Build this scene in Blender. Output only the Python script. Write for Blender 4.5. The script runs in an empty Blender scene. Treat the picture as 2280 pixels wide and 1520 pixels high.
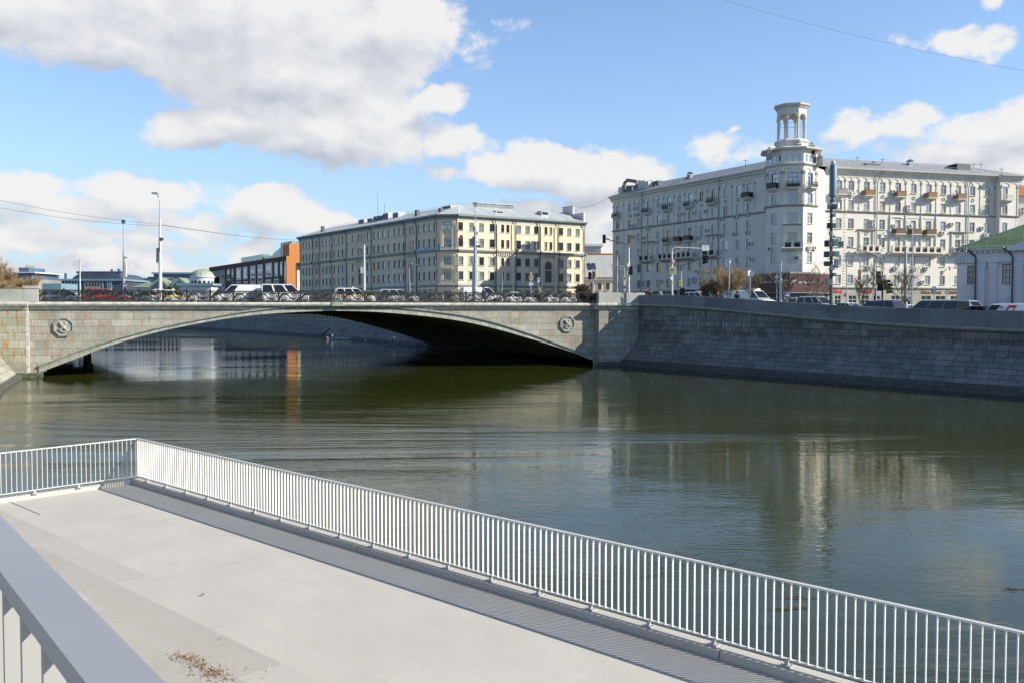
import bpy, bmesh, math, random
from mathutils import Vector, Matrix
from mathutils.geometry import delaunay_2d_cdt
random.seed(7)
sc = bpy.context.scene
COL = sc.collection
R = math.radians

# ------------------------------------------------------------------ camera
EYE = 6.1; FPX = 1990.0; TH = R(2.07)
cam = bpy.data.cameras.new('camera'); camo = bpy.data.objects.new('camera', cam); COL.objects.link(camo)
camo.location = (0, 0, EYE); camo.rotation_euler = (math.pi/2 - TH, 0, 0)
cam.sensor_width = 36; cam.lens = FPX/2280*36; cam.clip_start = 0.05; cam.clip_end = 6000
sc.camera = camo
# ------------------------------------------------------------------ light, exposure
SUN_AZ = R(103.0)      # clockwise from +Y
SUN_EL = R(30.5)
sc.view_settings.view_transform = 'Standard'; sc.view_settings.look = 'None'
sc.view_settings.exposure = 0.50; sc.view_settings.gamma = 1
sc.cycles.use_denoising = True; sc.cycles.max_bounces = 7
sc.cycles.caustics_reflective = False; sc.cycles.caustics_refractive = False
sv = Vector((math.sin(SUN_AZ)*math.cos(SUN_EL), math.cos(SUN_AZ)*math.cos(SUN_EL), math.sin(SUN_EL)))
sl = bpy.data.lights.new('sun', 'SUN'); sl.energy = 5.0; sl.angle = R(0.5); sl.color = (1, .92, .79)
so = bpy.data.objects.new('sun', sl); COL.objects.link(so)
so.rotation_euler = sv.to_track_quat('Z', 'Y').to_euler(); so.location = (0, 0, 80)

class NT:
    """short-hand for building node trees"""
    def __init__(s, tree): s.t = tree; s.n = tree.nodes; s.l = tree.links
    def set(s, sock, v):
        if v is None: return
        if isinstance(v, bpy.types.NodeSocket): s.l.new(v, sock)
        elif isinstance(v, (int, float)):
            sock.default_value = v if sock.type == 'VALUE' else (v, v, v, 1)[:len(sock.default_value)]
        else:
            v = tuple(v); k = len(sock.default_value)
            sock.default_value = (v + (1,))[:k]
    def math(s, op, a, b=None, c=None, clamp=False):
        m = s.n.new('ShaderNodeMath'); m.operation = op; m.use_clamp = clamp
        s.set(m.inputs[0], a); s.set(m.inputs[1], b); s.set(m.inputs[2], c); return m.outputs[0]
    def vm(s, op, a, b=None, out=0, scale=None):
        m = s.n.new('ShaderNodeVectorMath'); m.operation = op
        s.set(m.inputs[0], a); s.set(m.inputs[1], b)
        if scale is not None: s.set(m.inputs['Scale'], scale)
        return m.outputs[out]
    def mix(s, f, a, b, mode='MIX'):
        m = s.n.new('ShaderNodeMix'); m.data_type = 'RGBA'; m.blend_type = mode; m.clamp_factor = True
        s.set(m.inputs[0], f); s.set(m.inputs[6], a); s.set(m.inputs[7], b); return m.outputs[2]
    def noise(s, vec, scale, detail=4, rough=.55, dist=0, out='Fac'):
        m = s.n.new('ShaderNodeTexNoise'); s.set(m.inputs['Vector'], vec); m.inputs['Scale'].default_value = scale
        m.inputs['Detail'].default_value = detail; m.inputs['Roughness'].default_value = rough
        m.inputs['Distortion'].default_value = dist; return m.outputs[out]
    def ramp(s, f, lo, hi, a=0., b=1., smooth=True):
        m = s.n.new('ShaderNodeMapRange'); m.interpolation_type = 'SMOOTHSTEP' if smooth else 'LINEAR'
        s.set(m.inputs[0], f); m.inputs[1].default_value = lo; m.inputs[2].default_value = hi
        m.inputs[3].default_value = a; m.inputs[4].default_value = b; return m.outputs[0]
    def map(s, vec, sc=(1, 1, 1), loc=(0, 0, 0), rot=(0, 0, 0)):
        m = s.n.new('ShaderNodeMapping'); s.set(m.inputs[0], vec)
        m.inputs['Scale'].default_value = sc; m.inputs['Location'].default_value = loc; m.inputs['Rotation'].default_value = rot
        return m.outputs[0]
    def co(s, which='Object'): return s.n.new('ShaderNodeTexCoord').outputs[which]
    def sep(s, v): return s.vm_sep(v)
    def vm_sep(s, v):
        m = s.n.new('ShaderNodeSeparateXYZ'); s.set(m.inputs[0], v); return m.outputs
    def comb(s, x, y, z):
        m = s.n.new('ShaderNodeCombineXYZ'); s.set(m.inputs[0], x); s.set(m.inputs[1], y); s.set(m.inputs[2], z); return m.outputs[0]

# ------------------------------------------------------------------ sky with clouds (world)
def px2ae(px, py):
    a = math.atan2(px - 1140, FPX); e = math.atan2(688 - py, math.hypot(FPX, px - 1140)); return a, e
CL = [  # px, py, rx, ry (pixels at the photograph's size), weight
 (520, 40, 500, 125, 1.0), (280, 95, 250, 62, .9), (890, 70, 150, 95, .95), (640, 160, 300, 95, 1.0), (560, 60, 300, 150, 1.),
 (60, 10, 240, 50, .9), (760, 300, 210, 78, 1.0), (520, 285, 170, 48, .95), (640, 235, 230, 60, .9), (850, 250, 110, 60, .9),
 (960, 228, 75, 28, .7), (1000, 320, 95, 40, .62), (985, 385, 40, 20, .3),
 (1200, 375, 150, 52, 1.), (1330, 400, 170, 46, 1.0), (1120, 385, 80, 45, .8), (1420, 395, 90, 35, .7),
 (20, 418, 120, 34, .7), (330, 425, 140, 38, .72), (190, 462, 220, 36, .48), (60, 520, 260, 34, .45), (420, 490, 170, 24, .42), (250, 535, 200, 20, .4),
 (610, 470, 120, 36, .85), (700, 495, 110, 28, .75), (565, 548, 60, 24, .6), (300, 590, 320, 30, .45),
 (1950, 300, 120, 30, .38), (2040, 262, 60, 22, .45), (2215, 285, 95, 46, .75), (2290, 260, 75, 50, .75), (2140, 350, 150, 30, .55), (1750, 345, 100, 24, .28),
 (2130, 82, 70, 20, .4), (2195, 95, 50, 16, .4), (1985, 112, 30, 12, .25), (1610, 330, 46, 30, .28), (1640, 296, 22, 10, .35),
 (1330, 540, 60, 40, .7), (2200, 8, 25, 16, .4), (2280, 370, 120, 30, .7), (1320, 480, 260, 30, .5)]
w = bpy.data.worlds.new('World'); sc.world = w; w.use_nodes = True
g = bpy.data.node_groups.new('cloud_density', 'ShaderNodeTree')
g.interface.new_socket('P', in_out='INPUT', socket_type='NodeSocketVector')
g.interface.new_socket('D', in_out='OUTPUT', socket_type='NodeSocketFloat')
G = NT(g); gi = g.nodes.new('NodeGroupInput'); go = g.nodes.new('NodeGroupOutput')
P0 = gi.outputs[0]
warp = G.vm('SUBTRACT', G.noise(P0, 9, 3, .6, out='Color'), (.5, .5, .5))
P1 = G.vm('ADD', P0, G.vm('SCALE', warp, scale=.055))
acc = None
for (cx, cy, rx, ry, wt) in CL:
    a, e = px2ae(cx, cy); k = 1/math.hypot(FPX, 0)
    d = G.vm('SUBTRACT', P1, (a, e, 0)); d = G.vm('MULTIPLY', d, (1/(rx*k*1.12), 1/(ry*k*1.18), 0))
    ln = G.vm('LENGTH', d, out=1)
    v = G.math('MULTIPLY_ADD', ln, -wt, wt)
    acc = v if acc is None else G.math('SMOOTH_MAX', acc, v, .18)
n1 = G.noise(G.map(P0, (1, 1.6, 1)), 16, 9, .6, .15); n2 = G.noise(P0, 60, 6, .6)
nn = G.math('ADD', G.math('MULTIPLY_ADD', n1, 1.15, -.50), G.math('MULTIPLY_ADD', n2, .36, -.18))
dd = G.math('ADD', acc, nn)
g.links.new(dd, go.inputs[0])
W = NT(w.node_tree); W.n.clear()
dirv = W.vm('NORMALIZE', W.co('Generated')); X, Y, Z = W.sep(dirv)
az = W.math('ARCTAN2', X, Y); el = W.math('ARCSINE', Z); P = W.comb(az, el, 0)
def dens(p):
    m = W.n.new('ShaderNodeGroup'); m.node_tree = g; W.set(m.inputs[0], p); return m.outputs[0]
d0 = dens(P); d1 = dens(W.vm('ADD', P, (.018, .028, 0)))
mask = W.ramp(d0, 0.03, .32)
lit = W.math('MULTIPLY_ADD', W.math('SUBTRACT', d0, d1), 1.15, .74)
thick = W.ramp(d0, .15, 1.1, 0, .20)
lit = W.math('SUBTRACT', lit, thick, clamp=True)
sky = W.n.new('ShaderNodeTexSky'); sky.sky_type = 'NISHITA'; sky.sun_disc = False
sky.sun_elevation = SUN_EL; sky.sun_rotation = SUN_AZ; sky.altitude = 100; sky.air_density = 1.0; sky.dust_density = .6; sky.ozone_density = 1.6
skyc = W.mix(1.0, sky.outputs[0], (.88, 1.0, 1.18, 1), 'MULTIPLY')
elp = W.math('MAXIMUM', el, 0.0)
hz = W.math('POWER', 2.718, W.math('MULTIPLY', elp, -6.0))
skyc = W.mix(W.math('MULTIPLY', hz, .92), skyc, (2.75, 3.75, 4.8, 1))
cc = W.mix(lit, (2.9, 3.15, 3.65, 1), (4.95, 4.9, 4.85, 1))
skyc = W.mix(W.math('MULTIPLY', mask, .97), skyc, cc)
skyc = W.mix(1.0, skyc, W.mix(W.ramp(el, .50, .90), (1, 1, 1, 1), (.18, .20, .235, 1)), 'MULTIPLY')   # darker towards the zenith
bg = W.n.new('ShaderNodeBackground'); bg.inputs[1].default_value = 0.128
W.set(bg.inputs[0], skyc)
wo = W.n.new('ShaderNodeOutputWorld'); W.l.new(bg.outputs[0], wo.inputs[0])

# ------------------------------------------------------------------ materials
MATS = {}
def mat(name, col=(.5, .5, .5), rough=.7, var=.12, vs=1.5, bump=0, bs=20, metal=0, spec=.5, col2=None, fn=None, ior=1.5, emis=None, coat=0):
    m = bpy.data.materials.new(name); m.use_nodes = True; T = NT(m.node_tree)
    b = T.n['Principled BSDF']; b.inputs['Roughness'].default_value = rough; b.inputs['Metallic'].default_value = metal
    b.inputs['Specular IOR Level'].default_value = spec; b.inputs['IOR'].default_value = ior; b.inputs['Coat Weight'].default_value = coat
    if fn: fn(T, b)
    else:
        c = T.co('Object')
        n = T.noise(c, vs, 6, .6)
        if col2 is None: col2 = tuple(x*(1-var*2) for x in col)
        T.set(b.inputs['Base Color'], T.mix(T.ramp(n, .3, .72), col2, col))
        if bump:
            bp = T.n.new('ShaderNodeBump'); bp.inputs['Strength'].default_value = bump; bp.inputs['Distance'].default_value = .02
            T.set(bp.inputs['Height'], T.noise(c, bs, 5, .6)); T.l.new(bp.outputs[0], b.inputs['Normal'])
    MATS[name] = m; return m
def masonry(c1, c2, mortar, bw, rh, vary=.85, rust=0, green=0, ms=.018, white=0, dark=0):
    def fn(T, b):
        uv = T.co('UV'); U, V, _ = T.sep(uv)
        row = T.math('FLOOR', T.math('DIVIDE', V, rh))
        wn = T.n.new('ShaderNodeTexWhiteNoise'); wn.noise_dimensions = '1D'; T.set(wn.inputs['W'], row)
        # uneven block widths: slow warp of u that differs by course
        wob = T.noise(T.comb(T.math('MULTIPLY', U, .55), T.math('MULTIPLY', row, 3.7), 0), 1.0, 1, .5)
        u2 = T.math('ADD', U, T.math('ADD', T.math('MULTIPLY', wn.outputs[0], bw), T.math('MULTIPLY', wob, bw*1.6)))
        bt = T.n.new('ShaderNodeTexBrick'); bt.offset = .5; bt.squash = 1
        T.set(bt.inputs['Vector'], T.comb(u2, V, 0)); bt.inputs['Scale'].default_value = 1
        bt.inputs['Brick Width'].default_value = bw; bt.inputs['Row Height'].default_value = rh
        bt.inputs['Mortar Size'].default_value = ms; bt.inputs['Mortar Smooth'].default_value = .3; bt.inputs['Bias'].default_value = 0
        T.set(bt.inputs['Color1'], (0, 0, 0, 1)); T.set(bt.inputs['Color2'], (1, 1, 1, 1)); T.set(bt.inputs['Mortar'], (.5, .5, .5, 1))
        n = T.noise(uv, 1.3, 7, .65); n3 = T.noise(uv, .28, 3, .6); n2 = T.noise(uv, 9, 5, .7)
        f = T.math('ADD', T.math('MULTIPLY', T.sep(bt.outputs['Color'])[0], vary), T.math('MULTIPLY_ADD', n, .9, .1-vary*.52), clamp=True)
        c = T.mix(f, c1, c2)
        c = T.mix(T.ramp(n2, .5, .8, 0, .35), c, tuple(x*.55 for x in c1))
        big = T.noise(T.map(uv, (1, 1.6, 1)), .16, 5, .65); c = T.mix(T.ramp(big, .35, .65, .0, .42), c, tuple(x*.45 for x in c1))
        if green: c = T.mix(T.math('MULTIPLY', T.ramp(n3, .42, .62), green), c, (.20, .235, .15))
        streak = T.noise(T.map(uv, (2.2, .22, 1)), 2.0, 5, .7)
        if dark: c = T.mix(T.math('MULTIPLY', T.ramp(streak, .52, .66), dark), c, (.05, .055, .06))
        if white: c = T.mix(T.math('MULTIPLY', T.math('MULTIPLY', T.ramp(T.noise(T.map(uv, (3.0, .5, 1)), 1.6, 5, .7), .5, .66), T.ramp(T.math('ABSOLUTE', T.math('ADD', U, -12)), 2, 7, 1, 0)), T.math('MULTIPLY', T.ramp(V, 3.2, 4.6), white)), c, (.62, .64, .66))
        c = T.mix(bt.outputs['Fac'], c, mortar)
        if rust:
            blob = T.ramp(T.noise(T.map(uv, (1.5, 1.1, 1), (3.1, 1.7, 0)), 0.8, 3, .5), .46, .53)
            st = T.ramp(T.noise(T.map(uv, (4.0, .6, 1)), 1.3, 5, .65), .50, .58)
            c = T.mix(T.math('MULTIPLY', T.math('MULTIPLY', blob, st), rust), c, (.38, .17, .05))
        T.set(b.inputs['Base Color'], c)
        h = T.math('ADD', T.math('MULTIPLY', bt.outputs['Fac'], -1.0), T.math('MULTIPLY', n2, .45))
        bp = T.n.new('ShaderNodeBump'); bp.inputs['Strength'].default_value = .8; bp.inputs['Distance'].default_value = .03
        T.set(bp.inputs['Height'], h); T.l.new(bp.outputs[0], b.inputs['Normal'])
    return fn
mat('stone_bridge', fn=masonry((.32, .315, .265), (.49, .475, .41), (.16, .16, .13), 1.35, .64, rust=0.0, green=.18, ms=.016, dark=.25), rough=.85, spec=.3)
mat('stone_rusty', fn=masonry((.31, .33, .26), (.50, .49, .40), (.20, .18, .13), 1.15, .66, rust=.95, green=.45, ms=.02, dark=.2), rough=.85, spec=.3)
mat('stone_bridge_rust', fn=masonry((.32, .315, .265), (.49, .475, .41), (.16, .16, .13), 1.35, .64, rust=.45, green=.12, ms=.016, dark=.25), rough=.85, spec=.3)
mat('stone_wall', fn=masonry((.10, .098, .092), (.30, .295, .28), (.04, .04, .04), 1.0, .54, vary=.6, ms=.018, white=.6, dark=.62), rough=.85, spec=.3)
mat('stone_slope', fn=masonry((.14, .137, .128), (.33, .325, .305), (.05, .05, .048), .88, .50, vary=.5, ms=.018, dark=.4), rough=.85, spec=.3)
mat('stone_parapet', fn=masonry((.18, .185, .185), (.26, .26, .255), (.13, .13, .13), 1.9, 3.0, ms=.014, dark=.12), rough=.85, spec=.3)
mat('stone_parapet_light', fn=masonry((.40, .41, .37), (.47, .47, .43), (.24, .25, .2), 2.2, 3.0, ms=.012, green=.15), rough=.85, spec=.3)
mat('stone_slope_left', fn=masonry((.30, .30, .26), (.48, .46, .40), (.16, .15, .12), 1.1, .6, ms=.02, rust=.3), rough=.85, spec=.3)
mat('stone_cornice', (.60, .59, .52), .85, .2, 2.5, .5, 12)
mat('stone_trim', (.36, .37, .32), .85, .2, 2.5, .5, 12)
mat('stone_dark', (.12, .125, .12), .9, .2, 1.5, .3, 8)
mat('stone_moss_shade', (.13, .14, .09), .9, .25, 2.5, .5, 12, col2=(.05, .055, .04))  # waterline moss; also the painted shade and grime under the bridge cornice
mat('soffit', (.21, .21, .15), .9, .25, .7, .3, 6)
mat('iron_black', (.028, .033, .033), .5, .2, 6)
mat('paint_rail', (.66, .66, .64), .42, .03, 3)
mat('rail_near', (.37, .37, .355), .5, .04, 3); mat('rail_top', (.30, .315, .335), .4, .03, 3)
mat('rail_grey', (.44, .44, .44), .45, .03, 3)
mat('asphalt', (.095, .092, .088), .9, .15, 2, .3, 60)
mat('paving', (.30, .29, .27), .85, .1, 1, .2, 30)
mat('earth', (.16, .15, .12), .95, .2, .4)
def concrete_fn(T, b):
    c = T.co('Object'); n = T.noise(c, .7, 6, .6); n2 = T.noise(c, 18, 4, .7); n4 = T.noise(c, 160, 3, .7)
    rot = T.map(c, rot=(0, 0, math.atan2(.680, .733)))
    U, V, Z = T.sep(rot)
    # cast slabs with slightly different tones
    bt = T.n.new('ShaderNodeTexBrick'); bt.offset = .37; bt.squash = .6; bt.squash_frequency = 3
    T.set(bt.inputs['Vector'], T.comb(U, V, 0)); bt.inputs['Scale'].default_value = 1; bt.inputs['Brick Width'].default_value = 3.3; bt.inputs['Row Height'].default_value = 1.05
    bt.inputs['Mortar Size'].default_value = .002
    T.set(bt.inputs['Color1'], (.385, .37, .33, 1)); T.set(bt.inputs['Color2'], (.525, .51, .465, 1)); T.set(bt.inputs['Mortar'], (.49, .48, .44, 1))
    base = T.mix(T.ramp(Z, 1.58, 1.75), (.53, .515, .47), bt.outputs['Color'])
    cc = T.mix(T.ramp(n, .36, .64, 0, .55), base, (.45, .435, .395, 1))
    cc = T.mix(T.ramp(n2, .35, .75, 0, .25), cc, (.60, .59, .55, 1))
    cc = T.mix(T.ramp(n4, .45, .75, 0, .5), cc, (.33, .32, .295, 1))
    drag = T.noise(T.map(rot, (.5, 6, 1)), 1.0, 5, .65); cc = T.mix(T.ramp(drag, .5, .75, 0, .28), cc, (.40, .39, .355, 1))
    st = T.ramp(T.noise(T.map(c, (1.2, 1.2, 1)), 3.0, 6, .75), .60, .72, 0, .45); cc = T.mix(st, cc, (.34, .325, .29, 1))
    vor = T.n.new('ShaderNodeTexVoronoi'); vor.inputs['Scale'].default_value = 1.1; T.set(vor.inputs['Vector'], T.vm('ADD', c, T.vm('SCALE', T.noise(c, 3, 3, out='Color'), scale=.5)))
    spot = T.ramp(vor.outputs['Distance'], .02, .05, .55, 0); cc = T.mix(spot, cc, (.25, .24, .22, 1))
    T.set(b.inputs['Base Color'], cc)
    bp = T.n.new('ShaderNodeBump'); bp.inputs['Strength'].default_value = .35; bp.inputs['Distance'].default_value = .004
    T.set(bp.inputs['Height'], T.math('ADD', n4, T.math('MULTIPLY', n2, .6))); T.l.new(bp.outputs[0], b.inputs['Normal'])
mat('concrete', fn=concrete_fn, rough=.85, spec=.3)
def water_fn(T, b):
    c = T.co('Object')
    b.inputs['Roughness'].default_value = .02; b.inputs['IOR'].default_value = 1.333; b.inputs['Specular IOR Level'].default_value = .5
    X_, Y_, Z_ = T.sep(c)
    T.set(b.inputs['Base Color'], T.mix(T.ramp(T.noise(c, .03, 3, .5), .35, .65), (.027, .036, .007, 1), (.040, .046, .008, 1)))
    # gusts: streaky patches of ruffled water between calmer lanes
    gust = T.noise(T.map(c, (.022, .065, 1), rot=(0, 0, R(-10))), 1.0, 4, .6, .8)
    cat = T.ramp(gust, .44, .60)
    calm = T.ramp(Y_, 50, 95, 1.0, .26)
    side = T.math('MULTIPLY', T.ramp(X_, 12, 34, 1.0, .6), T.math('MULTIPLY', T.ramp(X_, -14, 12, 2.3, 1.1), T.math('MULTIPLY_ADD', cat, .7, .65)))
    w0 = T.noise(T.map(c, (.16, .42, 1), rot=(0, 0, R(8))), 1.0, 3, .5, .3)
    w1 = T.noise(T.map(c, (.75, 2.1, 1), rot=(0, 0, R(12))), 1.0, 3, .5, .7)
    w1 = T.math('SUBTRACT', 1.0, T.math('ABSOLUTE', T.math('MULTIPLY_ADD', w1, 2, -1)))     # ridged, narrow crests
    w2 = T.noise(T.map(c, (2.2, 5.6, 1), rot=(0, 0, R(-10))), 1.0, 3, .55, .5)
    w3 = T.noise(T.map(c, (9, 17, 1), rot=(0, 0, R(20))), 1.0, 2, .5)
    h = T.math('MULTIPLY', w0, 1.2)
    h = T.math('ADD', h, T.math('MULTIPLY', w1, T.math('MULTIPLY_ADD', cat, .34, .24)))
    h = T.math('ADD', h, T.math('MULTIPLY', w2, T.math('MULTIPLY_ADD', cat, .34, .24)))
    h = T.math('ADD', h, T.math('MULTIPLY', w3, T.math('MULTIPLY_ADD', cat, .075, .0)))
    h = T.math('MULTIPLY', h, T.math('MULTIPLY', calm, side))
    bp = T.n.new('ShaderNodeBump'); bp.inputs['Strength'].default_value = 1.0; bp.inputs['Distance'].default_value = .016
    T.set(bp.inputs['Height'], h); T.l.new(bp.outputs[0], b.inputs['Normal'])
mat('water', fn=water_fn)

# ------------------------------------------------------------------ mesh helpers
class MB:
    def __init__(s): s.v = []; s.f = []; s.m = []; s.uv = []
    def face(s, pts, m='grey', uv=None):
        i = len(s.v); s.v += [tuple(p) for p in pts]; s.f.append(tuple(range(i, i+len(pts)))); s.m.append(m)
        s.uv.append(uv); return s
    def box(s, c, size, m='grey', rz=0, M=None):
        hx, hy, hz = size[0]/2, size[1]/2, size[2]/2
        P = [Vector((x*hx, y*hy, z*hz)) for x in (-1, 1) for y in (-1, 1) for z in (-1, 1)]
        if rz: q = Matrix.Rotation(rz, 3, 'Z'); P = [q @ p for p in P]
        P = [p+Vector(c) for p in P]
        if M is not None: P = [M @ p for p in P]
        i = len(s.v); s.v += [tuple(p) for p in P]
        for f in ((0, 1, 3, 2), (4, 6, 7, 5), (0, 4, 5, 1), (2, 3, 7, 6), (0, 2, 6, 4), (1, 5, 7, 3)):
            s.f.append(tuple(i+k for k in f)); s.m.append(m); s.uv.append(None)
        return s
    def ring(s, rings, m='grey', close=True, caps=True):
        i = len(s.v); n = len(rings[0])
        for r in rings: s.v += [tuple(p) for p in r]
        for a in range(len(rings)-1):
            for k in range(n if close else n-1):
                k2 = (k+1) % n
                s.f.append((i+a*n+k, i+a*n+k2, i+(a+1)*n+k2, i+(a+1)*n+k)); s.m.append(m); s.uv.append(None)
        if caps and close:
            s.f.append(tuple(i+k for k in range(n))[::-1]); s.m.append(m); s.uv.append(None)
            b = i+(len(rings)-1)*n; s.f.append(tuple(b+k for k in range(n))); s.m.append(m); s.uv.append(None)
        return s
    def tube(s, path, r, m='grey', n=6, caps=True):
        path = [Vector(p) for p in path]; rs = r if isinstance(r, (list, tuple)) else [r]*len(path)
        rings = []; ref = None
        for i, p in enumerate(path):
            t = (path[min(i+1, len(path)-1)] - path[max(i-1, 0)]).normalized()
            if ref is None:
                ref = Vector((0, 0, 1)) if abs(t.z) < .9 else Vector((1, 0, 0))
            a = t.cross(ref)
            if a.length < 1e-4: a = t.cross(Vector((0, 1, 0)))
            a.normalize(); b = a.cross(t).normalized(); ref = b
            rings.append([p + (a*math.cos(2*math.pi*k/n) + b*math.sin(2*math.pi*k/n))*rs[i] for k in range(n)])
        return s.ring(rings, m, True, caps)
    def lathe(s, prof, c=(0, 0, 0), m='grey', n=12, rot=0):
        c = Vector(c); rings = [[c+Vector((r*math.cos(2*math.pi*k/n+rot), r*math.sin(2*math.pi*k/n+rot), z)) for k in range(n)] for r, z in prof]
        return s.ring(rings, m)
    def prism(s, poly, z0, z1, m='grey', top=True, bot=False):
        b = [Vector((x, y, z0)) for x, y in poly]; t = [Vector((x, y, z1)) for x, y in poly]
        n = len(poly)
        for k in range(n):
            k2 = (k+1) % n; s.face([b[k], b[k2], t[k2], t[k]], m)
        if top: s.face(t, m)
        if bot: s.face(b[::-1], m)
        return s
    def add(s, o, M=None):
        i = len(s.v)
        s.v += [tuple(M @ Vector(p)) for p in o.v] if M is not None else list(o.v)
        s.f += [tuple(k+i for k in f) for f in o.f]; s.m += o.m; s.uv += o.uv; return s
    def mesh(s, name):
        me = bpy.data.meshes.new(name); me.from_pydata(s.v, [], s.f)
        names = list(dict.fromkeys(s.m))
        for nme in names: me.materials.append(MATS[nme])
        idx = {k: i for i, k in enumerate(names)}
        me.polygons.foreach_set('material_index', [idx[k] for k in s.m])
        if any(u is not None for u in s.uv):
            ul = me.uv_layers.new(name='UVMap'); k = 0
            for f, u in zip(s.f, s.uv):
                for j in range(len(f)):
                    if u is not None: ul.data[k].uv = u[j]
                    k += 1
        me.validate(); me.update(); return me
    def build(s, name, parent=None, loc=None, rz=0, smooth=False, merge=False):
        me = s.mesh(name)
        if merge or smooth:
            bm = bmesh.new(); bm.from_mesh(me); bmesh.ops.remove_doubles(bm, verts=bm.verts, dist=1e-4)
            bmesh.ops.recalc_face_normals(bm, faces=bm.faces); bm.to_mesh(me); bm.free()
        if smooth:
            me.polygons.foreach_set('use_smooth', [True]*len(me.polygons))
            try: me.set_sharp_from_angle(angle=R(38))
            except Exception: pass
        return link(name, me, parent, loc, rz)
def link(name, me, parent=None, loc=None, rz=0):
    o = bpy.data.objects.new(name, me); COL.objects.link(o); o.parent = parent
    if loc is not None: o.location = loc
    if rz: o.rotation_euler = (0, 0, rz)
    return o
def empty(name, loc=(0, 0, 0), rz=0, label=None, cat=None, group=None):
    o = link(name, None, None, loc, rz); return tag(o, label, cat, group)
def tag(o, label=None, cat=None, group=None, kind=None):
    if label: o['label'] = label
    if cat: o['category'] = cat
    if group: o['group'] = group
    if kind: o['kind'] = kind
    return o
def structure(o): o['kind'] = 'structure'; return o
def copy_tree(o, parent=None, loc=None, rz=None, label=None):
    c = o.copy(); COL.objects.link(c); c.parent = parent
    if loc is not None: c.location = loc
    if rz is not None: c.rotation_euler = (0, 0, rz)
    if label: c['label'] = label
    for ch in KIDS.get(o.name, []) or [x for x in COL.objects if x.parent == o]: copy_tree(ch, c)
    return c
KIDS = {}
def ray(px, py):
    a = (px-1140)/FPX; b = (760-py)/FPX
    return Vector((a, math.cos(TH)+b*math.sin(TH), -math.sin(TH)+b*math.cos(TH)))
def at(px, py, Y):
    d = ray(px, py); return Vector((0, 0, EYE)) + d*(Y/d.y)
class Fac:
    """vertical plane through A and B (A on the viewer's left); u along it, n out of it"""
    def __init__(s, A, B):
        s.A = Vector((A[0], A[1], 0)); s.B = Vector((B[0], B[1], 0)); s.L = (s.B-s.A).length
        s.U = (s.B-s.A).normalized(); s.n = Vector((s.U.y, -s.U.x, 0)); s.rz = math.atan2(s.U.y, s.U.x)
    def P(s, u, z, d=0): return s.A + s.U*u + s.n*d + Vector((0, 0, z))
    def hit(s, px, py, d=0):
        r = ray(px, py); o = Vector((0, 0, EYE)); A = s.A+s.n*d
        t = (A-o).dot(s.n)/r.dot(s.n); p = o+r*t; return (p-A).dot(s.U), p.z
    def M(s, u, z, d=0):
        return Matrix.Translation(s.P(u, z, d)) @ Matrix.Rotation(s.rz, 4, 'Z')
    def box(s, mb, u0, u1, z0, z1, d0, d1, m='grey'):
        q = [s.P(u, z, d) for u in (u0, u1) for d in (d0, d1) for z in (z0, z1)]
        i = len(mb.v); mb.v += [tuple(p) for p in q]
        for f in ((0, 1, 3, 2), (4, 6, 7, 5), (0, 4, 5, 1), (2, 3, 7, 6), (0, 2, 6, 4), (1, 5, 7, 3)):
            mb.f.append(tuple(i+k for k in f[::-1])); mb.m.append(m)
            mb.uv.append([(0, 0)]*4)
            k = len(mb.uv)-1; mb.uv[k] = [((mb.v[j][0]*s.U.x+mb.v[j][1]*s.U.y) + (mb.v[j][0]*s.n.x+mb.v[j][1]*s.n.y)*.9, mb.v[j][2]) for j in mb.f[k]]
        return mb
    def prof(s, mb, pts, u0, u1, m='grey', uvs=None, caps=True):
        """extrude a (d,z) outline along u"""
        a = [s.P(u0, z, d) for d, z in pts]; b = [s.P(u1, z, d) for d, z in pts]; n = len(pts)
        l = 0
        for k in range(n-1):
            l2 = l + math.hypot(pts[k+1][0]-pts[k][0], pts[k+1][1]-pts[k][1])
            mb.face([a[k], b[k], b[k+1], a[k+1]], m, [(u0, l), (u1, l), (u1, l2), (u0, l2)]); l = l2
        if caps: mb.face(a, m, [(0, 0)]*n); mb.face(b[::-1], m, [(0, 0)]*n)
        return mb
def smooth(t): t = max(0, min(1, t)); return t*t*(3-2*t)
# ------------------------------------------------------------------ canal, banks, bridge
BF = Fac((-42.9, 80.9), (8.86, 97.9))            # upstream face of the bridge: u=0 left spring, u=L right spring
CD = Vector((-.428, .904, 0))                     # canal direction under the bridge
BW = 53.0                                         # bridge width along the canal
PYL0, PYL1 = BF.L + .3, BF.L + 4.9                # right abutment pylon
def gz(x, y):
    """street level of the right bank"""
    d = math.hypot(x-13, y-99)
    near = 4.5 + 2.12*math.exp(-(d/25)**2)
    # the bridge road runs on from the deck level; along the far embankment it falls to 4.2
    t = smooth((y-135)/60)
    base = 4.5*(1-t) + 5.3*t
    z = max(near, base) if y > 99 else near
    u = (Vector((x, y, 0))-BF.A).dot(BF.U); v = -(Vector((x, y, 0))-BF.A).dot(BF.n)
    if 0 < v < BW and u > 50: z = max(z, 6.62 - 1.3*smooth((u-62)/45))
    return z
# water: one sheet
wb = MB(); wb.face([(-700, -60, 0), (300, -60, 0), (300, 700, 0), (-700, 700, 0)], 'water')
structure(wb.build('canal_water'))
bb = MB(); bb.face([(-700, -60, -4), (300, -60, -4), (300, 700, -4), (-700, 700, -4)], 'earth')
structure(bb.build('canal_bed'))

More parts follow.
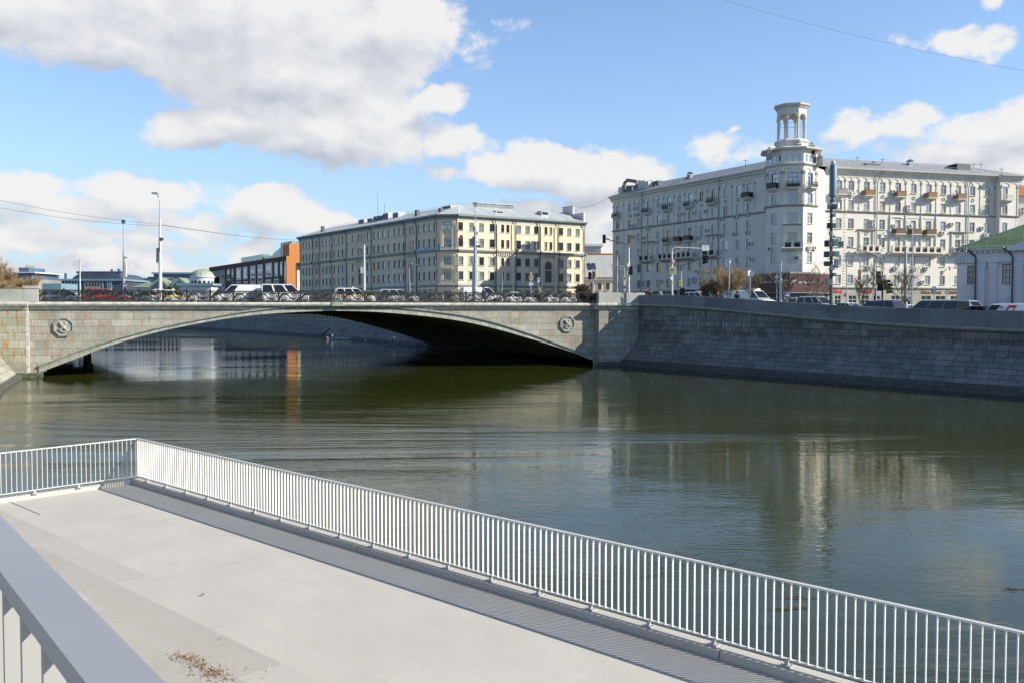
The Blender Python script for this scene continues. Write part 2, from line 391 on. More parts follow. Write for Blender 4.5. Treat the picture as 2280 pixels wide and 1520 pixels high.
# right bank, near side: wall line points at the waterline, river side first
RB = [Vector((11.5, 98.3, 0)), Vector((45.0, 49.2, 0)), Vector((90, -16, 0))]
RBF = Fac(RB[0], RB[2])                           # normal of this frame points to the river? checked below
PH = lambda u: 1.0+.33*(6.62-wallz(u))/2.12
def wallz(u): p = RBF.P(u, 0, -2.6); return gz(p.x, p.y)
assert RBF.n.x < 0
LW = RBF.L
def strip(mb, fac, prof, us, m, flipuv=False, zt=None):
    """surface strip along u; prof(u) -> list of (d,z); uv in metres"""
    for a, b in zip(us[:-1], us[1:]):
        pa, pb = prof(a), prof(b); l = 0
        for k in range(len(pa)-1):
            l2 = l + math.hypot(pa[k+1][0]-pa[k][0], pa[k+1][1]-pa[k][1])
            va, vb = pa[k][1], pa[k+1][1]
            mm = m if isinstance(m, str) else m[k]
            v0, v1 = (l, l2) if flipuv else (va, vb)
            w0, w1 = (l, l2) if flipuv else (pb[k][1], pb[k+1][1])
            mb.face([fac.P(a, pa[k][1], pa[k][0]), fac.P(b, pb[k][1], pb[k][0]), fac.P(b, pb[k+1][1], pb[k+1][0]), fac.P(a, pa[k+1][1], pa[k+1][0])], mm,
                    [(a, v0), (b, w0), (b, w1), (a, v1)]); l = l2
us = [0+i*2.0 for i in range(int(LW/2)+1)]
root = empty('embankment_wall', RB[0], label='dark shaded granite embankment wall sloping into the canal right of the bridge', cat='embankment wall')
def offs(o, mb_obj): return mb_obj
def rooted(mb, name, parent, **k):
    o = mb.build(name, None, **k); o.parent = parent; o.matrix_parent_inverse = parent.matrix_basis.inverted() if False else Matrix.Translation(-Vector(parent.location)); return o
m1 = MB()
strip(m1, RBF, lambda u: [(0.35, -4), (0.35, .22), (-.15, .30), (-.15, .55), (-.30, .62)], us, 'stone_dark', True)
rooted(m1, 'footing', root)
m1 = MB()
strip(m1, RBF, lambda u: [(-.30, .62), (-1.15, 1.6), (-1.85, 2.6), (-2.05, 3.0), (-2.15, 3.45)], us, 'stone_slope', True)
rooted(m1, 'sloping_revetment', root)
m1 = MB()
strip(m1, RBF, lambda u: [(-2.15, 3.45), (-2.17, wallz(u)-.16)], us, 'stone_wall')
rooted(m1, 'wall_face', root)
m1 = MB()
strip(m1, RBF, lambda u: [(-2.17, wallz(u)-.3), (-2.05, wallz(u)-.26), (-1.88, wallz(u)-.2), (-1.80, wallz(u)-.08), (-1.86, wallz(u)+.02), (-2.0, wallz(u)+.06), (-2.12, wallz(u)+.07)], us, 'stone_trim')
rooted(m1, 'cornice', root)
m1 = MB()
strip(m1, RBF, lambda u: [(-2.10, wallz(u)+.06), (-2.10, wallz(u)+PH(u)-.04), (-2.14, wallz(u)+PH(u)), (-2.56, wallz(u)+PH(u)), (-2.60, wallz(u)+PH(u)-.04), (-2.60, wallz(u)-.1)], us, 'stone_parapet')
rooted(m1, 'parapet', root)

# right bank beyond the bridge
FB = [Vector((8.86, 97.9, 0)) + CD*(BW-.3), Vector((-42.5, 197.7, 0)), Vector((-90.7, 270, 0)), Vector((-190, 380, 0)), Vector((-420, 520, 0))]
root = empty('embankment_wall', FB[0], label='blue grey sloping embankment wall with pale balustrade seen through the bridge arch', cat='embankment wall')
sl_, ba_, pa_ = MB(), MB(), MB()
for a, b in zip(FB[:-1], FB[1:]):
    F = Fac(b, a); n = max(2, int(F.L/4)); uu = [F.L*i/n for i in range(n+1)]
    strip(sl_, F, lambda u: [(.3, -4), (.3, .25), (-.2, .35), (-.3, .6), (-1.3, 1.7), (-2.0, 2.7), (-2.3, 3.5)], uu, ['stone_dark', 'stone_dark', 'stone_dark', 'stone_slope', 'stone_slope', 'stone_slope'], True)
    F.prof(ba_, [(-2.3, 3.5), (-2.15, 3.55), (-2.15, 3.75), (-2.7, 3.75)], 0, F.L, 'stone_trim')
    F.prof(ba_, [(-2.7, 4.60), (-2.2, 4.60), (-2.2, 4.82), (-2.7, 4.82)], 0, F.L, 'stone_trim')
    F.prof(ba_, [(-2.62, 3.7), (-2.62, 4.7)], 0, F.L, 'stone_dark') if False else None
    k = 0.9
    while k < F.L:
        F.box(pa_, k, k+.55, 3.74, 4.61, -2.62, -2.25, 'stone_parapet_light'); k += 1.55
rooted(sl_, 'sloping_revetment', root); rooted(ba_, 'balustrade_rail', root); rooted(pa_, 'balustrade_pier', root)['kind'] = 'stuff'

# left bank
LB = [Vector((-44.3, 80.3, 0)), Vector((-38.5, 67, 0)), Vector((-32.6, 55.5, 0)), Vector((-29.5, 44, 0)), Vector((-28, 30, 0)), Vector((-25.5, 12, 0)), Vector((-24.5, -30, 0))]
root = empty('embankment_wall', LB[0], label='pale stone sloping embankment at the far left edge below the bridge end', cat='embankment wall')
ml = MB(); mt = MB()
for a, b in zip(LB[:-1], LB[1:]):
    F = Fac(b, a)
    strip(ml, F, lambda u: [(.25, -4), (.25, .25), (-.25, .3), (-1.2, 1.5), (-1.9, 2.6), (-2.1, 3.4)], [0, F.L/2, F.L], ['stone_dark', 'stone_moss_shade', 'stone_slope_left', 'stone_slope_left', 'stone_slope_left'], True)
    strip(mt, F, lambda u: [(-2.1, 3.4), (-2.2, 5.2), (-2.1, 5.3), (-2.1, 6.3), (-2.6, 6.3), (-2.6, 4.4)], [0, F.L/2, F.L], 'stone_parapet_light')
rooted(ml, 'sloping_revetment', root); rooted(mt, 'parapet', root)

# land behind the walls
def land(name, poly, zf, step, m, x0, x1, y0, y1):
    pts = [Vector(p[:2]) for p in poly]; n = len(pts)
    def inside(x, y):
        c = False
        for i in range(n):
            a, b = pts[i], pts[(i+1) % n]
            if (a.y > y) != (b.y > y) and x < (b.x-a.x)*(y-a.y)/(b.y-a.y)+a.x: c = not c
        return c
    vs = list(pts); x = x0
    while x <= x1:
        y = y0
        while y <= y1:
            if inside(x, y): vs.append(Vector((x, y)))
            y += step
        x += step
    r = delaunay_2d_cdt(vs, [], [list(range(n))], 1, 1e-4)
    mb = MB()
    for f in r[2]:
        q = [r[0][i] for i in f]; mb.face([(p.x, p.y, zf(p.x, p.y)) for p in q], m)
    return structure(mb.build(name, merge=True))
E = 4500
def back(F, pts, d): return [p - F.n*d for p in pts]
nR = RBF.n
pyE = BF.P(PYL1, 0, -.2)
poly = [RB[2]-nR*2.4, RB[0]-nR*2.4, pyE, BF.P(BF.L+1.5, 0, -1), BF.P(BF.L+1.5, 0, 0)+CD*BW]
for i in (1, 2, 3):
    poly.append(FB[i] + Vector((2.0, 1.2, 0)))
poly += [FB[4]+Vector((1, 2, 0)), Vector((-600, E, 0)), Vector((E, E, 0)), Vector((E, -400, 0)), Vector((110, -400, 0))]
land('ground_right_bank', poly, lambda x, y: gz(x, y)-.02 if y < 900 else 5.3, 6, 'asphalt', -40, 110, 20, 240)
pl = [LB[0]+Vector((-2.4, 0, 0)), LB[1]+Vector((-2.4, -.8, 0)), LB[2]+Vector((-2.4, -.6, 0)), LB[3]+Vector((-2.5, 0, 0)), LB[4]+Vector((-2.5, 0, 0)), LB[5]+Vector((-2.5, 0, 0)), LB[6]+Vector((-2.5, 0, 0)),
      Vector((-26, -400, 0)), Vector((-E, -400, 0)), Vector((-E, E, 0)), Vector((-900, E, 0)), Vector((-560, 520, 0)), Vector((-330, 400, 0)), Vector((-200, 290, 0)), Vector((-118, 175, 0)), BF.P(-1.5, 0, 0)+CD*BW, BF.P(-1.5, 0, -1)]
land('ground_left_bank', pl, lambda x, y: 5.2 if y < 300 else 5.2, 12, 'earth', -160, -30, -20, 240)
# far left bank revetment beyond the bridge
q = [Vector((-42.9, 80.9, 0))+CD*BW, Vector((-112, 175, 0)), Vector((-195, 290, 0)), Vector((-325, 400, 0)), Vector((-555, 520, 0))]
root = empty('embankment_wall', q[0], label='distant stone bank of the canal beyond the left end of the bridge', cat='embankment wall')
ml = MB()
for a, b in zip(q[:-1], q[1:]):
    F = Fac(a, b)
    strip(ml, F, lambda u: [(.3, -4), (.3, .3), (-1.3, 1.7), (-2.3, 3.5), (-2.4, 5.3), (-2.9, 5.3)], [0, F.L], 'stone_slope', True)
rooted(ml, 'sloping_revetment', root)

# ---- the bridge
intr = [(85, 829.8), (126, 814.4), (183.4, 792.7), (242.6, 770), (340, 742.4), (386, 731.7), (482.8, 713.4), (579.8, 700.8), (682.6, 694.3), (756, 692.6), (859, 696.4), (1000, 711), (1090, 729), (1180, 754), (1225.8, 767.6), (1275, 784), (1318, 801)]
extr = [(76, 816), (180, 776), (242, 756.5), (340, 730), (480, 702), (580, 687), (680, 679.5), (756, 678), (859, 681), (1000, 695.5), (1090, 713), (1180, 741), (1250, 766), (1317, 791)]
IN = [BF.hit(*p) for p in intr]; EX = [BF.hit(*p) for p in extr]
IN[0] = (-.0, .35)
def interp(T, u):
    if u <= T[0][0]: return T[0][1] + (u-T[0][0])*(T[1][1]-T[0][1])/(T[1][0]-T[0][0])
    if u >= T[-1][0]: return T[-1][1] + (u-T[-1][0])*(T[-1][1]-T[-2][1])/(T[-1][0]-T[-2][0])
    for k in range(len(T)-1):
        if T[k][0] <= u <= T[k+1][0]:
            # catmull-rom for a smooth arch
            p1, p2 = T[k], T[k+1]; p0 = T[max(k-1, 0)]; p3 = T[min(k+2, len(T)-1)]
            t = (u-p1[0])/(p2[0]-p1[0]); h = p2[0]-p1[0]
            m1_ = (p2[1]-p0[1])/(p2[0]-p0[0])*h; m2_ = (p3[1]-p1[1])/(p3[0]-p1[0])*h
            return (2*t**3-3*t*t+1)*p1[1]+(t**3-2*t*t+t)*m1_+(-2*t**3+3*t*t)*p2[1]+(t**3-t*t)*m2_
zi = lambda u: interp(IN, u); ze = lambda u: max(interp(EX, u), interp(IN, u)+.45)
CZ0, CZ1 = 6.28, 6.74       # cornice bottom, top = foot of the railing
root = empty('bridge', BF.P(0, 0, 0), label='low stone arch bridge with pale granite blocks and octagonal carved medallions over the canal', cat='bridge')
L = BF.L; N = 90
uu = [L*i/N for i in range(N+1)]
ULEFT = -34
sp = MB()
strip(sp, BF, lambda u: [(0, ze(u)-.02), (0, CZ0)], uu, 'stone_bridge_rust')
BF.prof(sp, [(0, -3), (0, CZ0)], -.9, 0, 'stone_bridge_rust', caps=False)
BF.prof(sp, [(0, -3), (0, CZ0)], L, PYL0+.2, 'stone_bridge', caps=False)
for k in range(len(sp.uv)-2, len(sp.uv)): sp.uv[k] = [(a, b-3) for a, b in sp.uv[k]]
rooted(sp, 'spandrel_wall', root)
# voussoir ring
vr = MB()
for a, b in zip(uu[:-1], uu[1:]):
    A0, A1, B0, B1 = zi(a), ze(a), zi(b), ze(b)
    vr.face([BF.P(a, A0, .10), BF.P(b, B0, .10), BF.P(b, B1, .10), BF.P(a, A1, .10)], 'voussoir', [(a, 0), (b, 0), (b, .62), (a, .62)])
    vr.face([BF.P(a, A0, .10), BF.P(a, A0, -.6), BF.P(b, B0, -.6), BF.P(b, B0, .10)], 'soffit', [(a, 0)]*4)
    vr.face([BF.P(a, A1, .24), BF.P(b, B1, .24), BF.P(b, B1, 0), BF.P(a, A1, 0)], 'stone_trim')
    vr.face([BF.P(a, A1-.16, .24), BF.P(b, B1-.16, .24), BF.P(b, B1, .24), BF.P(a, A1, .24)], 'stone_trim')
    vr.face([BF.P(a, A1-.16, .10), BF.P(b, B1-.16, .10), BF.P(b, B1-.16, .24), BF.P(a, A1-.16, .24)], 'stone_trim')
def vous(T, b):
    uv = T.co('UV'); bt = T.n.new('ShaderNodeTexBrick'); bt.offset = 0
    T.set(bt.inputs['Vector'], uv); bt.inputs['Scale'].default_value = 1; bt.inputs['Brick Width'].default_value = .85; bt.inputs['Row Height'].default_value = .31; bt.inputs['Mortar Size'].default_value = .02
    T.set(bt.inputs['Color1'], (.34, .35, .29, 1)); T.set(bt.inputs['Color2'], (.47, .47, .42, 1)); T.set(bt.inputs['Mortar'], (.12, .125, .1, 1))
    c = T.mix(T.ramp(T.noise(T.co('Object'), 1.2, 6, .65), .42, .66, 0, .55), bt.outputs['Color'], (.24, .27, .19))
    T.set(b.inputs['Base Color'], c)
mat('voussoir', fn=vous, rough=.85, spec=.3)
rooted(vr, 'arch_ring', root)
# barrel under the deck
so_ = MB(); V0 = BF.n*-.55
for a, b in zip(uu[:-1], uu[1:]):
    p = BF.P(a, zi(a)+.02, -.5); q_ = BF.P(b, zi(b)+.02, -.5)
    so_.face([p, q_, q_+CD*(BW-.5), p+CD*(BW-.5)], 'soffit')
rooted(so_, 'soffit', root)
# far face, deck slab
fs = MB(); OFF = CD*BW
FF = Fac(tuple((BF.A+OFF)[:2]), tuple((BF.B+OFF)[:2]))
strip(fs, FF, lambda u: [(0, zi(u)), (0, CZ0+.3)], uu, 'stone_bridge')
rooted(fs, 'far_spandrel_wall', root)
dk = MB()
a0, a1 = BF.P(-6, 6.62, -.2), BF.P(L+8, 6.62, -.2)
dk.face([a0, a1, a1+OFF, a0+OFF], 'asphalt')
dk.face([p+Vector((0, 0, -.35)) for p in (a0, a0+OFF, a1+OFF, a1)], 'asphalt')
rooted(dk, 'deck', root)
sw = MB()      # raised pavements
for v0, v1 in ((.2, 4.0), (BW-6, BW-.6)):
    p = [BF.P(ULEFT, 0, 0)+CD*v0, BF.P(L+8, 0, 0)+CD*v0, BF.P(L+8, 0, 0)+CD*v1, BF.P(ULEFT, 0, 0)+CD*v1]
    sw.face([x+Vector((0, 0, 6.77)) for x in p], 'paving')
    for i in range(4): sw.face([p[i]+Vector((0, 0, 6.5)), p[(i+1) % 4]+Vector((0, 0, 6.5)), p[(i+1) % 4]+Vector((0, 0, 6.77)), p[i]+Vector((0, 0, 6.77))], 'paving')
rooted(sw, 'pavement', root)
kb = MB()      # low pale barrier between carriageways
for v0 in (25.,):
    p = [BF.P(-10, 0, 0)+CD*v0, BF.P(L+4, 0, 0)+CD*v0, BF.P(L+4, 0, 0)+CD*(v0+.5), BF.P(-10, 0, 0)+CD*(v0+.5)]
    kb.prism([(x.x, x.y) for x in p], 6.6, 7.12, 'stone_parapet_light')
rooted(kb, 'kerb', root)
# cornice (half round)
cp = [(0, CZ0-.26), (.10, CZ0-.24), (.10, CZ0), (.22, CZ0+.03), (.44, CZ0+.1), (.52, CZ0+.24), (.50, CZ0+.36), (.40, CZ0+.44), (0, CZ1), (-.4, CZ1)]
cm = MB(); BF.prof(cm, cp, -.85, PYL0+.1, 'stone_cornice'); BF.box(cm, -.72, PYL0+.02, CZ0-.30, CZ0-.02, 0, .05, 'stone_moss_shade'); o = rooted(cm, 'cornice', root, smooth=False)  # dark strip under the cornice: its shade and grime put into the colour
fz = MB()
# left abutment
la = MB(); D_ = .32
BF.prof(la, [(D_, -3), (D_, CZ0)], ULEFT, -.75, 'stone_rusty', caps=False)
for k in range(len(la.uv)): la.uv[k] = [(a, b-3) for a, b in la.uv[k]]
BF.box(la, -.95, -.72, -3, CZ0-.01, -.02, D_+.02, 'stone_cornice')
BF.prof(la, [(D_, -3), (D_+.25, -3), (D_+.25, .32), (D_, .4)], -22, .35, 'stone_moss_shade')
BF.prof(la, [(d+D_ if d > 0 else d, z) for d, z in cp], ULEFT, -.7, 'stone_cornice')
rooted(la, 'abutment', root)
lp = MB()
BF.prof(lp, [(D_+.12, CZ1-.03), (D_+.12, CZ1+1.12), (D_-.4, CZ1+1.12), (D_-.4, CZ1-.03)], ULEFT, -.95, 'stone_parapet_light')
BF.box(lp, -1.0, .12, CZ1-.02, CZ1+1.22, D_-.6, D_+.14, 'stone_parapet_light'); BF.box(lp, -1.08, .2, CZ1+1.2, CZ1+1.42, D_-.66, D_+.2, 'stone_parapet_light')
rooted(lp, 'parapet', root)
# right pylon
rp = MB(); PD = .95
BF.prof(rp, [(PD, -3), (PD, CZ0)], PYL0, PYL1+.6, 'stone_bridge', caps=False)
for k in range(len(rp.uv)): rp.uv[k] = [(a, b-3) for a, b in rp.uv[k]]
rp.face([BF.P(PYL0, -3, 0), BF.P(PYL0, -3, PD), BF.P(PYL0, CZ0, PD), BF.P(PYL0, CZ0, 0)], 'stone_bridge', [(0, 0), (.9, 0), (.9, 9.3), (0, 9.3)])
BF.prof(rp, [(PD, -3), (PD+.3, -3), (PD+.3, .25), (PD, .4)], PYL0-.2, PYL1+.9, 'stone_dark')
BF.prof(rp, [(d+PD if d > 0 else d, z) for d, z in cp], PYL0-.3, PYL1+.55, 'stone_cornice')
rooted(rp, 'abutment', root)
rq = MB(); BF.box(rq, PYL0-.02, PYL1+.9, CZ1-.04, CZ1+1.14, PD-.75, PD+.05, 'stone_parapet_light')
rooted(rq, 'parapet', root)
# medallions
def medallion(px, py):
    u, z = BF.hit(px, py); mb = MB()
    def octa(r, d, rr=math.pi/8): r *= .92; return [BF.P(u+r*math.cos(rr+k*math.pi/4), z+r*math.sin(rr+k*math.pi/4), d) for k in range(8)]
    mb.ring([octa(1.02, -.02), octa(1.02, .16), octa(.86, .18), octa(.80, .08), octa(.60, .07)], 'stone_trim', caps=False)
    mb.face(octa(.61, .07), 'stone_trim')
    o = rooted(mb, 'medallion', root)
    c = MB(); rnd = random.Random(px)
    # carved shield with crossed tools and leaves
    def blob(du, dz, rx, rz_, a, h=.12):
        pts = [(du+rx*math.cos(t)*math.cos(a)-rz_*math.sin(t)*math.sin(a), dz+rx*math.cos(t)*math.sin(a)+rz_*math.sin(t)*math.cos(a)) for t in [k*math.pi/4 for k in range(8)]]
        c.ring([[BF.P(u+x, z+y, .06) for x, y in pts], [BF.P(u+x*.9+du*.1, z+y*.9+dz*.1, .05+h) for x, y in pts], [BF.P(u+(x-du)*.5+du, z+(y-dz)*.5+dz, .07+h) for x, y in pts]], 'stone_cornice')
    blob(0, .02, .24, .30, .1, .10); blob(.0, .0, .07, .5, .7, .2); blob(.0, .0, .07, .5, -.7, .2)
    for k in range(7): a = -2.6+k*.36+rnd.random()*.1; blob(.43*math.cos(a), .43*math.sin(a), .14, .06, a+1.2, .13)
    blob(.22, .36, .15, .09, .4, .15); blob(-.25, .34, .12, .08, -.5, .14)
    co = rooted(c, 'relief', root); co.parent = o; co.matrix_parent_inverse = Matrix.Identity(4); co.matrix_basis = Matrix.Identity(4)
medallion(142, 728); medallion(1263, 721)
kc = MB(); u, z = BF.hit(750, 672); BF.box(kc, u-.55, u+.55, CZ0+.1, CZ1+.05, .3, .62, 'stone_trim'); rooted(kc, 'keystone', root)
# timber dolphin under the arch and low floating boom
dp = MB(); p = at(195, 820, 92); 
dp.tube([(p.x, 92, -3), (p.x, 92, 1.3), (p.x+.05, 92, 2.0)], [.42, .38, .34], 'timber', 9); dp.tube([(p.x+.4, 92.1, -3), (p.x+.35, 92.1, .5)], .18, 'timber', 7)
mat('timber', (.035, .03, .025), .9, .2, 5, .4, 15)
o = dp.build('mooring_post'); tag(o, 'thick black timber mooring post standing in the water under the bridge', 'post')
bm_ = MB(); q0 = at(100, 817, 88); q1 = at(160, 812, 93)
bm_.tube([(q0.x, 88, .25), (q1.x, 93, .25)], .22, 'timber', 6); tag(bm_.build('floating_boom'), 'dark horizontal beam low over the water under the left end of the arch', 'beam')

# ---- bridge railing: cast iron posts and scroll panels
root = empty('bridge_railing', BF.P(0, CZ1, 0), label='black cast iron railing of scrolls along the top of the stone bridge', cat='railing')
RT = 1.10
def to_local(mb): return mb
npan = 26; RL0, RL1 = .05, PYL0+.05; PWD = (RL1-RL0)/npan
pm = MB()   # local: x along, y=0, z up, from x=0..PWD
t_ = .05
pm.box((PWD/2, 0, RT-.05), (PWD, .12, .09), 'iron_black'); pm.box((PWD/2, 0, RT-.21), (PWD, .06, .05), 'iron_black')
pm.box((PWD/2, 0, .11), (PWD, .08, .13), 'iron_black'); pm.box((PWD/2, 0, .22), (PWD, .04, .03), 'iron_black')
for k in range(14): pm.box((.12+k*(PWD-.24)/13, 0, RT-.125), (.075, .05, .10), 'iron_black')
def spiral(cx, cz, r0, turns, a0, sgn, wd=.046):
    pts = []
    for k in range(30):
        t = k/29; a = a0+sgn*turns*2*math.pi*t; r = r0*(1-t)**.9+.03; pts.append((cx+r*math.cos(a), 0, cz+r*math.sin(a)))
    pm.tube(pts, [wd*(1.15-.5*k/29) for k in range(30)], 'iron_black', 4)
s1, s2 = (.50, .47), (1.50, .62)
spiral(s1[0], s1[1], .27, 2.1, R(60), 1); spiral(s2[0], s2[1], .25, 2.0, R(240), 1)
pm.lathe([(.0, -.03), (.06, -.03), (.06, .03), (0, .03)], (0, 0, 0), 'iron_black', 6) if False else None
for (cx, cz) in (s1, s2): pm.box((cx, 0, cz), (.10, .06, .10), 'iron_black', M=None)
def curve(pts, wd=.03):
    wd *= 1.75
    out = []; n = 14
    for k in range(n+1):
        t = k/n; a = [(1-t)**3, 3*t*(1-t)**2, 3*t*t*(1-t), t**3]
        out.append((sum(w_*p[0] for w_, p in zip(a, pts)), 0, sum(w_*p[1] for w_, p in zip(a, pts))))
    pm.tube(out, wd, 'iron_black', 4)
curve([(.62, .72), (.95, .88), (1.02, .30), (1.38, .38)]); curve([(.12, .25), (.12, .85), (.55, .98), (.80, .80)]); curve([(.80, .80), (1.05, .62), (1.1, .24), (1.62, .25)], .026)
curve([(1.75, .9), (2.0, .8), (1.98, .3), (1.62, .25)]); curve([(1.2, .70), (1.3, .95), (1.6, .98), (1.78, .80)], .024); curve([(.2, .25), (.5, .16), (.75, .22), (.9, .42)], .024)
curve([(1.25, .86), (1.1, .95), (.95, .9), (.86, .78)], .022); curve([(.1, .9), (.2, .78), (.3, .75), (.42, .8)], .02); curve([(1.0, .25), (1.05, .4), (1.1, .45), (1.25, .5)], .02)
pmesh = pm.mesh('railing_panel')
po = MB(); po.box((0, 0, RT/2), (.21, .17, RT), 'iron_black'); po.box((0, 0, .09), (.24, .2, .18), 'iron_black'); po.box((0, 0, RT), (.23, .2, .07), 'iron_black'); po.lathe([(.03, RT+.03), (.07, RT+.08), (.03, RT+.15), (.004, RT+.18)], m='iron_black', n=6)
pomesh = po.mesh('post')
for k in range(npan+1):
    u = RL0+k*PWD
    o = link('post', pomesh, root, BF.P(u, 0, 0)-BF.P(0, 0, 0), BF.rz)
    if k < npan: link('railing_panel', pmesh, root, BF.P(u, 0, 0)-BF.P(0, 0, 0), BF.rz)
# plain far-side railing
fr = MB(); FF.prof(fr, [(0, 7.75), (.1, 7.75), (.1, 7.85), (0, 7.85)], 0, L, 'iron_black'); k = 0
while k < L: FF.box(fr, k, k+.12, 6.7, 7.8, 0, .1, 'iron_black'); k += 2.1
k = .3
while k < L: FF.box(fr, k, k+.03, 6.8, 7.75, .03, .06, 'iron_black'); k += .3
o = fr.build('bridge_railing'); tag(o, 'thin dark railing on the far side of the bridge deck', 'railing')

# ------------------------------------------------------------------ terrace in the foreground
TN = Vector((.680, .733, 0)); TD = Vector((.733, -.680, 0)); LD = Vector((-.683, -.731, 0))
C0 = Vector((-9.78, 22.9, 0)); TZ = 1.6
TF = Fac(tuple((C0)[:2]), tuple((C0+TD*40)[:2]))          # frame: u along right rail, n points ...
out = TN
def tp(u, o, z): return C0 + TD*u + TN*o + Vector((0, 0, z))
tb = MB()
def slab(o0, o1, z, u0=-.0, u1=46, m='concrete', zb=-3):
    q = [tp(u0, o0, 0), tp(u1, o0, 0), tp(u1, o1, 0), tp(u0, o1, 0)]
    tb.prism([(p.x, p.y) for p in q], zb, z, m)
slab(-30, 0.20, TZ, u0=-.16)
structure(tb.build('terrace_floor'))
tb = MB()
steps = [(6.75, 2.05), (5.63, 2.50), (4.57, 2.95), (3.56, 3.40), (2.5, 3.85), (1.45, 4.3), (.75, 4.69)]
for k, (c_, z) in enumerate(steps):
    slab(-30 if k == len(steps)-1 else -14+.001*k, c_-10.5-.28, z, u0=-.06+.002*k if k else 1.2, m='concrete', zb=TZ-.5)
structure(tb.build('terrace_steps'))
# kerb: parapet strip at the edge, in cast lengths
cu = MB()
u = -.16
for ln in (9.55, 7.6, 7.6, 7.6, 8):
    a, b = tp(u, -.0, 0), tp(u+ln-.02, .2, 0)
    q = [tp(u, 0.0, 0), tp(u+ln-.02, 0.0, 0), tp(u+ln-.02, .24, 0), tp(u, .24, 0)]
    cu.prism([(p.x, p.y) for p in q], TZ-.6, TZ+.11, 'concrete'); u += ln
lf = lambda s, o, z: C0 + LD*s + Vector((-.731, .683, 0))*o + Vector((0, 0, z))
for s0, s1 in ((.0, 6.9), (6.92, 24)):
    q = [lf(s0+.2 if s0 == 0 else s0, .24, 0), lf(s1, .24, 0), lf(s1, 0, 0), lf(s0 + .2 if s0 == 0 else s0, 0, 0)]
    cu.prism([(p.x, p.y) for p in q][::-1], TZ-.6, TZ+.108, 'concrete')
structure(cu.build('terrace_kerb'))
# joints in the terrace floor
jm = MB()
for uj in (8.4, 16.0, 23.6):
    q = [tp(uj, -4.0, TZ+.004), tp(uj+.018, -4.0, TZ+.004), tp(uj+.018, -.01, TZ+.004), tp(uj, -.01, TZ+.004)]
    jm.face(q, 'concrete_pale')
for k, (c_, z) in enumerate(steps[:5]):           # joints across each tier, dark nosing line
    o1 = c_-10.5-.28; o0 = steps[k+1][0]-10.5-.28
    for q in range(12):
        uj = 1.9+q*2.6+(k % 2)*1.2
        jm.face([tp(uj, o0+.01, z+.004), tp(uj+.012, o0+.01, z+.004), tp(uj+.012, o1-.012, z+.004), tp(uj, o1-.012, z+.004)], 'concrete_pale')

def ground_at(px, py, z):
    r = ray(px, py); t = (z-EYE)/r.z; return Vector((0, 0, EYE))+r*t
a, b = ground_at(14, 1112, TZ), ground_at(91, 1145, TZ)
jn = (b-a).cross(Vector((0, 0, 1))).normalized()*.02
jm.face([a+Vector((0, 0, .004)), b+Vector((0, 0, .004)), b+jn+Vector((0, 0, .004)), a+jn+Vector((0, 0, .004))], 'stone_dark')
mat('concrete_pale', (.60, .59, .56), .8, .08, 6)
structure(jm.build('terrace_floor_joint'))
# railing: flat bars set across the line of the rail
BARH0, BARH1 = TZ+.20, TZ+1.18
def terrace_rail(name, origin, d, length, label, z0=BARH0, z1=BARH1, bar_w=.036, feet=True, top_w=.055, foot_z=TZ+.11, sp=.113, foot0=.55, near=False):
    root = empty(name, origin, math.atan2(d.y, d.x), label, 'railing'); oz = origin.z
    t = MB(); t.box((length/2, 0, z1-.012-oz), (length+.06, top_w, .022), 'paint_rail' if not near else 'rail_top'); t.build('top_rail', root)
    t = MB(); t.box((length/2, 0, z0-.0-oz), (length+.04, .045, .016), 'paint_rail'); t.build('bottom_rail', root)
    bar = MB(); bar.box((0, 0, (z1-.024+z0+.008)/2-oz), (.011, bar_w, z1-z0-.03), 'rail_near' if near else 'paint_rail'); bme = bar.mesh('baluster')
    n = int(length/sp); xs = [.03+k*sp for k in range(n)]
    xs.sort(key=lambda x: (origin+d*x).xy.length if True else 0)
    for x in xs[:100]: link('baluster', bme, root, (x, 0, 0))
    if xs[100:]:
        rest = MB()
        for x in xs[100:]: rest.add(bar, Matrix.Translation((x, 0, 0)))
        rest.build('baluster', root)['kind'] = 'stuff'
    if feet:
        f = MB(); f.box((0, 0, (foot_z+z0)/2-oz), (.045, .045, z0-foot_z), 'rail_grey'); f.box((0, 0, foot_z+.006-oz), (.13, .13, .012), 'rail_grey')
        for sx in (-1, 1):
            for sy in (-1, 1): f.lathe([(.011, foot_z+.012-oz), (.011, foot_z+.028-oz)], (sx*.048, sy*.048, 0), 'rail_grey', 6)
        fme = f.mesh('foot'); x = foot0
        while x < length: link('foot', fme, root, (x, 0, 0)); x += sp*9
    return root
RO = .13
terrace_rail('terrace_railing', tp(0, RO, TZ), TD, 34.0, 'long white railing of flat bars along the water edge of the concrete terrace')
terrace_rail('terrace_railing', lf(.02, RO-.26+.13, TZ)+TN*RO, LD, 18, 'shorter white railing running off the picture on the left side of the terrace', foot0=1.45)
# the railing right in front of the camera
ND = Vector((-.624, .781, 0)); NN = Vector((.781, .624, 0))
NZ = 5.79
terrace_rail('handrail', NN*.207+ND*-.6+Vector((0, 0, 4.69)), ND, 12, 'broad pale grey handrail close to the camera in the lower left corner', z0=4.80, z1=NZ, bar_w=.036, top_w=.052, foot_z=4.69, near=True)
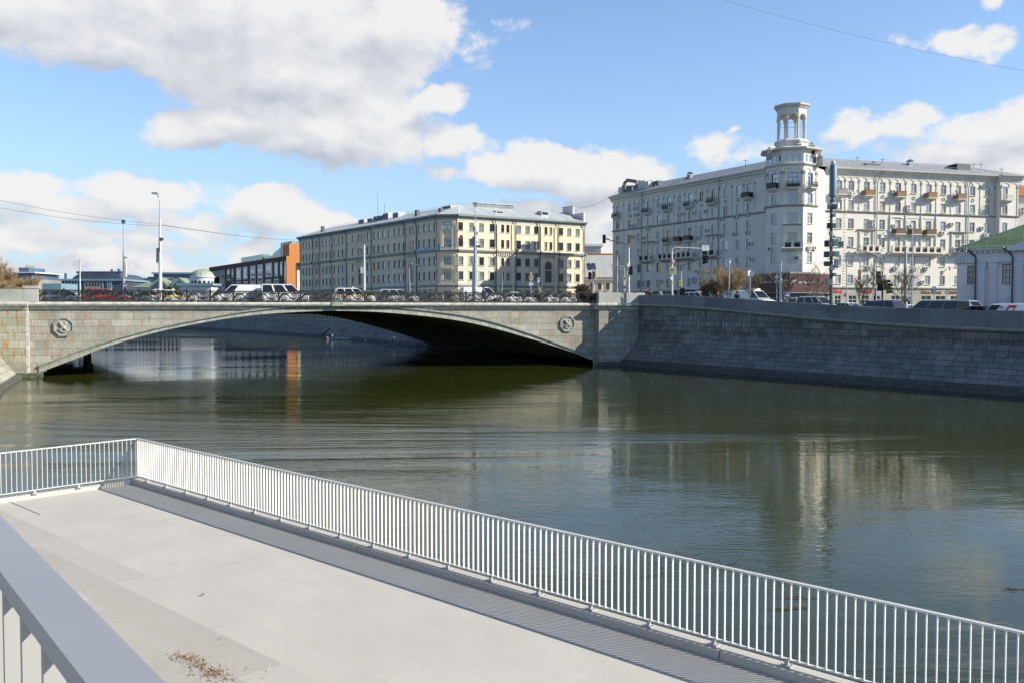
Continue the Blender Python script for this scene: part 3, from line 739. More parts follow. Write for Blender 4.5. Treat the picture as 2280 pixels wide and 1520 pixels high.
# dry leaf litter on the step, twigs
lm = MB(); rnd = random.Random(3)
for (px, py, n, sx, sy) in ((418, 1466, 150, .12, .05), (474, 1497, 210, .14, .06), (560, 1495, 12, .1, .05)):
    c = ground_at(px, py, 2.95)
    for k in range(n):
        p = c + TD*rnd.gauss(0, sx) + TN*rnd.gauss(0, sy); a = rnd.uniform(0, 6.28); s_ = rnd.uniform(.004, .012)
        if p.z < 0: continue
        e = Vector((math.cos(a), math.sin(a), 0))*s_*1.6; f = Vector((-math.sin(a), math.cos(a), 0))*s_*.5
        zz = Vector((0, 0, rnd.uniform(.003, .02)))
        lm.face([p-e+Vector((0, 0, .003)), p+f+zz, p+e+Vector((0, 0, .003)), p-f+zz*.3+Vector((0, 0, .002))], 'leaf_litter')
mat('leaf_litter', (.34, .20, .10), .9, .3, 30)
o = lm.build('leaf_litter'); tag(o, 'two patches of brown dry leaf litter on the pale concrete step', 'litter', kind='stuff')
pb = MB(); c = ground_at(452, 1323, 1.62); pb.lathe([(.0, 0), (.025, .004), (.02, .018), (.0, .022)], c, 'stone_dark', 7); tag(pb.build('pebble'), 'small dark pebble lying on the concrete terrace', 'pebble')
# ------------------------------------------------------------------ building materials
def plaster(c1, c2, scale=.35, streak=.15, sc_=(.12, .12, .09)):
    def fn(T, b):
        c = T.co('Object'); n = T.noise(c, scale, 5, .6); n2 = T.noise(T.map(c, (1.3, 1.3, .16)), 1.2, 5, .7); n3 = T.noise(c, 5, 5, .6)
        col = T.mix(T.ramp(n, .3, .7), c1, c2); col = T.mix(T.ramp(n3, .4, .8, 0, .12), col, tuple(x*.75 for x in c1))
        col = T.mix(T.ramp(n2, .55, .75, 0, streak), col, sc_)
        T.set(b.inputs['Base Color'], col)
    return fn
mat('plaster_white', fn=plaster((.66, .63, .54), (.74, .71, .63), streak=.18), rough=.9, spec=.25)
mat('trim_white', (.69, .665, .60), .85, .08, 1)
mat('trim_grey', (.34, .34, .30), .85, .12, 1)
mat('plaster_yellow', fn=plaster((.79, .64, .44), (.84, .70, .50), streak=.08, sc_=(.25, .2, .12)), rough=.9, spec=.25)
mat('trim_cream', (.66, .64, .58), .85, .08, 1)
mat('cornice_green', (.36, .40, .38), .7, .1, 1)
mat('plaster_pink', fn=plaster((.76, .66, .64), (.80, .71, .69), streak=.08), rough=.9, spec=.25)
mat('plaster_cream', fn=plaster((.66, .60, .48), (.72, .66, .54)), rough=.9)
mat('win_frame', (.62, .62, .60), .5, .04, 3)
mat('win_frame_dark', (.06, .05, .045), .5, .04, 3)
mat('win_frame_wood', (.28, .12, .04), .5, .1, 3)
mat('glass', (.018, .024, .03), .06, .1, .5, spec=.9, ior=1.9)
mat('glass_curtain', (.34, .36, .37), .12, .25, 1.5, spec=.9, ior=1.8, col2=(.14, .16, .17))
mat('glass_blue', (.05, .09, .15), .05, .2, .6, spec=1, ior=2.2)
mat('metal_roof', (.40, .43, .44), .45, .15, .5, metal=.35, col2=(.30, .33, .34))
def seam(c1, c2, ang, sp, roug, metal):
    def fn(T, b):
        c = T.co('Object'); p = T.map(c, rot=(0, 0, -ang)); U, V, Z = T.sep(p)
        fr = T.math('FRACT', T.math('DIVIDE', U, sp)); ln = T.math('LESS_THAN', fr, .12)
        cell = T.math('FLOOR', T.math('DIVIDE', U, sp)); wn = T.n.new('ShaderNodeTexWhiteNoise'); wn.noise_dimensions = '1D'; T.set(wn.inputs['W'], cell)
        col = T.mix(T.math('ADD', T.math('MULTIPLY', wn.outputs[0], .5), T.math('MULTIPLY', T.noise(c, .8, 4), .5)), c1, c2)
        T.set(b.inputs['Base Color'], T.mix(ln, col, tuple(x*.55 for x in c1)))
        b.inputs['Metallic'].default_value = metal
        bp = T.n.new('ShaderNodeBump'); bp.inputs['Strength'].default_value = .6; bp.inputs['Distance'].default_value = .05; T.set(bp.inputs['Height'], ln); T.l.new(bp.outputs[0], b.inputs['Normal'])
    return fn
mat('iron_grey', (.10, .105, .11), .6, .1, 3)
mat('pipe', (.34, .37, .38), .5, .1, 3)
mat('pipe_dark', (.06, .065, .065), .5, .1, 3)
mat('ac_white', (.58, .58, .55), .6, .06, 3)
mat('black_gap', (.012, .012, .013), .8, .1, 3)
mat('balcony_brown', (.22, .12, .055), .8, .3, 4, col2=(.10, .06, .035))
mat('balcony_orange', (.32, .19, .085), .8, .2, 4)
mat('red_paint', (.55, .03, .02), .5, .05, 3)
mat('brick_orange', (.60, .24, .07), .85, .12, 2)
mat('brick_brown', (.10, .045, .03), .85, .2, 2)
mat('roof_orange', (.50, .19, .08), .85, .2, 1)
mat('roof_green', (.13, .24, .12), .6, .15, .8, col2=(.09, .17, .09))
mat('green_pale', (.38, .48, .34), .6, .1, 1)
mat('fascia_maroon', fn=seam((.055, .014, .016), (.085, .028, .028), 0, .35, .5, 0), rough=.55)
mat('fascia_black', (.015, .016, .018), .4, .1, 1)
mat('letter_white', (.75, .75, .72), .6, .02, 1)
mat('shop_glass', (.012, .035, .032), .05, .4, .4, ior=1.45)
mat('stucco_rustic', fn=masonry((.38, .37, .31), (.52, .50, .43), (.24, .23, .19), 1.0, .5, ms=.03), rough=.9)

# ------------------------------------------------------------------ building helpers
def wall_holes(mb, F, u0, u1, z0, z1, holes, m, depth=.24, d=0, rev=None):
    """wall with rectangular openings and their reveals; holes: (ua,ub,za,zb)"""
    H = [h for h in holes if h[0] > u0 and h[1] < u1]
    cu_ = sorted({u0, u1} | {h[0] for h in H} | {h[1] for h in H})
    for a, b in zip(cu_[:-1], cu_[1:]):
        if b-a < 1e-5: continue
        mid = (a+b)/2; hs = sorted([(max(h[2], z0), min(h[3], z1)) for h in H if h[0] < mid < h[1]]); z = z0
        for h0, h1 in hs+[(z1, z1)]:
            if h0 > z+1e-5: mb.face([F.P(a, z, d), F.P(b, z, d), F.P(b, h0, d), F.P(a, h0, d)], m, [(a, z), (b, z), (b, h0), (a, h0)])
            z = max(z, h1)
    rev = rev or m
    for a, b, z_, y in H:
        e = d-depth
        mb.face([F.P(a, z_, d), F.P(a, z_, e), F.P(a, y, e), F.P(a, y, d)][::-1], rev); mb.face([F.P(b, z_, d), F.P(b, z_, e), F.P(b, y, e), F.P(b, y, d)], rev)
        mb.face([F.P(a, z_, d), F.P(b, z_, d), F.P(b, z_, e), F.P(a, z_, e)], rev); mb.face([F.P(a, y, d), F.P(b, y, d), F.P(b, y, e), F.P(a, y, e)][::-1], rev)
        mb.face([F.P(a, z_, e-.03), F.P(b, z_, e-.03), F.P(b, y, e-.03), F.P(a, y, e-.03)], 'black_gap')
WT = {}
def win_tmpl(w_, h, style, pane, sill='trim_white', frame='win_frame'):
    """(frame, pane, sill) mesh builders; local x along the wall, -y outward, origin at bottom centre"""
    key = (round(w_, 2), round(h, 2), style, pane, sill, frame)
    if key in WT: return WT[key]
    f, p, s = MB(), MB(), MB(); t = .07
    f.box((-w_/2+t/2, 0, h/2), (t, .08, h), frame); f.box((w_/2-t/2, 0, h/2), (t, .08, h), frame)
    f.box((0, 0, t/2), (w_-2*t, .08, t), frame); f.box((0, 0, h-t/2), (w_-2*t, .08, t), frame)
    if style in ('T', 'D'):
        f.box((0, -.005, h*.70), (w_-2*t, .07, t*.9), frame); f.box((0, -.003, h*.35), (t*.9, .07, h*.7-t), frame)
        if style == 'D': f.box((0, -.003, h*.85), (t*.8, .07, h*.26), frame)
    if style == 'H': f.box((0, -.005, h*.72), (w_-2*t, .07, t), frame)
    if style == 'V':
        f.box((0, -.003, h/2), (t, .07, h-2*t), frame)
    if style == 'G':
        for k in range(1, 3): f.box((-w_/2+k*w_/3, -.003, h/2), (t*.8, .07, h-2*t), frame)
        for k in range(1, 3): f.box((0, -.006, h*k/3), (w_-2*t, .07, t*.8), frame)
    p.box((0, .03, h/2), (w_-t, .02, h-t), pane)
    s.box((0, -.18, -.045), (w_+.16, .36, .07), sill)
    WT[key] = (f, p, s, f.mesh('window'), p.mesh('pane'), s.mesh('sill')); return WT[key]
def put_window(root, F, u, z, w_, h, style='T', pane='glass', sill='trim_white', frame='win_frame', d=-.18, stuff=None):
    f, p, s, fm, pm_, sm = win_tmpl(w_, h, style, pane, sill, frame)
    if stuff is not None:
        M = F.M(u, z, d); stuff.add(f, M); stuff.add(p, M); stuff.add(s, M); return
    o = link('window', fm, root, F.P(u, z, d)-root.location, F.rz)
    link('pane', pm_, o); 
    if sill: link('sill', sm, o)
    return o
rw = random.Random(11)
mat('glass_blind', (.52, .50, .44), .25, .2, 2, ior=1.6)
def rand_pane(): return rw.choice(['glass', 'glass', 'glass_curtain', 'glass_curtain', 'glass_blue', 'glass_blind'])
AC = MB(); AC.box((0, -.22, .3), (.88, .36, .62), 'ac_white')
AC.lathe([(.0, 0), (.23, 0)], (0, 0, 0), 'black_gap', 12) if False else None
AC.ring([[Vector((-.1+.22*math.cos(t), -.405, .3+.22*math.sin(t))) for t in [k*math.pi/6 for k in range(12)]], [Vector((-.1+.20*math.cos(t), -.412, .3+.20*math.sin(t))) for t in [k*math.pi/6 for k in range(12)]]], 'black_gap')
for sx in (-.3, .3): AC.box((sx, -.2, -.03), (.04, .4, .04), 'iron_grey')
acme = AC.mesh('air_conditioner')
def put_ac(root, F, px, py, d=.02):
    u, z = F.hit(px, py); link('air_conditioner', acme, root, F.P(u, z-.3, d)-root.location, F.rz)
def lift(o, root):
    o.parent = root; o.matrix_parent_inverse = Matrix.Translation(-Vector(root.location)); return o
def balcony(root, F, u, z, w_, dep, style, slab='trim_white'):
    """small balcony: slab on a curved corbel, railing"""
    b = MB(); F.box(b, u-w_/2, u+w_/2, z-.16, z, 0, dep, slab)
    F.prof(b, [(0, z-.62), (dep*.35, z-.58), (dep*.7, z-.4), (dep*.86, z-.16), (0, z-.16)], u-w_*.38, u+w_*.38, slab)
    o = lift(b.build('balcony'), root); r = MB(); H = 1.0
    if style in ('iron', 'pale'):
        m = 'iron_black' if style == 'iron' else 'trim_white'
        F.box(r, u-w_/2, u+w_/2, z+H-.05, z+H, dep-.06, dep, m); F.box(r, u-w_/2, u+w_/2, z+.06, z+.1, dep-.05, dep-.01, m)
        for sx in (u-w_/2+.02, u+w_/2-.02): F.box(r, sx-.02, sx+.02, z+H-.05, z+H, 0, dep, m)
        n = max(4, int(w_/.12))
        for k in range(n+1): x = u-w_/2+.02+(w_-.04)*k/n; F.box(r, x-.012, x+.012, z, z+H-.03, dep-.045, dep-.02, m)
        for sx in (u-w_/2+.02, u+w_/2-.02):
            for k in range(5): F.box(r, sx-.012, sx+.012, z, z+H-.03, dep*k/5, dep*k/5+.025, m)
        if style == 'iron': F.box(r, u-w_/2+.05, u+w_/2-.05, z+.15, z+H*.55, dep-.035, dep-.03, m)
    else:
        m = {'brown': 'balcony_brown', 'orange': 'balcony_orange', 'dark': 'fascia_black', 'greyp': 'trim_grey'}[style]
        F.box(r, u-w_/2, u+w_/2, z+.02, z+H*.92, dep-.07, dep-.01, m)
        for sx in (u-w_/2+.03, u+w_/2-.03): F.box(r, sx-.03, sx+.03, z+.02, z+H*.92, 0, dep-.08, m)
        F.box(r, u-w_/2-.04, u+w_/2+.04, z+H*.92, z+H, dep-.12, dep+.03, 'iron_grey')
    rr = r.build('railing', None); rr.parent = o; return o
def long_balcony(root, F, ua, ub, z, dep, dark):
    b = MB(); F.prof(b, [(0, z-.75), (dep*.3, z-.6), (dep*.75, z-.32), (dep, z-.28), (dep+.06, z-.1), (dep, z), (0, z)], ua, ub, 'trim_white')
    o = lift(b.build('balcony'), root); r = MB(); n = max(2, round((ub-ua)/1.7)); st = (ub-ua)/n
    for k in range(n+1):
        x = ua+.25+(ub-ua-.5)*k/n; F.box(r, x-.24, x+.24, z, z+1.12, dep-.45, dep-.02, 'trim_white')
    F.box(r, ua+.1, ub-.1, z+.96, z+1.08, dep-.3, dep-.08, 'trim_white')
    k = ua+.5
    while k < ub-.4: F.box(r, k, k+.05, z, z+.98, dep-.22, dep-.16, dark); k += .16
    F.box(r, ua+.45, ub-.45, z+.02, z+.7, dep-.3, dep-.26, dark)
    rr = r.build('balustrade', None); rr.parent = o; return o
def arch_strip(mb, F, u0, u1, zs, r_, m, d=.09, t=.11, n=8):
    """half-round moulding between u0 and u1 springing at zs"""
    cx = (u0+u1)/2; rx = (u1-u0)/2
    P_ = []
    for k in range(n+1):
        a = math.pi*k/n; P_.append((cx-rx*math.cos(a), zs+r_*math.sin(a), cx-(rx-t)*math.cos(a), zs+(r_-t)*math.sin(a)))
    for A, B in zip(P_[:-1], P_[1:]):
        a, b, c, e = [F.P(A[0], A[1], d), F.P(B[0], B[1], d), F.P(B[2], B[3], d), F.P(A[2], A[3], d)]
        mb.face([a, e, c, b], m)
        mb.face([F.P(A[0], A[1], 0), a, b, F.P(B[0], B[1], 0)], m); mb.face([F.P(A[2], A[3], 0), e, c, F.P(B[2], B[3], 0)], m)
def shaft(mb, F, u, z0, z1, w_, d, m, bands=0):
    F.box(mb, u-w_/2, u+w_/2, z0, z1, 0, d, m)
    for k in range(bands): z = z0+(z1-z0)*(k+.5)/bands; F.box(mb, u-w_*.8, u+w_*.8, z-.07, z+.07, 0, d*1.35, m)

# ------------------------------------------------------------------ the white apartment building with the tower
WL = Fac((23.5, 208.7), (47.5, 166.0)); WR = Fac((57.6, 165.0), (57.6+.962*42.2, 165.0+.273*42.2))
Hh = math.hypot(52.3, 0)
AB = empty('apartment_building', (50, 165, 5.2), label='white seven storey apartment building with a columned corner tower and maroon shop fascia', cat='building')
ROWZ = [(27.95, 29.75), (24.45, 26.2), (20.95, 22.8), (17.55, 19.4), (14.15, 16.0), (10.75, 12.4)]
EZ = 31.5; MIDZ = 24.05; LOWZ = 9.95; BASE = 3.5
colsL = [1375, 1401.5, 1422.5, 1443.6, 1466, 1488.4, 1512.6, 1536, 1561.7, 1588, 1614.7, 1643, 1667]
colsR = [1867, 1894, 1928.5, 1963.5, 1998, 2032.5, 2066.5, 2099, 2132, 2163.7, 2196.5]
PB = Fac(tuple(WR.P(WR.hit(2214, 550)[0], 0, 1.2)[:2]), tuple(WR.P(WR.hit(2254, 550)[0], 0, 1.2)[:2]))
def cols_u(F, cols, d=0): return [F.hit(c, 545, d)[0] for c in cols]
uL = cols_u(WL, colsL); uR = cols_u(WR, colsR); uP = [PB.hit(2236, 545)[0]]
WW = 1.25
wins = []   # (F,u,z,w,h,style,pane,frame)
walls = MB()
def wing(F, us, u0, u1, doors=()):
    holes = []
    for r, (za, zb) in enumerate(ROWZ):
        for k, u in enumerate(us):
            z0 = za-.75 if (r, k) in doors else za
            holes.append((u-WW/2, u+WW/2, z0, zb))
            fr = 'win_frame'
            if rw.random() < .08: fr = 'win_frame_wood'
            wins.append((F, u, z0, WW, zb-z0, rw.choice('TTTVD'), rand_pane(), fr))
    wall_holes(walls, F, u0, u1, BASE, EZ, holes, 'plaster_white', .26)
dL = {(0, 0), (0, 3), (0, 5), (0, 7), (0, 9), (0, 12), (2, 5), (2, 6), (2, 7), (3, 3), (3, 5), (3, 6), (3, 7), (3, 9)}
dR = {(0, 2), (0, 4), (0, 6), (0, 8), (0, 0), (2, 4), (2, 5), (2, 6), (3, 2), (3, 4), (3, 5), (3, 6), (3, 8)}
wing(WL, uL, 0, WL.L, dL); wing(WR, uR, 0, WR.hit(2216, 545)[0], dR); wing(PB, uP, 0, PB.L, {(0, 0)})
# body behind the facades
bk = [WL.P(0, 0, 0), WL.P(0, 0, -14), WL.P(WL.L-6, 0, -14), PB.P(PB.L, 0, -14), PB.P(PB.L, 0, 0)]
for a, b in zip(bk[:-1], bk[1:]): walls.face([b+Vector((0, 0, BASE)), a+Vector((0, 0, BASE)), a+Vector((0, 0, EZ)), b+Vector((0, 0, EZ))], 'plaster_white')
PB.box(walls, -.02, 0, BASE, EZ, -1.5, 0, 'plaster_white')
# recessed return walls joining wings and tower
TC = Vector((49.7, 160.2, 0)); RAD = 4.6
ROT = math.atan2(-.975, -.22)          # direction of the front face normal
vert = lambda k, r=RAD: TC + Vector((math.cos(ROT+math.pi/8+k*math.pi/4)*r, math.sin(ROT+math.pi/8+k*math.pi/4)*r, 0))
# faces k: between vert(k-1), vert(k); k=0 front, k=1 right(lit), k=-1 left
faces = {k: Fac(tuple(vert(k-1)[:2]), tuple(vert(k)[:2])) for k in (-2, -1, 0, 1, 2)}
TWH = []
trow = ROWZ
for k in (-1, 0, 1):
    F = faces[k]; holes = []; mid = F.L/2; w_ = 1.75 if k == 0 else 1.35
    for r, (za, zb) in enumerate(trow):
        z0 = za-.75 if (r == 0 or (r == 3 and k == 0)) else za
        holes.append((mid-w_/2, mid+w_/2, z0, zb)); wins.append((F, mid, z0, w_, zb-z0, 'T', 'glass_blue' if r == 0 else rand_pane(), 'win_frame_dark' if r == 0 else 'win_frame'))
    wall_holes(walls, F, 0, F.L, BASE, 31.2, holes, 'plaster_white', .26)
for k in (-2, 2): wall_holes(walls, faces[k], 0, faces[k].L, BASE, 31.2, [], 'plaster_white')
jl = [WL.P(WL.L, 0, 0), vert(-3)]; jr = [vert(2), WR.P(0, 0, 0)]
for a, b in (jl, jr): walls.face([a+Vector((0, 0, BASE)), b+Vector((0, 0, BASE)), b+Vector((0, 0, EZ-.1)), a+Vector((0, 0, EZ-.1))], 'plaster_white')
lift(walls.build('wall'), AB)
# windows: the hundred nearest as parts, the others as one
wins.sort(key=lambda t: (t[0].P(t[1], 0)).xy.length)
rest = MB()
for i, (F, u, z, w_, h, st, pa, fr) in enumerate(wins):
    put_window(AB, F, u, z, w_, h, st, pa, 'trim_white', fr, stuff=None if i < 100 else rest)
lift(rest.build('window'), AB)['kind'] = 'stuff'
# belt courses, eaves cornice
co_ = MB()
ev = [(0, EZ-.75), (.12, EZ-.7), (.18, EZ-.35), (.55, EZ-.15), (.62, EZ+.1), (1.0, EZ+.3), (1.05, EZ+.5), (0, EZ+.55)]
for F, a, b in ((WL, -.6, WL.L+.2), (WR, -.2, WR.hit(2216, 545)[0]+.2), (PB, -.4, PB.L+.8)): F.prof(co_, ev, a, b, 'trim_white')
lift(co_.build('cornice'), AB)
sc2 = MB()
for F, a, b in ((WL, -.15, WL.L), (WR, 0, WR.hit(2216, 545)[0]), (PB, 0, PB.L+.2)) + tuple((faces[k], -.06, faces[k].L+.06) for k in (-2, -1, 0, 1, 2)):
    F.prof(sc2, [(0, MIDZ-.2), (.15, MIDZ-.15), (.3, MIDZ+.05), (.3, MIDZ+.15), (0, MIDZ+.2)], a, b, 'trim_grey')
    if F in (WR, PB): F.prof(sc2, [(0, LOWZ-.25), (.2, LOWZ-.2), (.34, LOWZ), (.34, LOWZ+.15), (0, LOWZ+.22)], a, b, 'trim_grey')
    if F is WL: F.prof(sc2, [(0, LOWZ-.06), (.1, LOWZ-.04), (.1, LOWZ+.06), (0, LOWZ+.1)], a, b, 'trim_grey')
lift(sc2.build('string_course'), AB)
# blind arcade with slim shafts
bl = MB(); zs = 30.0; ra = .62
def arcade(F, us, u0, u1):
    ms = [(a+b)/2 for a, b in zip(us[:-1], us[1:])]
    st = [us[0]-(ms[0]-us[0]) if len(us) > 1 else u0+.25] + ms + [us[-1]+(us[-1]-ms[-1]) if len(us) > 1 else u1-.25]
    st = [max(u0+.12, min(u1-.12, x)) for x in st]
    for i in range(len(st)-1):
        a, b = st[i], st[i+1]; m_ = (a+b)/2
        arch_strip(bl, F, a, m_, zs, ra, 'trim_white'); arch_strip(bl, F, m_, b, zs, ra, 'trim_white')
        F.box(bl, m_-.09, m_+.09, zs-.28, zs+.04, 0, .11, 'trim_white')
    for s_ in st:
        shaft(bl, F, s_, MIDZ+.2, zs-.5, .13, .1, 'trim_white', 4); F.box(bl, s_-.16, s_+.16, zs-.5, zs+.02, 0, .14, 'trim_grey')
arcade(WL, uL, 0, WL.L); arcade(WR, uR, 0, WR.hit(2214, 545)[0]); arcade(PB, uP, 0, PB.L)
for k in (-2, -1, 0, 1, 2): arcade(faces[k], [faces[k].L/2], 0, faces[k].L)
lift(bl.build('blind_arcade'), AB)
# rustic shafts framing balconies, corner quoins
ru = MB()
def rustic(F, u, z0, z1, w_=.34): 
    ru = MB()
    shaft(ru, F, u, z0, z1, w_*.7, .16, 'trim_white'); n = int((z1-z0)/.42)
    for k in range(n): F.box(ru, u-w_/2, u+w_/2, z0+k*.42, z0+k*.42+.22, 0, .24, 'trim_white')
    lift(ru.build('rusticated_shaft'), AB)
def mids(us, i, j): return (us[i]+us[j])/2
z4 = 16.75
for F, us, c in ((WL, uL, (5, 6, 7)), (WR, uR, (4, 5, 6))):
    for a in (mids(us, c[0]-1, c[0]), mids(us, c[0], c[1]), mids(us, c[1], c[2]), mids(us, c[2], c[2]+1)): rustic(F, a, z4, MIDZ-.3)
    for k in c: F.box(ru, us[k]-1.1, us[k]+1.1, 23.2, 23.36, 0, .1, 'trim_white')
for F, us, k in ((WL, uL, 3), (WL, uL, 9), (WR, uR, 2), (WR, uR, 8)):
    for s_ in (-1, 1): rustic(F, us[k]+s_*1.45, z4, 20.6)
    F.prof(ru, [(0, 20.6), (.3, 20.65), (.42, 20.9), (0, 20.95)], us[k]-1.9, us[k]+1.9, 'trim_grey')
F = faces[0]
for s_ in (-1, 1): rustic(F, F.L/2+s_*1.62, z4, 20.6)
F.prof(ru, [(0, 20.6), (.2, 20.65), (.28, 20.9), (0, 20.95)], .1, F.L-.1, 'trim_grey')
for F, u in ((WR, WR.hit(1881, 545)[0]), (PB, .15), (PB, PB.L-.2), (WL, WL.hit(1389, 545)[0]), (WL, .2)):
    k = LOWZ+.3
    while k < MIDZ-.5: F.box(ru, u-.3, u+.3, k, k+.26, 0, .06, 'trim_white'); k += .55
lift(ru.build('quoins_and_hoods'), AB)['kind'] = 'stuff'
for F, us, ks, zz in ((WR, uR, (3, 5, 7, 9, 10), 27.05), (WL, uL, (2, 4, 6, 8, 10, 11), 27.05), (WR, uR, (2, 8), 20.1), (WL, uL, (3, 9), 20.1)):
    for k in ks:
        rd = MB(); ring = [[F.P(us[k]+r_*math.cos(t), zz+r_*math.sin(t), d) for t in [j*math.pi/5 for j in range(10)]] for r_, d in ((.36, 0), (.36, .09), (.24, .09), (.22, .0))]
        rd.ring(ring, 'trim_grey', caps=False); lift(rd.build('roundel'), AB)
# balconies
for F, us, ks, st in ((WR, uR, (2, 4, 6, 8), 'orange'), (WR, uR, (0,), 'greyp'), (PB, uP, (0,), 'pale'), (WL, uL, (0, 3, 5, 7, 9), 'iron'), (WL, uL, (12,), 'dark')):
    for k in ks: balcony(AB, F, us[k], 27.15, 2.0, 1.15, st)
for k in (4, 5, 6): balcony(AB, WR, uR[k], 20.2, 2.2, 1.0, 'brown')
for k in (5, 6, 7): balcony(AB, WL, uL[k], 20.2, 1.9, 1.0, 'iron' if k == 5 else 'dark')
for k in (-1, 0, 1): balcony(AB, faces[k], faces[k].L/2, 27.15, 2.3 if k == 0 else 1.9, 1.0, 'dark' if k < 0 else 'iron')
long_balcony(AB, WR, mids(uR, 3, 4)-.5, mids(uR, 6, 7)+.5, z4, 1.5, 'balcony_brown')
long_balcony(AB, WR, uR[2]-2.2, uR[2]+2.2, z4, 1.4, 'balcony_brown'); long_balcony(AB, WR, uR[8]-2.2, uR[8]+2.2, z4, 1.4, 'balcony_brown')
long_balcony(AB, WL, mids(uL, 4, 5)-.4, mids(uL, 7, 8)+.4, z4, 1.5, 'fascia_black')
long_balcony(AB, WL, uL[3]-2.1, uL[3]+2.1, z4, 1.4, 'fascia_black'); long_balcony(AB, WL, uL[9]-2.1, uL[9]+2.1, z4, 1.4, 'fascia_black')
long_balcony(AB, faces[0], .0, faces[0].L, z4, .9, 'fascia_black')
# air conditioners at their places
for x, y in ((585, 478), (637, 400), (653, 470), (630, 585), (938, 363), (1022, 352), (943, 542), (1152, 463), (1267, 447), (1290, 320), (1390, 430), (620, 703), (733, 713), (778, 620), (868, 762), (1407, 632), (1317, 713), (1563, 517), (1560, 687), (1714, 493), (1697, 672), (1828, 470), (1832, 660), (1868, 778), (1876, 938), (1302, 1067), (1343, 1067), (1464, 1055), (727, 1180), (727, 1215), (923, 1175), (1270, 1145), (1270, 1180)):
    put_ac(AB, WL, 1280+x/4.75, 380+y/4.75)
for x, y in ((35, 355), (125, 367), (512, 350), (645, 485), (645, 515), (335, 615), (335, 650), (515, 655), (655, 660), (1030, 640), (950, 720), (1300, 675), (1330, 737), (1368, 740), (395, 868), (290, 1030), (527, 1035), (700, 1040), (803, 1035), (770, 1155)):
    put_ac(AB, WR, 1860+x/4, 340+y/4)
for k, x, y in ((-1, 1717, 555), (1, 1800, 553), (0, 1774, 575), (1, 1812, 553)): put_ac(AB, faces[k], x, y)
for x, y in ((175, 360), (1050, 365), (990, 1040), (435, 715)):
    ds = MB(); u, z = WR.hit(1860+x/4, 340+y/4)
    ds.ring([[WR.P(u+r_*math.cos(t)*.8, z+r_*math.sin(t), d) for t in [j*math.pi/5 for j in range(10)]] for r_, d in ((.05, .45), (.3, .5), (.5, .62), (.5, .64), (.3, .52))], 'ac_white'); WR.box(ds, u-.03, u+.03, z-.1, z+.02, 0, .5, 'iron_grey'); lift(ds.build('satellite_dish'), AB)
# drainpipes
for F, px, m in ((WL, 1429, 'pipe'), (WL, 1600, 'pipe'), (WR, 1950.5, 'pipe'), (WR, 2153, 'pipe')):
    dp = MB(); u = F.hit(px, 545)[0]; dp.tube([F.P(u+.9, EZ+.2, .9), F.P(u+.25, EZ-1.2, .25), F.P(u, EZ-2, .2), F.P(u, 5.6, .2)], .10, m, 7); lift(dp.build('drainpipe'), AB)
# roof
mat('roof_seam_right', fn=seam((.36, .37, .375), (.46, .47, .475), WR.rz, .6, .5, .25), rough=.5)
mat('roof_seam_left', fn=seam((.34, .36, .38), (.46, .48, .50), WL.rz, .6, .5, .25), rough=.5)
rf = MB(); RZ = EZ+.5
def rp_(F, u, d, z): return F.P(u, z, d)
wr_end = PB.L
e0, e1 = WL.P(-1.0, RZ, 1.0), WL.P(WL.L+1, RZ, 1.0); r0, r1 = WL.P(6, RZ+2.9, -6.5), WL.P(WL.L-1, RZ+2.9, -6.5)
rf.face([e0, e1, r1, r0], 'roof_seam_left'); g0, g1 = WL.P(-1, RZ, -14.5), WL.P(WL.L-6, RZ, -14.5)
rf.face([e0, r0, g0], 'roof_seam_left'); rf.face([g0, r0, r1, g1], 'roof_seam_left')
e2, e3 = WR.P(-1, RZ, 1.0), WR.P(WR.hit(2216, 545)[0]+.2, RZ, 1.0); e4, e5 = PB.P(-.6, RZ, 1.0), PB.P(PB.L+1.0, RZ, 1.0)
r2, r3 = WR.P(-3, RZ+2.9, -6.5), PB.P(PB.L-7.5, RZ+2.9, -7.7); g2, g3 = WR.P(-3, RZ, -14.5), PB.P(PB.L+1, RZ, -15)
rf.face([e2, e3, r3, r2], 'roof_seam_right'); rf.face([e3, e4, e5, r3], 'roof_seam_right'); rf.face([e5, g3, r3], 'roof_seam_right'); rf.face([r2, r3, g3, g2], 'roof_seam_right')
rf.face([r1, r2, e2, e1], 'roof_seam_right')
lift(rf.build('roof'), AB)
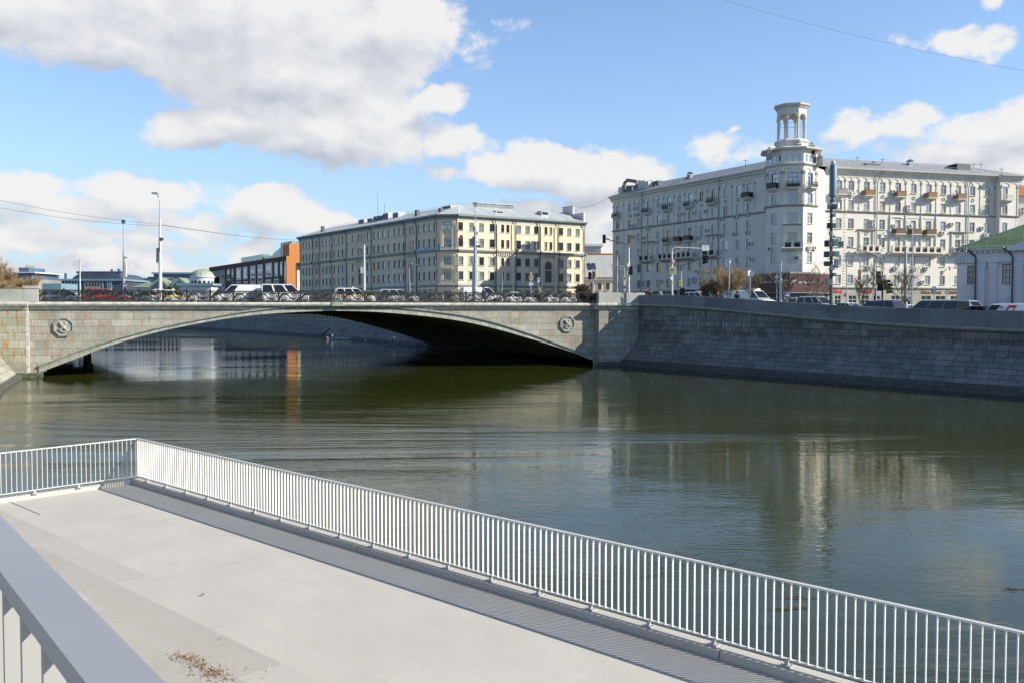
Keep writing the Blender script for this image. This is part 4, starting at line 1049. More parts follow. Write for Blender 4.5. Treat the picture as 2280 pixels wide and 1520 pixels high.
# roof guard rails, chimneys, dormers, vents
gd = MB()
def guard(F, a, b, d, z, h=.75, sp=1.6, m='pipe'):
    n = int((b-a)/sp)
    for k in range(n+1): p = F.P(a+(b-a)*k/n, z, d); gd.tube([p, p+Vector((0, 0, h))], .03, m, 4)
    for hh in (h, h*.5): gd.tube([F.P(a, z+hh, d), F.P(b, z+hh, d)], .025, m, 4)
guard(WL, 7, WL.L-2, -.2, RZ+.45); guard(WR, 1, 36, -.2, RZ+.45)
lift(gd.build('roof_railing'), AB)
def chim(px, py0, py1, F, d, w_=.9, m='trim_grey', cap=True, root=None):
    ch = MB()
    u, z1 = F.hit(px, py0, d); z0 = F.hit(px, py1, d)[1]
    F.box(ch, u-w_/2, u+w_/2, z0-1.2, z1-.25, d-w_/2, d+w_/2, m)
    if cap:
        for sx in (-1, 1):
            for sy in (-1, 1): F.box(ch, u+sx*w_*.4-.05, u+sx*w_*.4+.05, z1-.25, z1, d+sy*w_*.4-.05, d+sy*w_*.4+.05, m)
        ch.face([F.P(u-w_*.65, z1, d-w_*.6), F.P(u+w_*.65, z1, d-w_*.6), F.P(u+w_*.65, z1, d+w_*.6), F.P(u-w_*.65, z1, d+w_*.6)], 'iron_grey')
        for sg in (-1, 1): ch.face([F.P(u-w_*.65, z1, d+sg*w_*.6), F.P(u+w_*.65, z1, d+sg*w_*.6), F.P(u, z1+.45, d)], 'iron_grey')
        for sg in (-1, 1): ch.face([F.P(u+sg*w_*.65, z1, d-w_*.6), F.P(u+sg*w_*.65, z1, d+w_*.6), F.P(u, z1+.45, d)], 'iron_grey')
    lift(ch.build('chimney'), root or AB)
chim(1536.5, 387, 402, WL, -3.5); chim(1529, 399, 404, WL, -3.5, .6); chim(1606, 387, 394, WL, -3, 1.6, 'iron_grey', False)
chim(2026, 360, 372, WR, -4.0, .9, 'pipe'); chim(2062, 372, 378, WR, -3, 1.4, 'trim_grey', False); chim(1944, 364, 370, WR, -5, .7)
for px in (1941, 2142):
    ch = MB(); u, z = WR.hit(px, 372, -2.5); WR.box(ch, u-1.6, u+1.6, RZ, z+.5, -4.5, -2.0, 'iron_grey'); ch.face([WR.P(u-4, z-.3, -2.2), WR.P(u-1.6, z+.52, -2.0), WR.P(u-1.6, z+.52, -4.5)], 'iron_grey'); lift(ch.build('dormer'), AB)
for px, y0, F, d in ((1909, 349, WR, -5), (1965, 353, WR, -5), (2168, 364, WR, -6), (2184, 364, WR, -6), (1660, 355, WL, -4), (2230, 374, WR, -6)):
    an = MB(); u, z = F.hit(px, y0, d); p = F.P(u, RZ+1, d); q_ = F.P(u, z, d); an.tube([p, q_], .05, 'iron_grey', 4); an.tube([q_+Vector((-.5, 0, -.3)), q_+Vector((.5, 0, -.3))], .035, 'iron_grey', 4); lift(an.build('antenna'), AB)
vt = MB()   # ventilation plant at the left end of the roof
def bx(px, py, w_, h, dd, m, d=-3): u, z = WL.hit(px, py, d); WL.box(vt, u-w_/2, u+w_/2, z-h, z, d-dd/2, d+dd/2, m); return u, z
bx(1386, 418, 1.4, 2.6, 1.4, 'ac_white'); bx(1393, 413, 1.3, 2.8, 1.3, 'trim_grey'); bx(1408, 415, 2.2, 2.6, 2, 'iron_grey'); bx(1436, 404, 2.6, 2.4, 2, 'ac_white'); bx(1446, 405, 1.6, 2.6, 1.8, 'ac_white', -2); bx(1455, 406, 2.0, 2, 1.8, 'trim_grey'); bx(1467, 404, 1.6, 2.4, 1.6, 'iron_grey')
pts = []
for x, y in ((1391, 430), (1391, 408), (1397, 402), (1418, 405), (1418, 418)): u, z = WL.hit(x, y, -2.4); pts.append(WL.P(u, z, -2.4))
vt.tube(pts, .42, 'pipe_rust', 8)
mat('pipe_rust', (.30, .20, .14), .6, .3, 3, col2=(.16, .13, .12))
for x in (1426, 1450): u, z = WL.hit(x, 406, -4); vt.lathe([(.5, -1.5), (.5, .5), (.8, .6), (.8, .8), (.1, 1.0)], WL.P(u, z-.5, -4), 'ac_white', 10)
lift(vt.build('ventilation_plant'), AB)
# ---- tower above the eaves
tw = MB(); od = lambda r, z, s=0: [TC+Vector((math.cos(ROT+math.pi/8+k*math.pi/4)*r, math.sin(ROT+math.pi/8+k*math.pi/4)*r, z)) for k in range(8)]
tw.ring([od(RAD, 31.1), od(RAD+.25, 31.25), od(RAD+.45, 31.45), od(RAD+.45, 31.6), od(RAD, 31.7)], 'trim_white', caps=False)
lift(tw.build('belt_cornice'), AB)
bw_ = MB(); F3 = {k: Fac(tuple(vert(k-1, RAD-.02)[:2]), tuple(vert(k, RAD-.02)[:2])) for k in range(-2, 6)}
for k, F in F3.items():
    m_ = F.L/2; hl = [(m_+s_-.26, m_+s_+.26, 31.95, 33.15) for s_ in (-1.0, 0, 1.0)] if k in (-2, -1, 0, 1, 2) else []
    wall_holes(bw_, F, 0, F.L, 31.4, 34.2, hl, 'plaster_white', .3)
    for h in hl:
        arch_strip(bw_, F, h[0]-.1, h[1]+.1, 33.15, .36, 'trim_white', .06, .1)
lift(bw_.build('tower_attic'), AB)
TWIN = []
for k in (-2, -1, 0, 1, 2):
    F = F3[k]
    for s_ in (-1.0, 0, 1.0):
        mb = MB(); u = F.L/2+s_; pts = [(u-.25, 31.97), (u+.25, 31.97), (u+.25, 33.1)]+[(u+.25*math.cos(a), 33.1+.25*math.sin(a)) for a in (R(45), R(90), R(135))]+[(u-.25, 33.1)]
        mb.ring([[F.P(x, z, .012) for x, z in pts], [F.P(x, z, .02) for x, z in pts]], 'glass_blue')
        TWIN.append(lift(mb.build('window'), AB))
tc = MB(); tc.ring([od(RAD-.1, 34.1), od(RAD+.2, 34.25), od(RAD+.95, 34.45), od(RAD+1.0, 34.75), od(3.4, 35.3)], 'trim_white', caps=True)
lift(tc.build('tower_cornice'), AB)
dr = MB(); r8 = 2.62
dr.ring([od(r8+.25, 34.9), od(r8+.25, 36.3), od(r8+.5, 36.35), od(r8+.5, 36.6), od(r8-.1, 37.0)], 'trim_white'); lift(dr.build('tower_drum'), AB)
DZ = 1.35   # drum offset already in z below
for k in range(8):
    a = ROT+math.pi/8+k*math.pi/4; c = TC+Vector((math.cos(a)*(r8-.25), math.sin(a)*(r8-.25), 0)); cb = MB()
    prof_ = [(.30, 36.55), (.30, 36.8), (.22, 36.9)]
    for j in range(6): z = 37.3+j*.62; prof_ += [(.21, z), (.28, z+.03), (.28, z+.11), (.21, z+.14)]
    prof_ += [(.21, 40.9), (.34, 41.1), (.36, 41.4)]
    cb.lathe(prof_, c, 'trim_white', 10); lift(cb.build('column'), AB)
ar = MB()
cz, top = 41.35, 43.2
FV = lambda r: [TC+Vector((math.cos(ROT+math.pi/8+k*math.pi/4)*r, math.sin(ROT+math.pi/8+k*math.pi/4)*r, 0)) for k in range(8)]
vo, vi = FV(r8+.0), FV(r8-.55)
for k in range(8):
    for (V_, dd) in ((vo, 1), (vi, -1)):
        F = Fac(tuple(V_[(k-1) % 8][:2]), tuple(V_[k][:2])); n = 12; m_ = F.L/2; rr = m_-.34
        zz = lambda x: cz + (math.sqrt(max(0, rr*rr-(x-m_)**2)) if abs(x-m_) < rr else 0)
        xs = [0, .34]+[m_-rr*math.cos(math.pi*j/n) for j in range(1, n)]+[F.L-.34, F.L]
        for a, b in zip(xs[:-1], xs[1:]): ar.face([F.P(a, zz(a), 0), F.P(b, zz(b), 0), F.P(b, top, 0), F.P(a, top, 0)], 'trim_white')
        if dd == 1:
            arch_strip(ar, F, m_-rr-.16, m_+rr+.16, cz, rr+.16, 'trim_white', .07, .13, 12)
            for a, b in zip(xs[:-1], xs[1:]):
                pa, pb = F.P(a, zz(a), 0), F.P(b, zz(b), 0); ar.face([pa, pb, pb-F.n*.5, pa-F.n*.5], 'trim_white')
lift(ar.build('arcade'), AB)
et = MB(); et.ring([od(r8+.02, 43.05), od(r8+.12, 43.2), od(r8+.12, 43.5), od(r8+.55, 43.75), od(r8+.6, 44.05), od(1.0, 44.55), od(.1, 44.6)], 'trim_white'); 
for k in range(8):
    F = Fac(tuple(FV(r8+.12)[(k-1) % 8][:2]), tuple(FV(r8+.12)[k][:2])); x = .1
    while x < F.L-.1: F.box(et, x, x+.1, 43.3, 43.48, 0, .14, 'trim_white'); x += .2
lift(et.build('entablature'), AB)
for k in range(8): 
    tr = MB(); a, b = od(r8-.25, 40.2)[k-1], od(r8-.25, 40.2)[k]; tr.tube([a, b], .035, 'iron_grey', 4); lift(tr.build('tie_rod'), AB)
for px, py in ((1713, 335), (1808, 325), (1811, 330), (1779, 322), (1826, 350)):
    st = MB(); p = at(px, py, 157); h = 1.6
    st.box((p.x, p.y, p.z-h/2), (.7, .7, h), 'trim_grey'); st.box((p.x, p.y, p.z+.05), (.9, .9, .12), 'trim_white'); st.lathe([(.3, .1), (.35, .3), (.15, .5), (.02, .7)], p, 'trim_grey', 8); lift(st.build('chimney'), AB)
# bring the lantern to its real height
for o_ in [x for x in COL.objects if x.parent == AB and x.name.split('.')[0] in ('tower_attic', 'tower_cornice', 'tower_drum', 'column', 'arcade', 'entablature', 'tie_rod', 'belt_cornice')] + TWIN:
    for v in o_.data.vertices:
        if v.co.z > 31.1: v.co.z = 30.9+(v.co.z-31.1)*.862
# ---- street level: shop fronts
sf = MB()
shopu = [(1858, 1872), (1889, 1907), (1917, 1935), (1944, 1960), (1984, 2003), (2013, 2028), (2051, 2073), (2083, 2105), (2116, 2136), (2150, 2170), (2180, 2200)]
hl = []
for a, b in shopu:
    ua, ub = WR.hit(a, 660, .12)[0], WR.hit(b, 660, .12)[0]; hl.append((ua, ub, 5.4, 8.55))
wall_holes(sf, WR, -.1, WR.hit(2216, 545)[0], 4.4, LOWZ-.26, hl, 'stucco_rustic', .09, d=.12)
for F in (PB,): wall_holes(sf, F, 0, F.L, 4.4, LOWZ-.26, [], 'stucco_rustic', .3, d=.1)
lift(sf.build('ground_floor'), AB)
for a, b, z0, z1 in hl:
    mb = MB(); WR.box(mb, a+.03, b-.03, z0, z1-.03, .02, .05, 'shop_glass'); o = lift(mb.build('shop_window'), AB)
    mb = MB(); w_ = b-a
    for x in (a+.03, a+w_/2, b-.09): WR.box(mb, x, x+.06, z0, z1, .05, .08, 'win_frame')
    WR.box(mb, a+.03, b-.03, z1-.75, z1-.68, .05, .085, 'win_frame'); fo = mb.build('frame'); fo.parent = o
def text(s, M, size, m, name='lettering', parent=None, ext=.02, align='CENTER', sx=1.0, bold=0):
    cu_ = bpy.data.curves.new(name, 'FONT'); cu_.body = s; cu_.size = size; cu_.extrude = ext; cu_.align_x = align; cu_.offset = bold
    cu_.materials.append(MATS[m]); o = bpy.data.objects.new(name, cu_); COL.objects.link(o)
    o.matrix_world = M @ Matrix.Rotation(math.pi/2, 4, 'X') @ Matrix.Scale(sx, 4, (1, 0, 0))
    mw = o.matrix_world.copy(); bpy.context.view_layer.update()
    me = bpy.data.meshes.new_from_object(o.evaluated_get(bpy.context.evaluated_depsgraph_get())); me.transform(mw)
    bpy.data.objects.remove(o); me.name = name
    if not me.materials: me.materials.append(MATS[m])
    o = link(name, me)
    if parent is not None:
        o.parent = parent; o.matrix_parent_inverse = (Matrix.Translation(parent.location) @ Matrix.Rotation(parent.rotation_euler.z, 4, 'Z')).inverted()
    return o
# maroon supermarket fascia wrapped round the tower foot
MV = [(1674, 168), (1692, 159), (1728, 152.8), (1758, 151.2), (1803, 152.4), (1847, 156.5), (1850, 166)]
MP = [at(x, 640, y) for x, y in MV]; MF = [Fac(tuple(a[:2]), tuple(b[:2])) for a, b in zip(MP[:-1], MP[1:])]
fa = MB(); ft = 12.35; fb = 8.75
for F in MF:
    wall_holes(fa, F, 0, F.L, fb, ft-.35, [], 'fascia_maroon'); F.prof(fa, [(.05, ft-.35), (.12, ft-.3), (.12, ft-.05), (0, ft)], 0, F.L, 'trim_grey')
    F.prof(fa, [(0, fb), (.12, fb+.02), (.12, fb+.1), (0, fb+.12)], 0, F.L, 'trim_grey')
fa.face([Vector((p.x, p.y, ft-.02)) for p in MP], 'iron_grey')
lift(fa.build('shop_fascia'), AB)
gw = MB()
for F in MF:
    wall_holes(gw, F, 0, F.L, 5.0, fb+.02, [], 'shop_glass', d=-.5); k = 0
    while k < F.L: F.box(gw, k, k+.08, 5, fb, -.5, -.42, 'pipe'); k += 1.6
    F.box(gw, 0, F.L, 7.9, 8.0, -.5, -.43, 'pipe')
lift(gw.build('shop_window'), AB)
for x0, x1, y, n_, sz, w_ in ((1689, 1721, 629, 'СУПЕРМАРКЕТ', .37, 1), (1725, 1773, 628, 'МИРАТОРГ', .74, 1), (1778, 1812, 629.5, 'СУПЕРМАРКЕТ', .37, 1)):
    for F in MF:            # the letters follow the bend of the fascia, one word part per face
        part = ''; us_ = []
        for i_, c_ in enumerate(n_):
            px = x0+(x1-x0)*(i_+.5)/len(n_); u_, z_ = F.hit(px, y)
            if 0 <= u_ < F.L:
                text(c_, F.M(u_, z_-sz*.36, .05), sz, 'letter_white', 'letter_tmp', ext=.02, bold=.02); us_.append(COL.objects[-1])
        TMPL = globals().setdefault('LET', {}); TMPL.setdefault(x0, []).extend(us_)
for x0, obs in LET.items():
    bm = bmesh.new()
    for o_ in obs: bm.from_mesh(o_.data)
    me = bpy.data.meshes.new('lettering'); bm.to_mesh(me); bm.free(); me.materials.append(MATS['letter_white'])
    for o_ in obs: bpy.data.objects.remove(o_)
    lift(link('lettering', me), AB)
# black cafe band on the left wing
cb = MB(); ua, ub = WL.hit(1322, 650)[0], WL.hit(1512, 650)[0]
WL.box(cb, WL.hit(1345, 655)[0]-8, ub, 7.9, 9.75, 0.05, 1.4, 'fascia_black'); WL.box(cb, WL.hit(1345, 655)[0]-8, ub+4, 5, 7.9, .05, 1.0, 'shop_glass')
lift(cb.build('cafe_front'), AB)
for px, s_ in ((1489, 'ЧАЙХОНА №1'), (1418, 'ЧАЙХОНА №1')):
    u = WL.hit(px, 650, 1.4)[0]; text(s_, WL.M(u, 8.35, 1.42), 1.35, 'letter_white', parent=AB, bold=.03)
cp_ = MB(); ua, ub = WL.hit(1516, 650)[0], WL.hit(1548, 650)[0]; WL.box(cp_, ua, ub, 9.6, 10.0, .05, 2.4, 'fascia_black'); WL.box(cp_, ua+.2, ub-.2, 5, 9.6, .05, 1.9, 'shop_glass'); lift(cp_.build('porch'), AB)
for px, s_, m in ((1929, 'bꞁаꞁcoffee', 'red_paint'),): pass
for px in (1862, 1911+18): u = WR.hit(px, 644, .2)[0]; text('bacher', WR.M(u, 9.0, .16), 1.0, 'red_paint', parent=AB, bold=.05)
for px, s_ in ((2074, 'Salon Brioni'), (2120, 'Салон')): u = WR.hit(px, 644, .2)[0]; text(s_, WR.M(u, 8.95, .16), .95, 'balcony_brown', parent=AB, bold=.03)
# ------------------------------------------------------------------ the yellow five storey building
CL_ = Fac((-64.2, 271.0), (-17.0, 205.6)); CC = Fac((-17.0, 205.6), (-12.6, 205.0)); CR = Fac((-12.6, 205.0), (18.0, 223.4))
CBD = empty('office_building', (-15, 205, 5.2), label='long yellow and cream five storey building with grey metal roof behind the bridge', cat='building')
CE = 27.4; CM = 19.5; CLW = 11.6; cb0 = 3.2
RZY = [(24.1, 25.9), (20.4, 22.3), (16.2, 18.0), (12.8, 14.6), (8.4, 10.2)]
cl_px = [(675.6, 1), (682.7, 1), (690, 1), (696.6, 1), (706, 2), (719.8, 1), (727.5, 1), (735.5, 1), (745, 1), (755, 1), (763.8, 1), (771.9, 1), (786, 1), (802, 3), (819.3, 1), (834, 1), (844, 1), (854.2, 1), (866.7, 1), (879.8, 1), (889.9, 1), (900, 1), (917, 3), (934.5, 1), (945.6, 1), (957.3, 1), (968.8, 1)]
cr_px = [(1025.7, 1), (1050, 1), (1072, 1), (1095.5, 1), (1125, 2), (1154.8, 1), (1174.5, 1), (1194, 1), (1221, 3), (1249, 1), (1267.3, 1), (1286, 1)]
yw = []; wl = MB(); surr = MB()
def ywin(F, u, z, w_, h, st='H', pa=None, fr='win_frame_dark'):
    yw.append((F, u, z, w_, h, st, pa or rw.choice(['glass', 'glass_blue', 'glass', 'glass_curtain']), fr))
def yel(F, cols, cw=1.15):
    holes = []
    for px, kd in cols:
        u = F.hit(px, 560)[0] if px > 1 else px
        for r, (a, b) in enumerate(RZY):
            if kd == 1 or (kd == 3 and r == 4):
                holes.append((u-cw/2, u+cw/2, a, b)); ywin(F, u, a, cw, b-a)
            elif kd == 2 or (kd == 3 and r < 2):
                for s_ in (-.72, .72): holes.append((u+s_-.42, u+s_+.42, a, b)); ywin(F, u+s_, a, .84, b-a)
            elif kd == 3 and r == 2:
                holes.append((u-.95, u+.95, 12.6, 16.6)); ywin(F, u, 12.6, 1.9, 4.0, 'G', 'glass')
            ww = cw if kd == 1 else 2.3
            # surrounds
            if r in (2, 3) and kd != 3:
                for s_ in (-1, 1): F.box(surr, u+s_*(ww/2+.12)-.12, u+s_*(ww/2+.12)+.12, a-.1, b+.12, 0, .07, 'trim_cream')
                F.box(surr, u-ww/2-.3, u+ww/2+.3, b+.12, b+.45, 0, .10, 'trim_cream'); F.box(surr, u-ww/2-.28, u+ww/2+.28, a-.2, a-.05, 0, .16, 'trim_cream')
                if r == 3: F.box(surr, u-ww/2-.2, u+ww/2+.2, a-.85, a-.2, 0, .05, 'trim_cream')
            if r == 1 and kd == 1:
                for s_ in (-1, 1): F.box(surr, u+s_*(ww/2+.09)-.09, u+s_*(ww/2+.09)+.09, a, b+.1, 0, .05, 'trim_cream')
            if r == 4: F.box(surr, u-ww/2-.25, u+ww/2+.25, b+.1, b+.4, 0, .1, 'trim_grey')
        if kd == 3:
            arch_strip(surr, F, u-1.35, u+1.35, 16.6, 1.35, 'trim_cream', .14, .32, 12)
            for s_ in (-1, 1): F.box(surr, u+s_*1.2-.18, u+s_*1.2+.18, 12.4, 16.6, 0, .1, 'trim_cream')
            arch_strip(surr, F, u-1.5, u+1.5, 10.7, .7, 'cornice_green', .2, .16)
            # glazed fan under the arch
            pts = [F.P(u+.95*math.cos(t), 16.6+.95*math.sin(t), .015) for t in [math.pi*k/8 for k in range(9)]]; surr.face(pts, 'glass')
        if kd in (2, 3):     # projecting bay strips
            for s_ in (-1, 1):
                F.box(surr, u+s_*2.0-.28, u+s_*2.0+.28, 20.0, CE-1.4, 0, .22, 'plaster_yellow'); F.box(surr, u+s_*2.0-.3, u+s_*2.0+.3, 7, CM-.4, 0, .26, 'plaster_yellow')
            for k in range(7): x = u-1.8+k*.6; F.box(surr, x-.1, x+.1, CM-1.0, CM-.3, 0, .45, 'trim_cream')
    # bands between rows
    wall_holes(wl, F, 0, F.L, cb0, CE, holes, 'plaster_yellow', .22)
    for z, d in ((23.7, .06), (15.35, .05), (26.3, .08)): F.box(surr, 0, F.L, z, z+.22, 0, d, 'trim_cream')
    F.box(surr, 0, F.L, 11.9, 12.0, 0, .06, 'trim_cream')
yel(CL_, cl_px, 1.3); yel(CR, cr_px, 1.25)
cc_h = []
for r, (a, b) in enumerate(RZY): cc_h.append((CC.L/2-.85, CC.L/2+.85, a, b)); ywin(CC, CC.L/2, a, 1.7, b-a, 'T')
wall_holes(wl, CC, 0, CC.L, cb0, CE, cc_h, 'plaster_yellow', .22)
for s_ in (-1, 1): CC.box(surr, CC.L/2+s_*1.3-.3, CC.L/2+s_*1.3+.3, cb0, CE-1, 0, .16, 'plaster_yellow')
for z in (23.4, 26.0): CC.box(surr, CC.L/2-.9, CC.L/2+.9, z, z+.3, 0, .1, 'trim_cream')
CC.box(surr, CC.L/2-1.3, CC.L/2+1.3, 15.2, 15.6, 0, .5, 'trim_cream'); CC.face = None
surr.face([CC.P(CC.L/2-1.5, 11.7, .5), CC.P(CC.L/2+1.5, 11.7, .5), CC.P(CC.L/2, 12.7, .5)], 'trim_cream'); CC.box(surr, CC.L/2-1.5, CC.L/2+1.5, 11.5, 11.7, 0, .55, 'trim_cream')
bk = [CL_.P(0, 0, 0), CL_.P(0, 0, -16), CR.P(CR.L, 0, -16), CR.P(CR.L, 0, 0)]
for a, b in zip(bk[:-1], bk[1:]): wl.face([b+Vector((0, 0, cb0)), a+Vector((0, 0, cb0)), a+Vector((0, 0, CE)), b+Vector((0, 0, CE))], 'plaster_yellow')
lift(wl.build('wall'), CBD); lift(surr.build('window_surrounds'), CBD)
yw.sort(key=lambda t: (t[0].P(t[1], 0)).xy.length); rest = MB()
for i, (F, u, z, w_, h, st, pa, fr) in enumerate(yw): put_window(CBD, F, u, z, w_, h, st, pa, 'trim_cream', fr, d=-.14, stuff=None if i < 100 else rest)
lift(rest.build('window'), CBD)['kind'] = 'stuff'
cn = MB()
for F, a, b in ((CL_, -.5, CL_.L), (CC, 0, CC.L), (CR, 0, CR.L+.5)):
    F.prof(cn, [(0, CE-.9), (.1, CE-.85), (.15, CE-.45), (.45, CE-.25), (.85, CE-.1), (.9, CE+.2), (0, CE+.3)], a, b, 'cornice_green')
    F.prof(cn, [(0, CM-.3), (.3, CM-.25), (.65, CM+.02), (.65, CM+.14), (0, CM+.35)], a, b, 'cornice_green')
    F.prof(cn, [(0, CLW-.5), (.15, CLW-.45), (.3, CLW-.15), (.3, CLW), (0, CLW+.15)], a, b, 'cornice_green')
    k = a+.2
    while k < b: F.box(cn, k, k+.16, CM-.22, CM+.0, .3, .55, 'trim_cream'); k += .42
lift(cn.build('cornice'), CBD)
for F, pxs in ((CL_, (669.5, 698, 713, 740, 773, 828, 903.5, 928.5)), (CC, (972,)), (CR, (1017.5, 1103, 1148, 1200.5, 1243, 1300))):
    for px in pxs:
        mb = MB(); u = F.hit(px, 560)[0]; mb.tube([F.P(u-.5, CE+.1, .8), F.P(u-.1, CE-1.4, .25), F.P(u, CE-2, .2), F.P(u, CM+.8, .2), F.P(u, CM+.2, .75), F.P(u, CM-1.2, .25), F.P(u, 5, .2)], .10, 'pipe_dark', 6); lift(mb.build('drainpipe'), CBD)
mat('roof_seam_y1', fn=seam((.50, .54, .54), (.64, .66, .65), CL_.rz, .65, .4, .1), rough=.42)
mat('roof_seam_y2', fn=seam((.42, .47, .48), (.60, .63, .63), CR.rz, .65, .4, .1), rough=.42)
rf = MB(); Z0 = CE+.25; Z1 = CE+3.3
a0, a1 = CL_.P(-.6, Z0, .85), CL_.P(CL_.L, Z0, .85); c0, c1 = CC.P(0, Z0, .85), CC.P(CC.L, Z0, .85); b0, b1 = CR.P(0, Z0, .85), CR.P(CR.L, Z0, .85)
ra0, ra1 = CL_.P(3, Z1, -8), CL_.P(CL_.L-4, Z1, -8); rb0, rb1 = CR.P(6.5, Z1, -8), CR.P(CR.L, Z1, -8)
rf.face([a0, a1, ra1, ra0], 'roof_seam_y1'); rf.face([a1, c0, c1, b0, rb0, ra1], 'roof_seam_y1'); rf.face([b0, b1, rb1, rb0], 'roof_seam_y2')
e0, e1 = CL_.P(-.6, Z0, -16.5), CR.P(CR.L, Z0, -16.5); 
rf.face([e0, a0, ra0], 'roof_seam_y1'); rf.face([ra0, ra1, rb0, e0], 'roof_seam_y1'); rf.face([rb0, rb1, e1, e0], 'roof_seam_y2')
lift(rf.build('roof'), CBD)
gd = MB(); guard(CL_, 10, CL_.L-2, -5.5, Z0+2.0, .9, 2.2); guard(CR, 4, CR.L-1, -7.5, Z1-.1, .7, 1.8); lift(gd.build('roof_railing'), CBD)
mb = MB(); CR.box(mb, CR.L-.35, CR.L+.1, CE, CE+4.6, -9, -4.5, 'trim_cream'); CR.box(mb, CR.L-.36, CR.L+.12, CE-.2, CE+2.6, -4.5, .2, 'trim_cream'); CR.box(mb, CR.L-.5, CR.L+.2, CE+4.6, CE+4.75, -9.1, -4.4, 'cornice_green'); lift(mb.build('firewall'), CBD)
mb = MB(); CR.box(mb, CR.hit(1063, 458, -8)[0], CR.hit(1144, 462, -8)[0], Z1-.6, Z1+.9, -10, -8.2, 'glass_curtain'); CR.box(mb, CR.hit(1061, 458, -8)[0], CR.hit(1146, 462, -8)[0], Z1+.9, Z1+1.15, -10.2, -8, 'metal_roof'); lift(mb.build('roof_lantern'), CBD)
for px, F in ((1112, CR), (1213, CR)):
    mb = MB(); u, z = F.hit(px, 474, -3); F.box(mb, u-1.1, u+1.1, z-1, z+.4, -5, -2.8, 'metal_roof'); F.box(mb, u-.8, u+.8, z-.5, z+.2, -2.8, -2.74, 'glass'); lift(mb.build('dormer'), CBD)
mb = MB()
for px, py, w_, h in ((862, 478, 3.0, 2.6), (884, 477, 3.0, 2.4), (846, 484, 1.6, 2.6), (854, 483, 1.6, 2.6), (838, 485, 1.4, 2.4), (1000, 462, 3.0, 2.2), (992, 464, 2.0, 2), (808, 492, 3.4, 2), (826, 490, 2.5, 1.6)):
    u, z = CL_.hit(px, py, -6); CL_.box(mb, u-w_/2, u+w_/2, z-h*.9, z+.3, -7.5, -5.5, 'ac_white' if w_ >= 3 else 'iron_grey')
    for sx in (-.4, 0, .4): CL_.box(mb, u+sx*w_-.06, u+sx*w_+.06, z-h-1.2, z-h*.9, -6, -5.9, 'iron_grey')
    if w_ >= 3:
        for q in range(3): CL_.box(mb, u-w_/2+.15+q*w_/3, u-w_/2+w_/3-.05+q*w_/3, z-h*.75, z+.1, -5.49, -5.46, 'iron_grey')
lift(mb.build('roof_plant'), CBD)['kind'] = 'stuff'
for px, y in ((841, 432), (856, 454)): 
    mb = MB(); u, z = CL_.hit(px, y, -6.5); mb.tube([CL_.P(u, Z1-.5, -6.5), CL_.P(u, z, -6.5)], .05, 'iron_grey', 4); lift(mb.build('antenna'), CBD)
for px, py in ((928, 474), (981, 470), (718, 509)):
    mb = MB(); u, z = CL_.hit(px, py, -1.5); CL_.box(mb, u-.5, u+.5, z-1, z+.6, -2, -1.2, 'iron_grey'); lift(mb.build('chimney'), CBD)

# ------------------------------------------------------------------ brown building with tall windows and an orange brick end
BL = Fac((-125.5, 371.0), (-73.0, 290.0)); 
BE = Fac((-73.0, 290.0), (-61.5, 296.5))
BB = empty('gallery_building', (-73, 290, 5.2), label='low modern building with dark brown frame, tall windows and orange brick end', cat='building')
BT = 23.2; wl = MB()
wnd = [(508, 519, 604, 636), (523, 530, 604, 636), (526, 536, 598, 640) if 0 else (521.5, 529, 609, 645), (525, 536, 597.5, 624), (539, 551, 595, 621), (556, 569, 594, 640), (573, 585, 590, 640), (590, 605, 588, 616), (609, 618, 585, 616), (622.5, 628, 584, 613), (632, 637, 583, 640), (590, 604, 623, 640), (608, 621, 621, 640), (504, 511, 600, 625), (514, 520, 599, 640), (525, 552, 627, 640)]
wnd = [(504, 512, 600, 625), (514, 520, 599, 642), (524, 537, 597, 624), (539.5, 551, 595, 622), (555, 569, 593, 642), (571.5, 585.5, 590, 642), (589, 606, 587, 617), (609, 619, 585, 616), (621.5, 629, 583, 614), (631, 637.5, 582, 642), (589, 604, 623, 642), (608, 621, 621, 642), (524, 536, 628, 642), (540, 552, 627, 642)]
hl = []
for x0, x1, y0, y1 in wnd:
    u0, z1 = BL.hit(x0, y0); u1, z0 = BL.hit(x1, y1); hl.append((u0, u1, max(z0, 6), z1))
gl = BL.hit(500, 610)[0]
def rowholes(hs):
    return hs
wall_holes(wl, BL, gl, BL.L, 3.5, BT, hl, 'brick_brown', .5)
BL.box(wl, 0, gl, BT-1.6, BT, -.4, 0, 'brick_brown'); BL.box(wl, 0, .8, 3.5, BT-1.6, -.4, 0, 'win_frame'); 
wl.face([BL.P(0, 3.5, -16), BL.P(0, 3.5, 0), BL.P(0, BT, 0), BL.P(0, BT, -16)], 'brick_brown'); wl.face([BL.P(0, BT, 0), BL.P(BL.L, BT, 0), BL.P(BL.L, BT, -16), BL.P(0, BT, -16)], 'iron_grey')
lift(wl.build('wall'), BB)
mb = MB(); BL.box(mb, .3, gl, 3.5, BT-4, -4.5, -4, 'letter_white'); BL.box(mb, gl-8, gl-7.6, 3.5, BT-1.7, -4, -.4, 'letter_white'); BL.box(mb, .1, gl, BT-4.2, BT-1.7, -4, -.3, 'trim_grey'); lift(mb.build('entrance_portal'), BB)
for a, b, z0, z1 in hl:
    mb = MB(); t = .55; BL.box(mb, a, b, z0, z1, -.45, -.2, 'win_frame')
    o = lift(mb.build('window'), BB); g_ = MB(); BL.box(g_, a+(b-a)*.2, b-(b-a)*.2, z0+min(1.2, (z1-z0)*.12), z1-(z1-z0)*.2, -.2, -.12, 'glass_blue'); go_ = g_.build('pane'); go_.parent = o
wl = MB(); zt = BL.hit(649, 545)[1]+.2
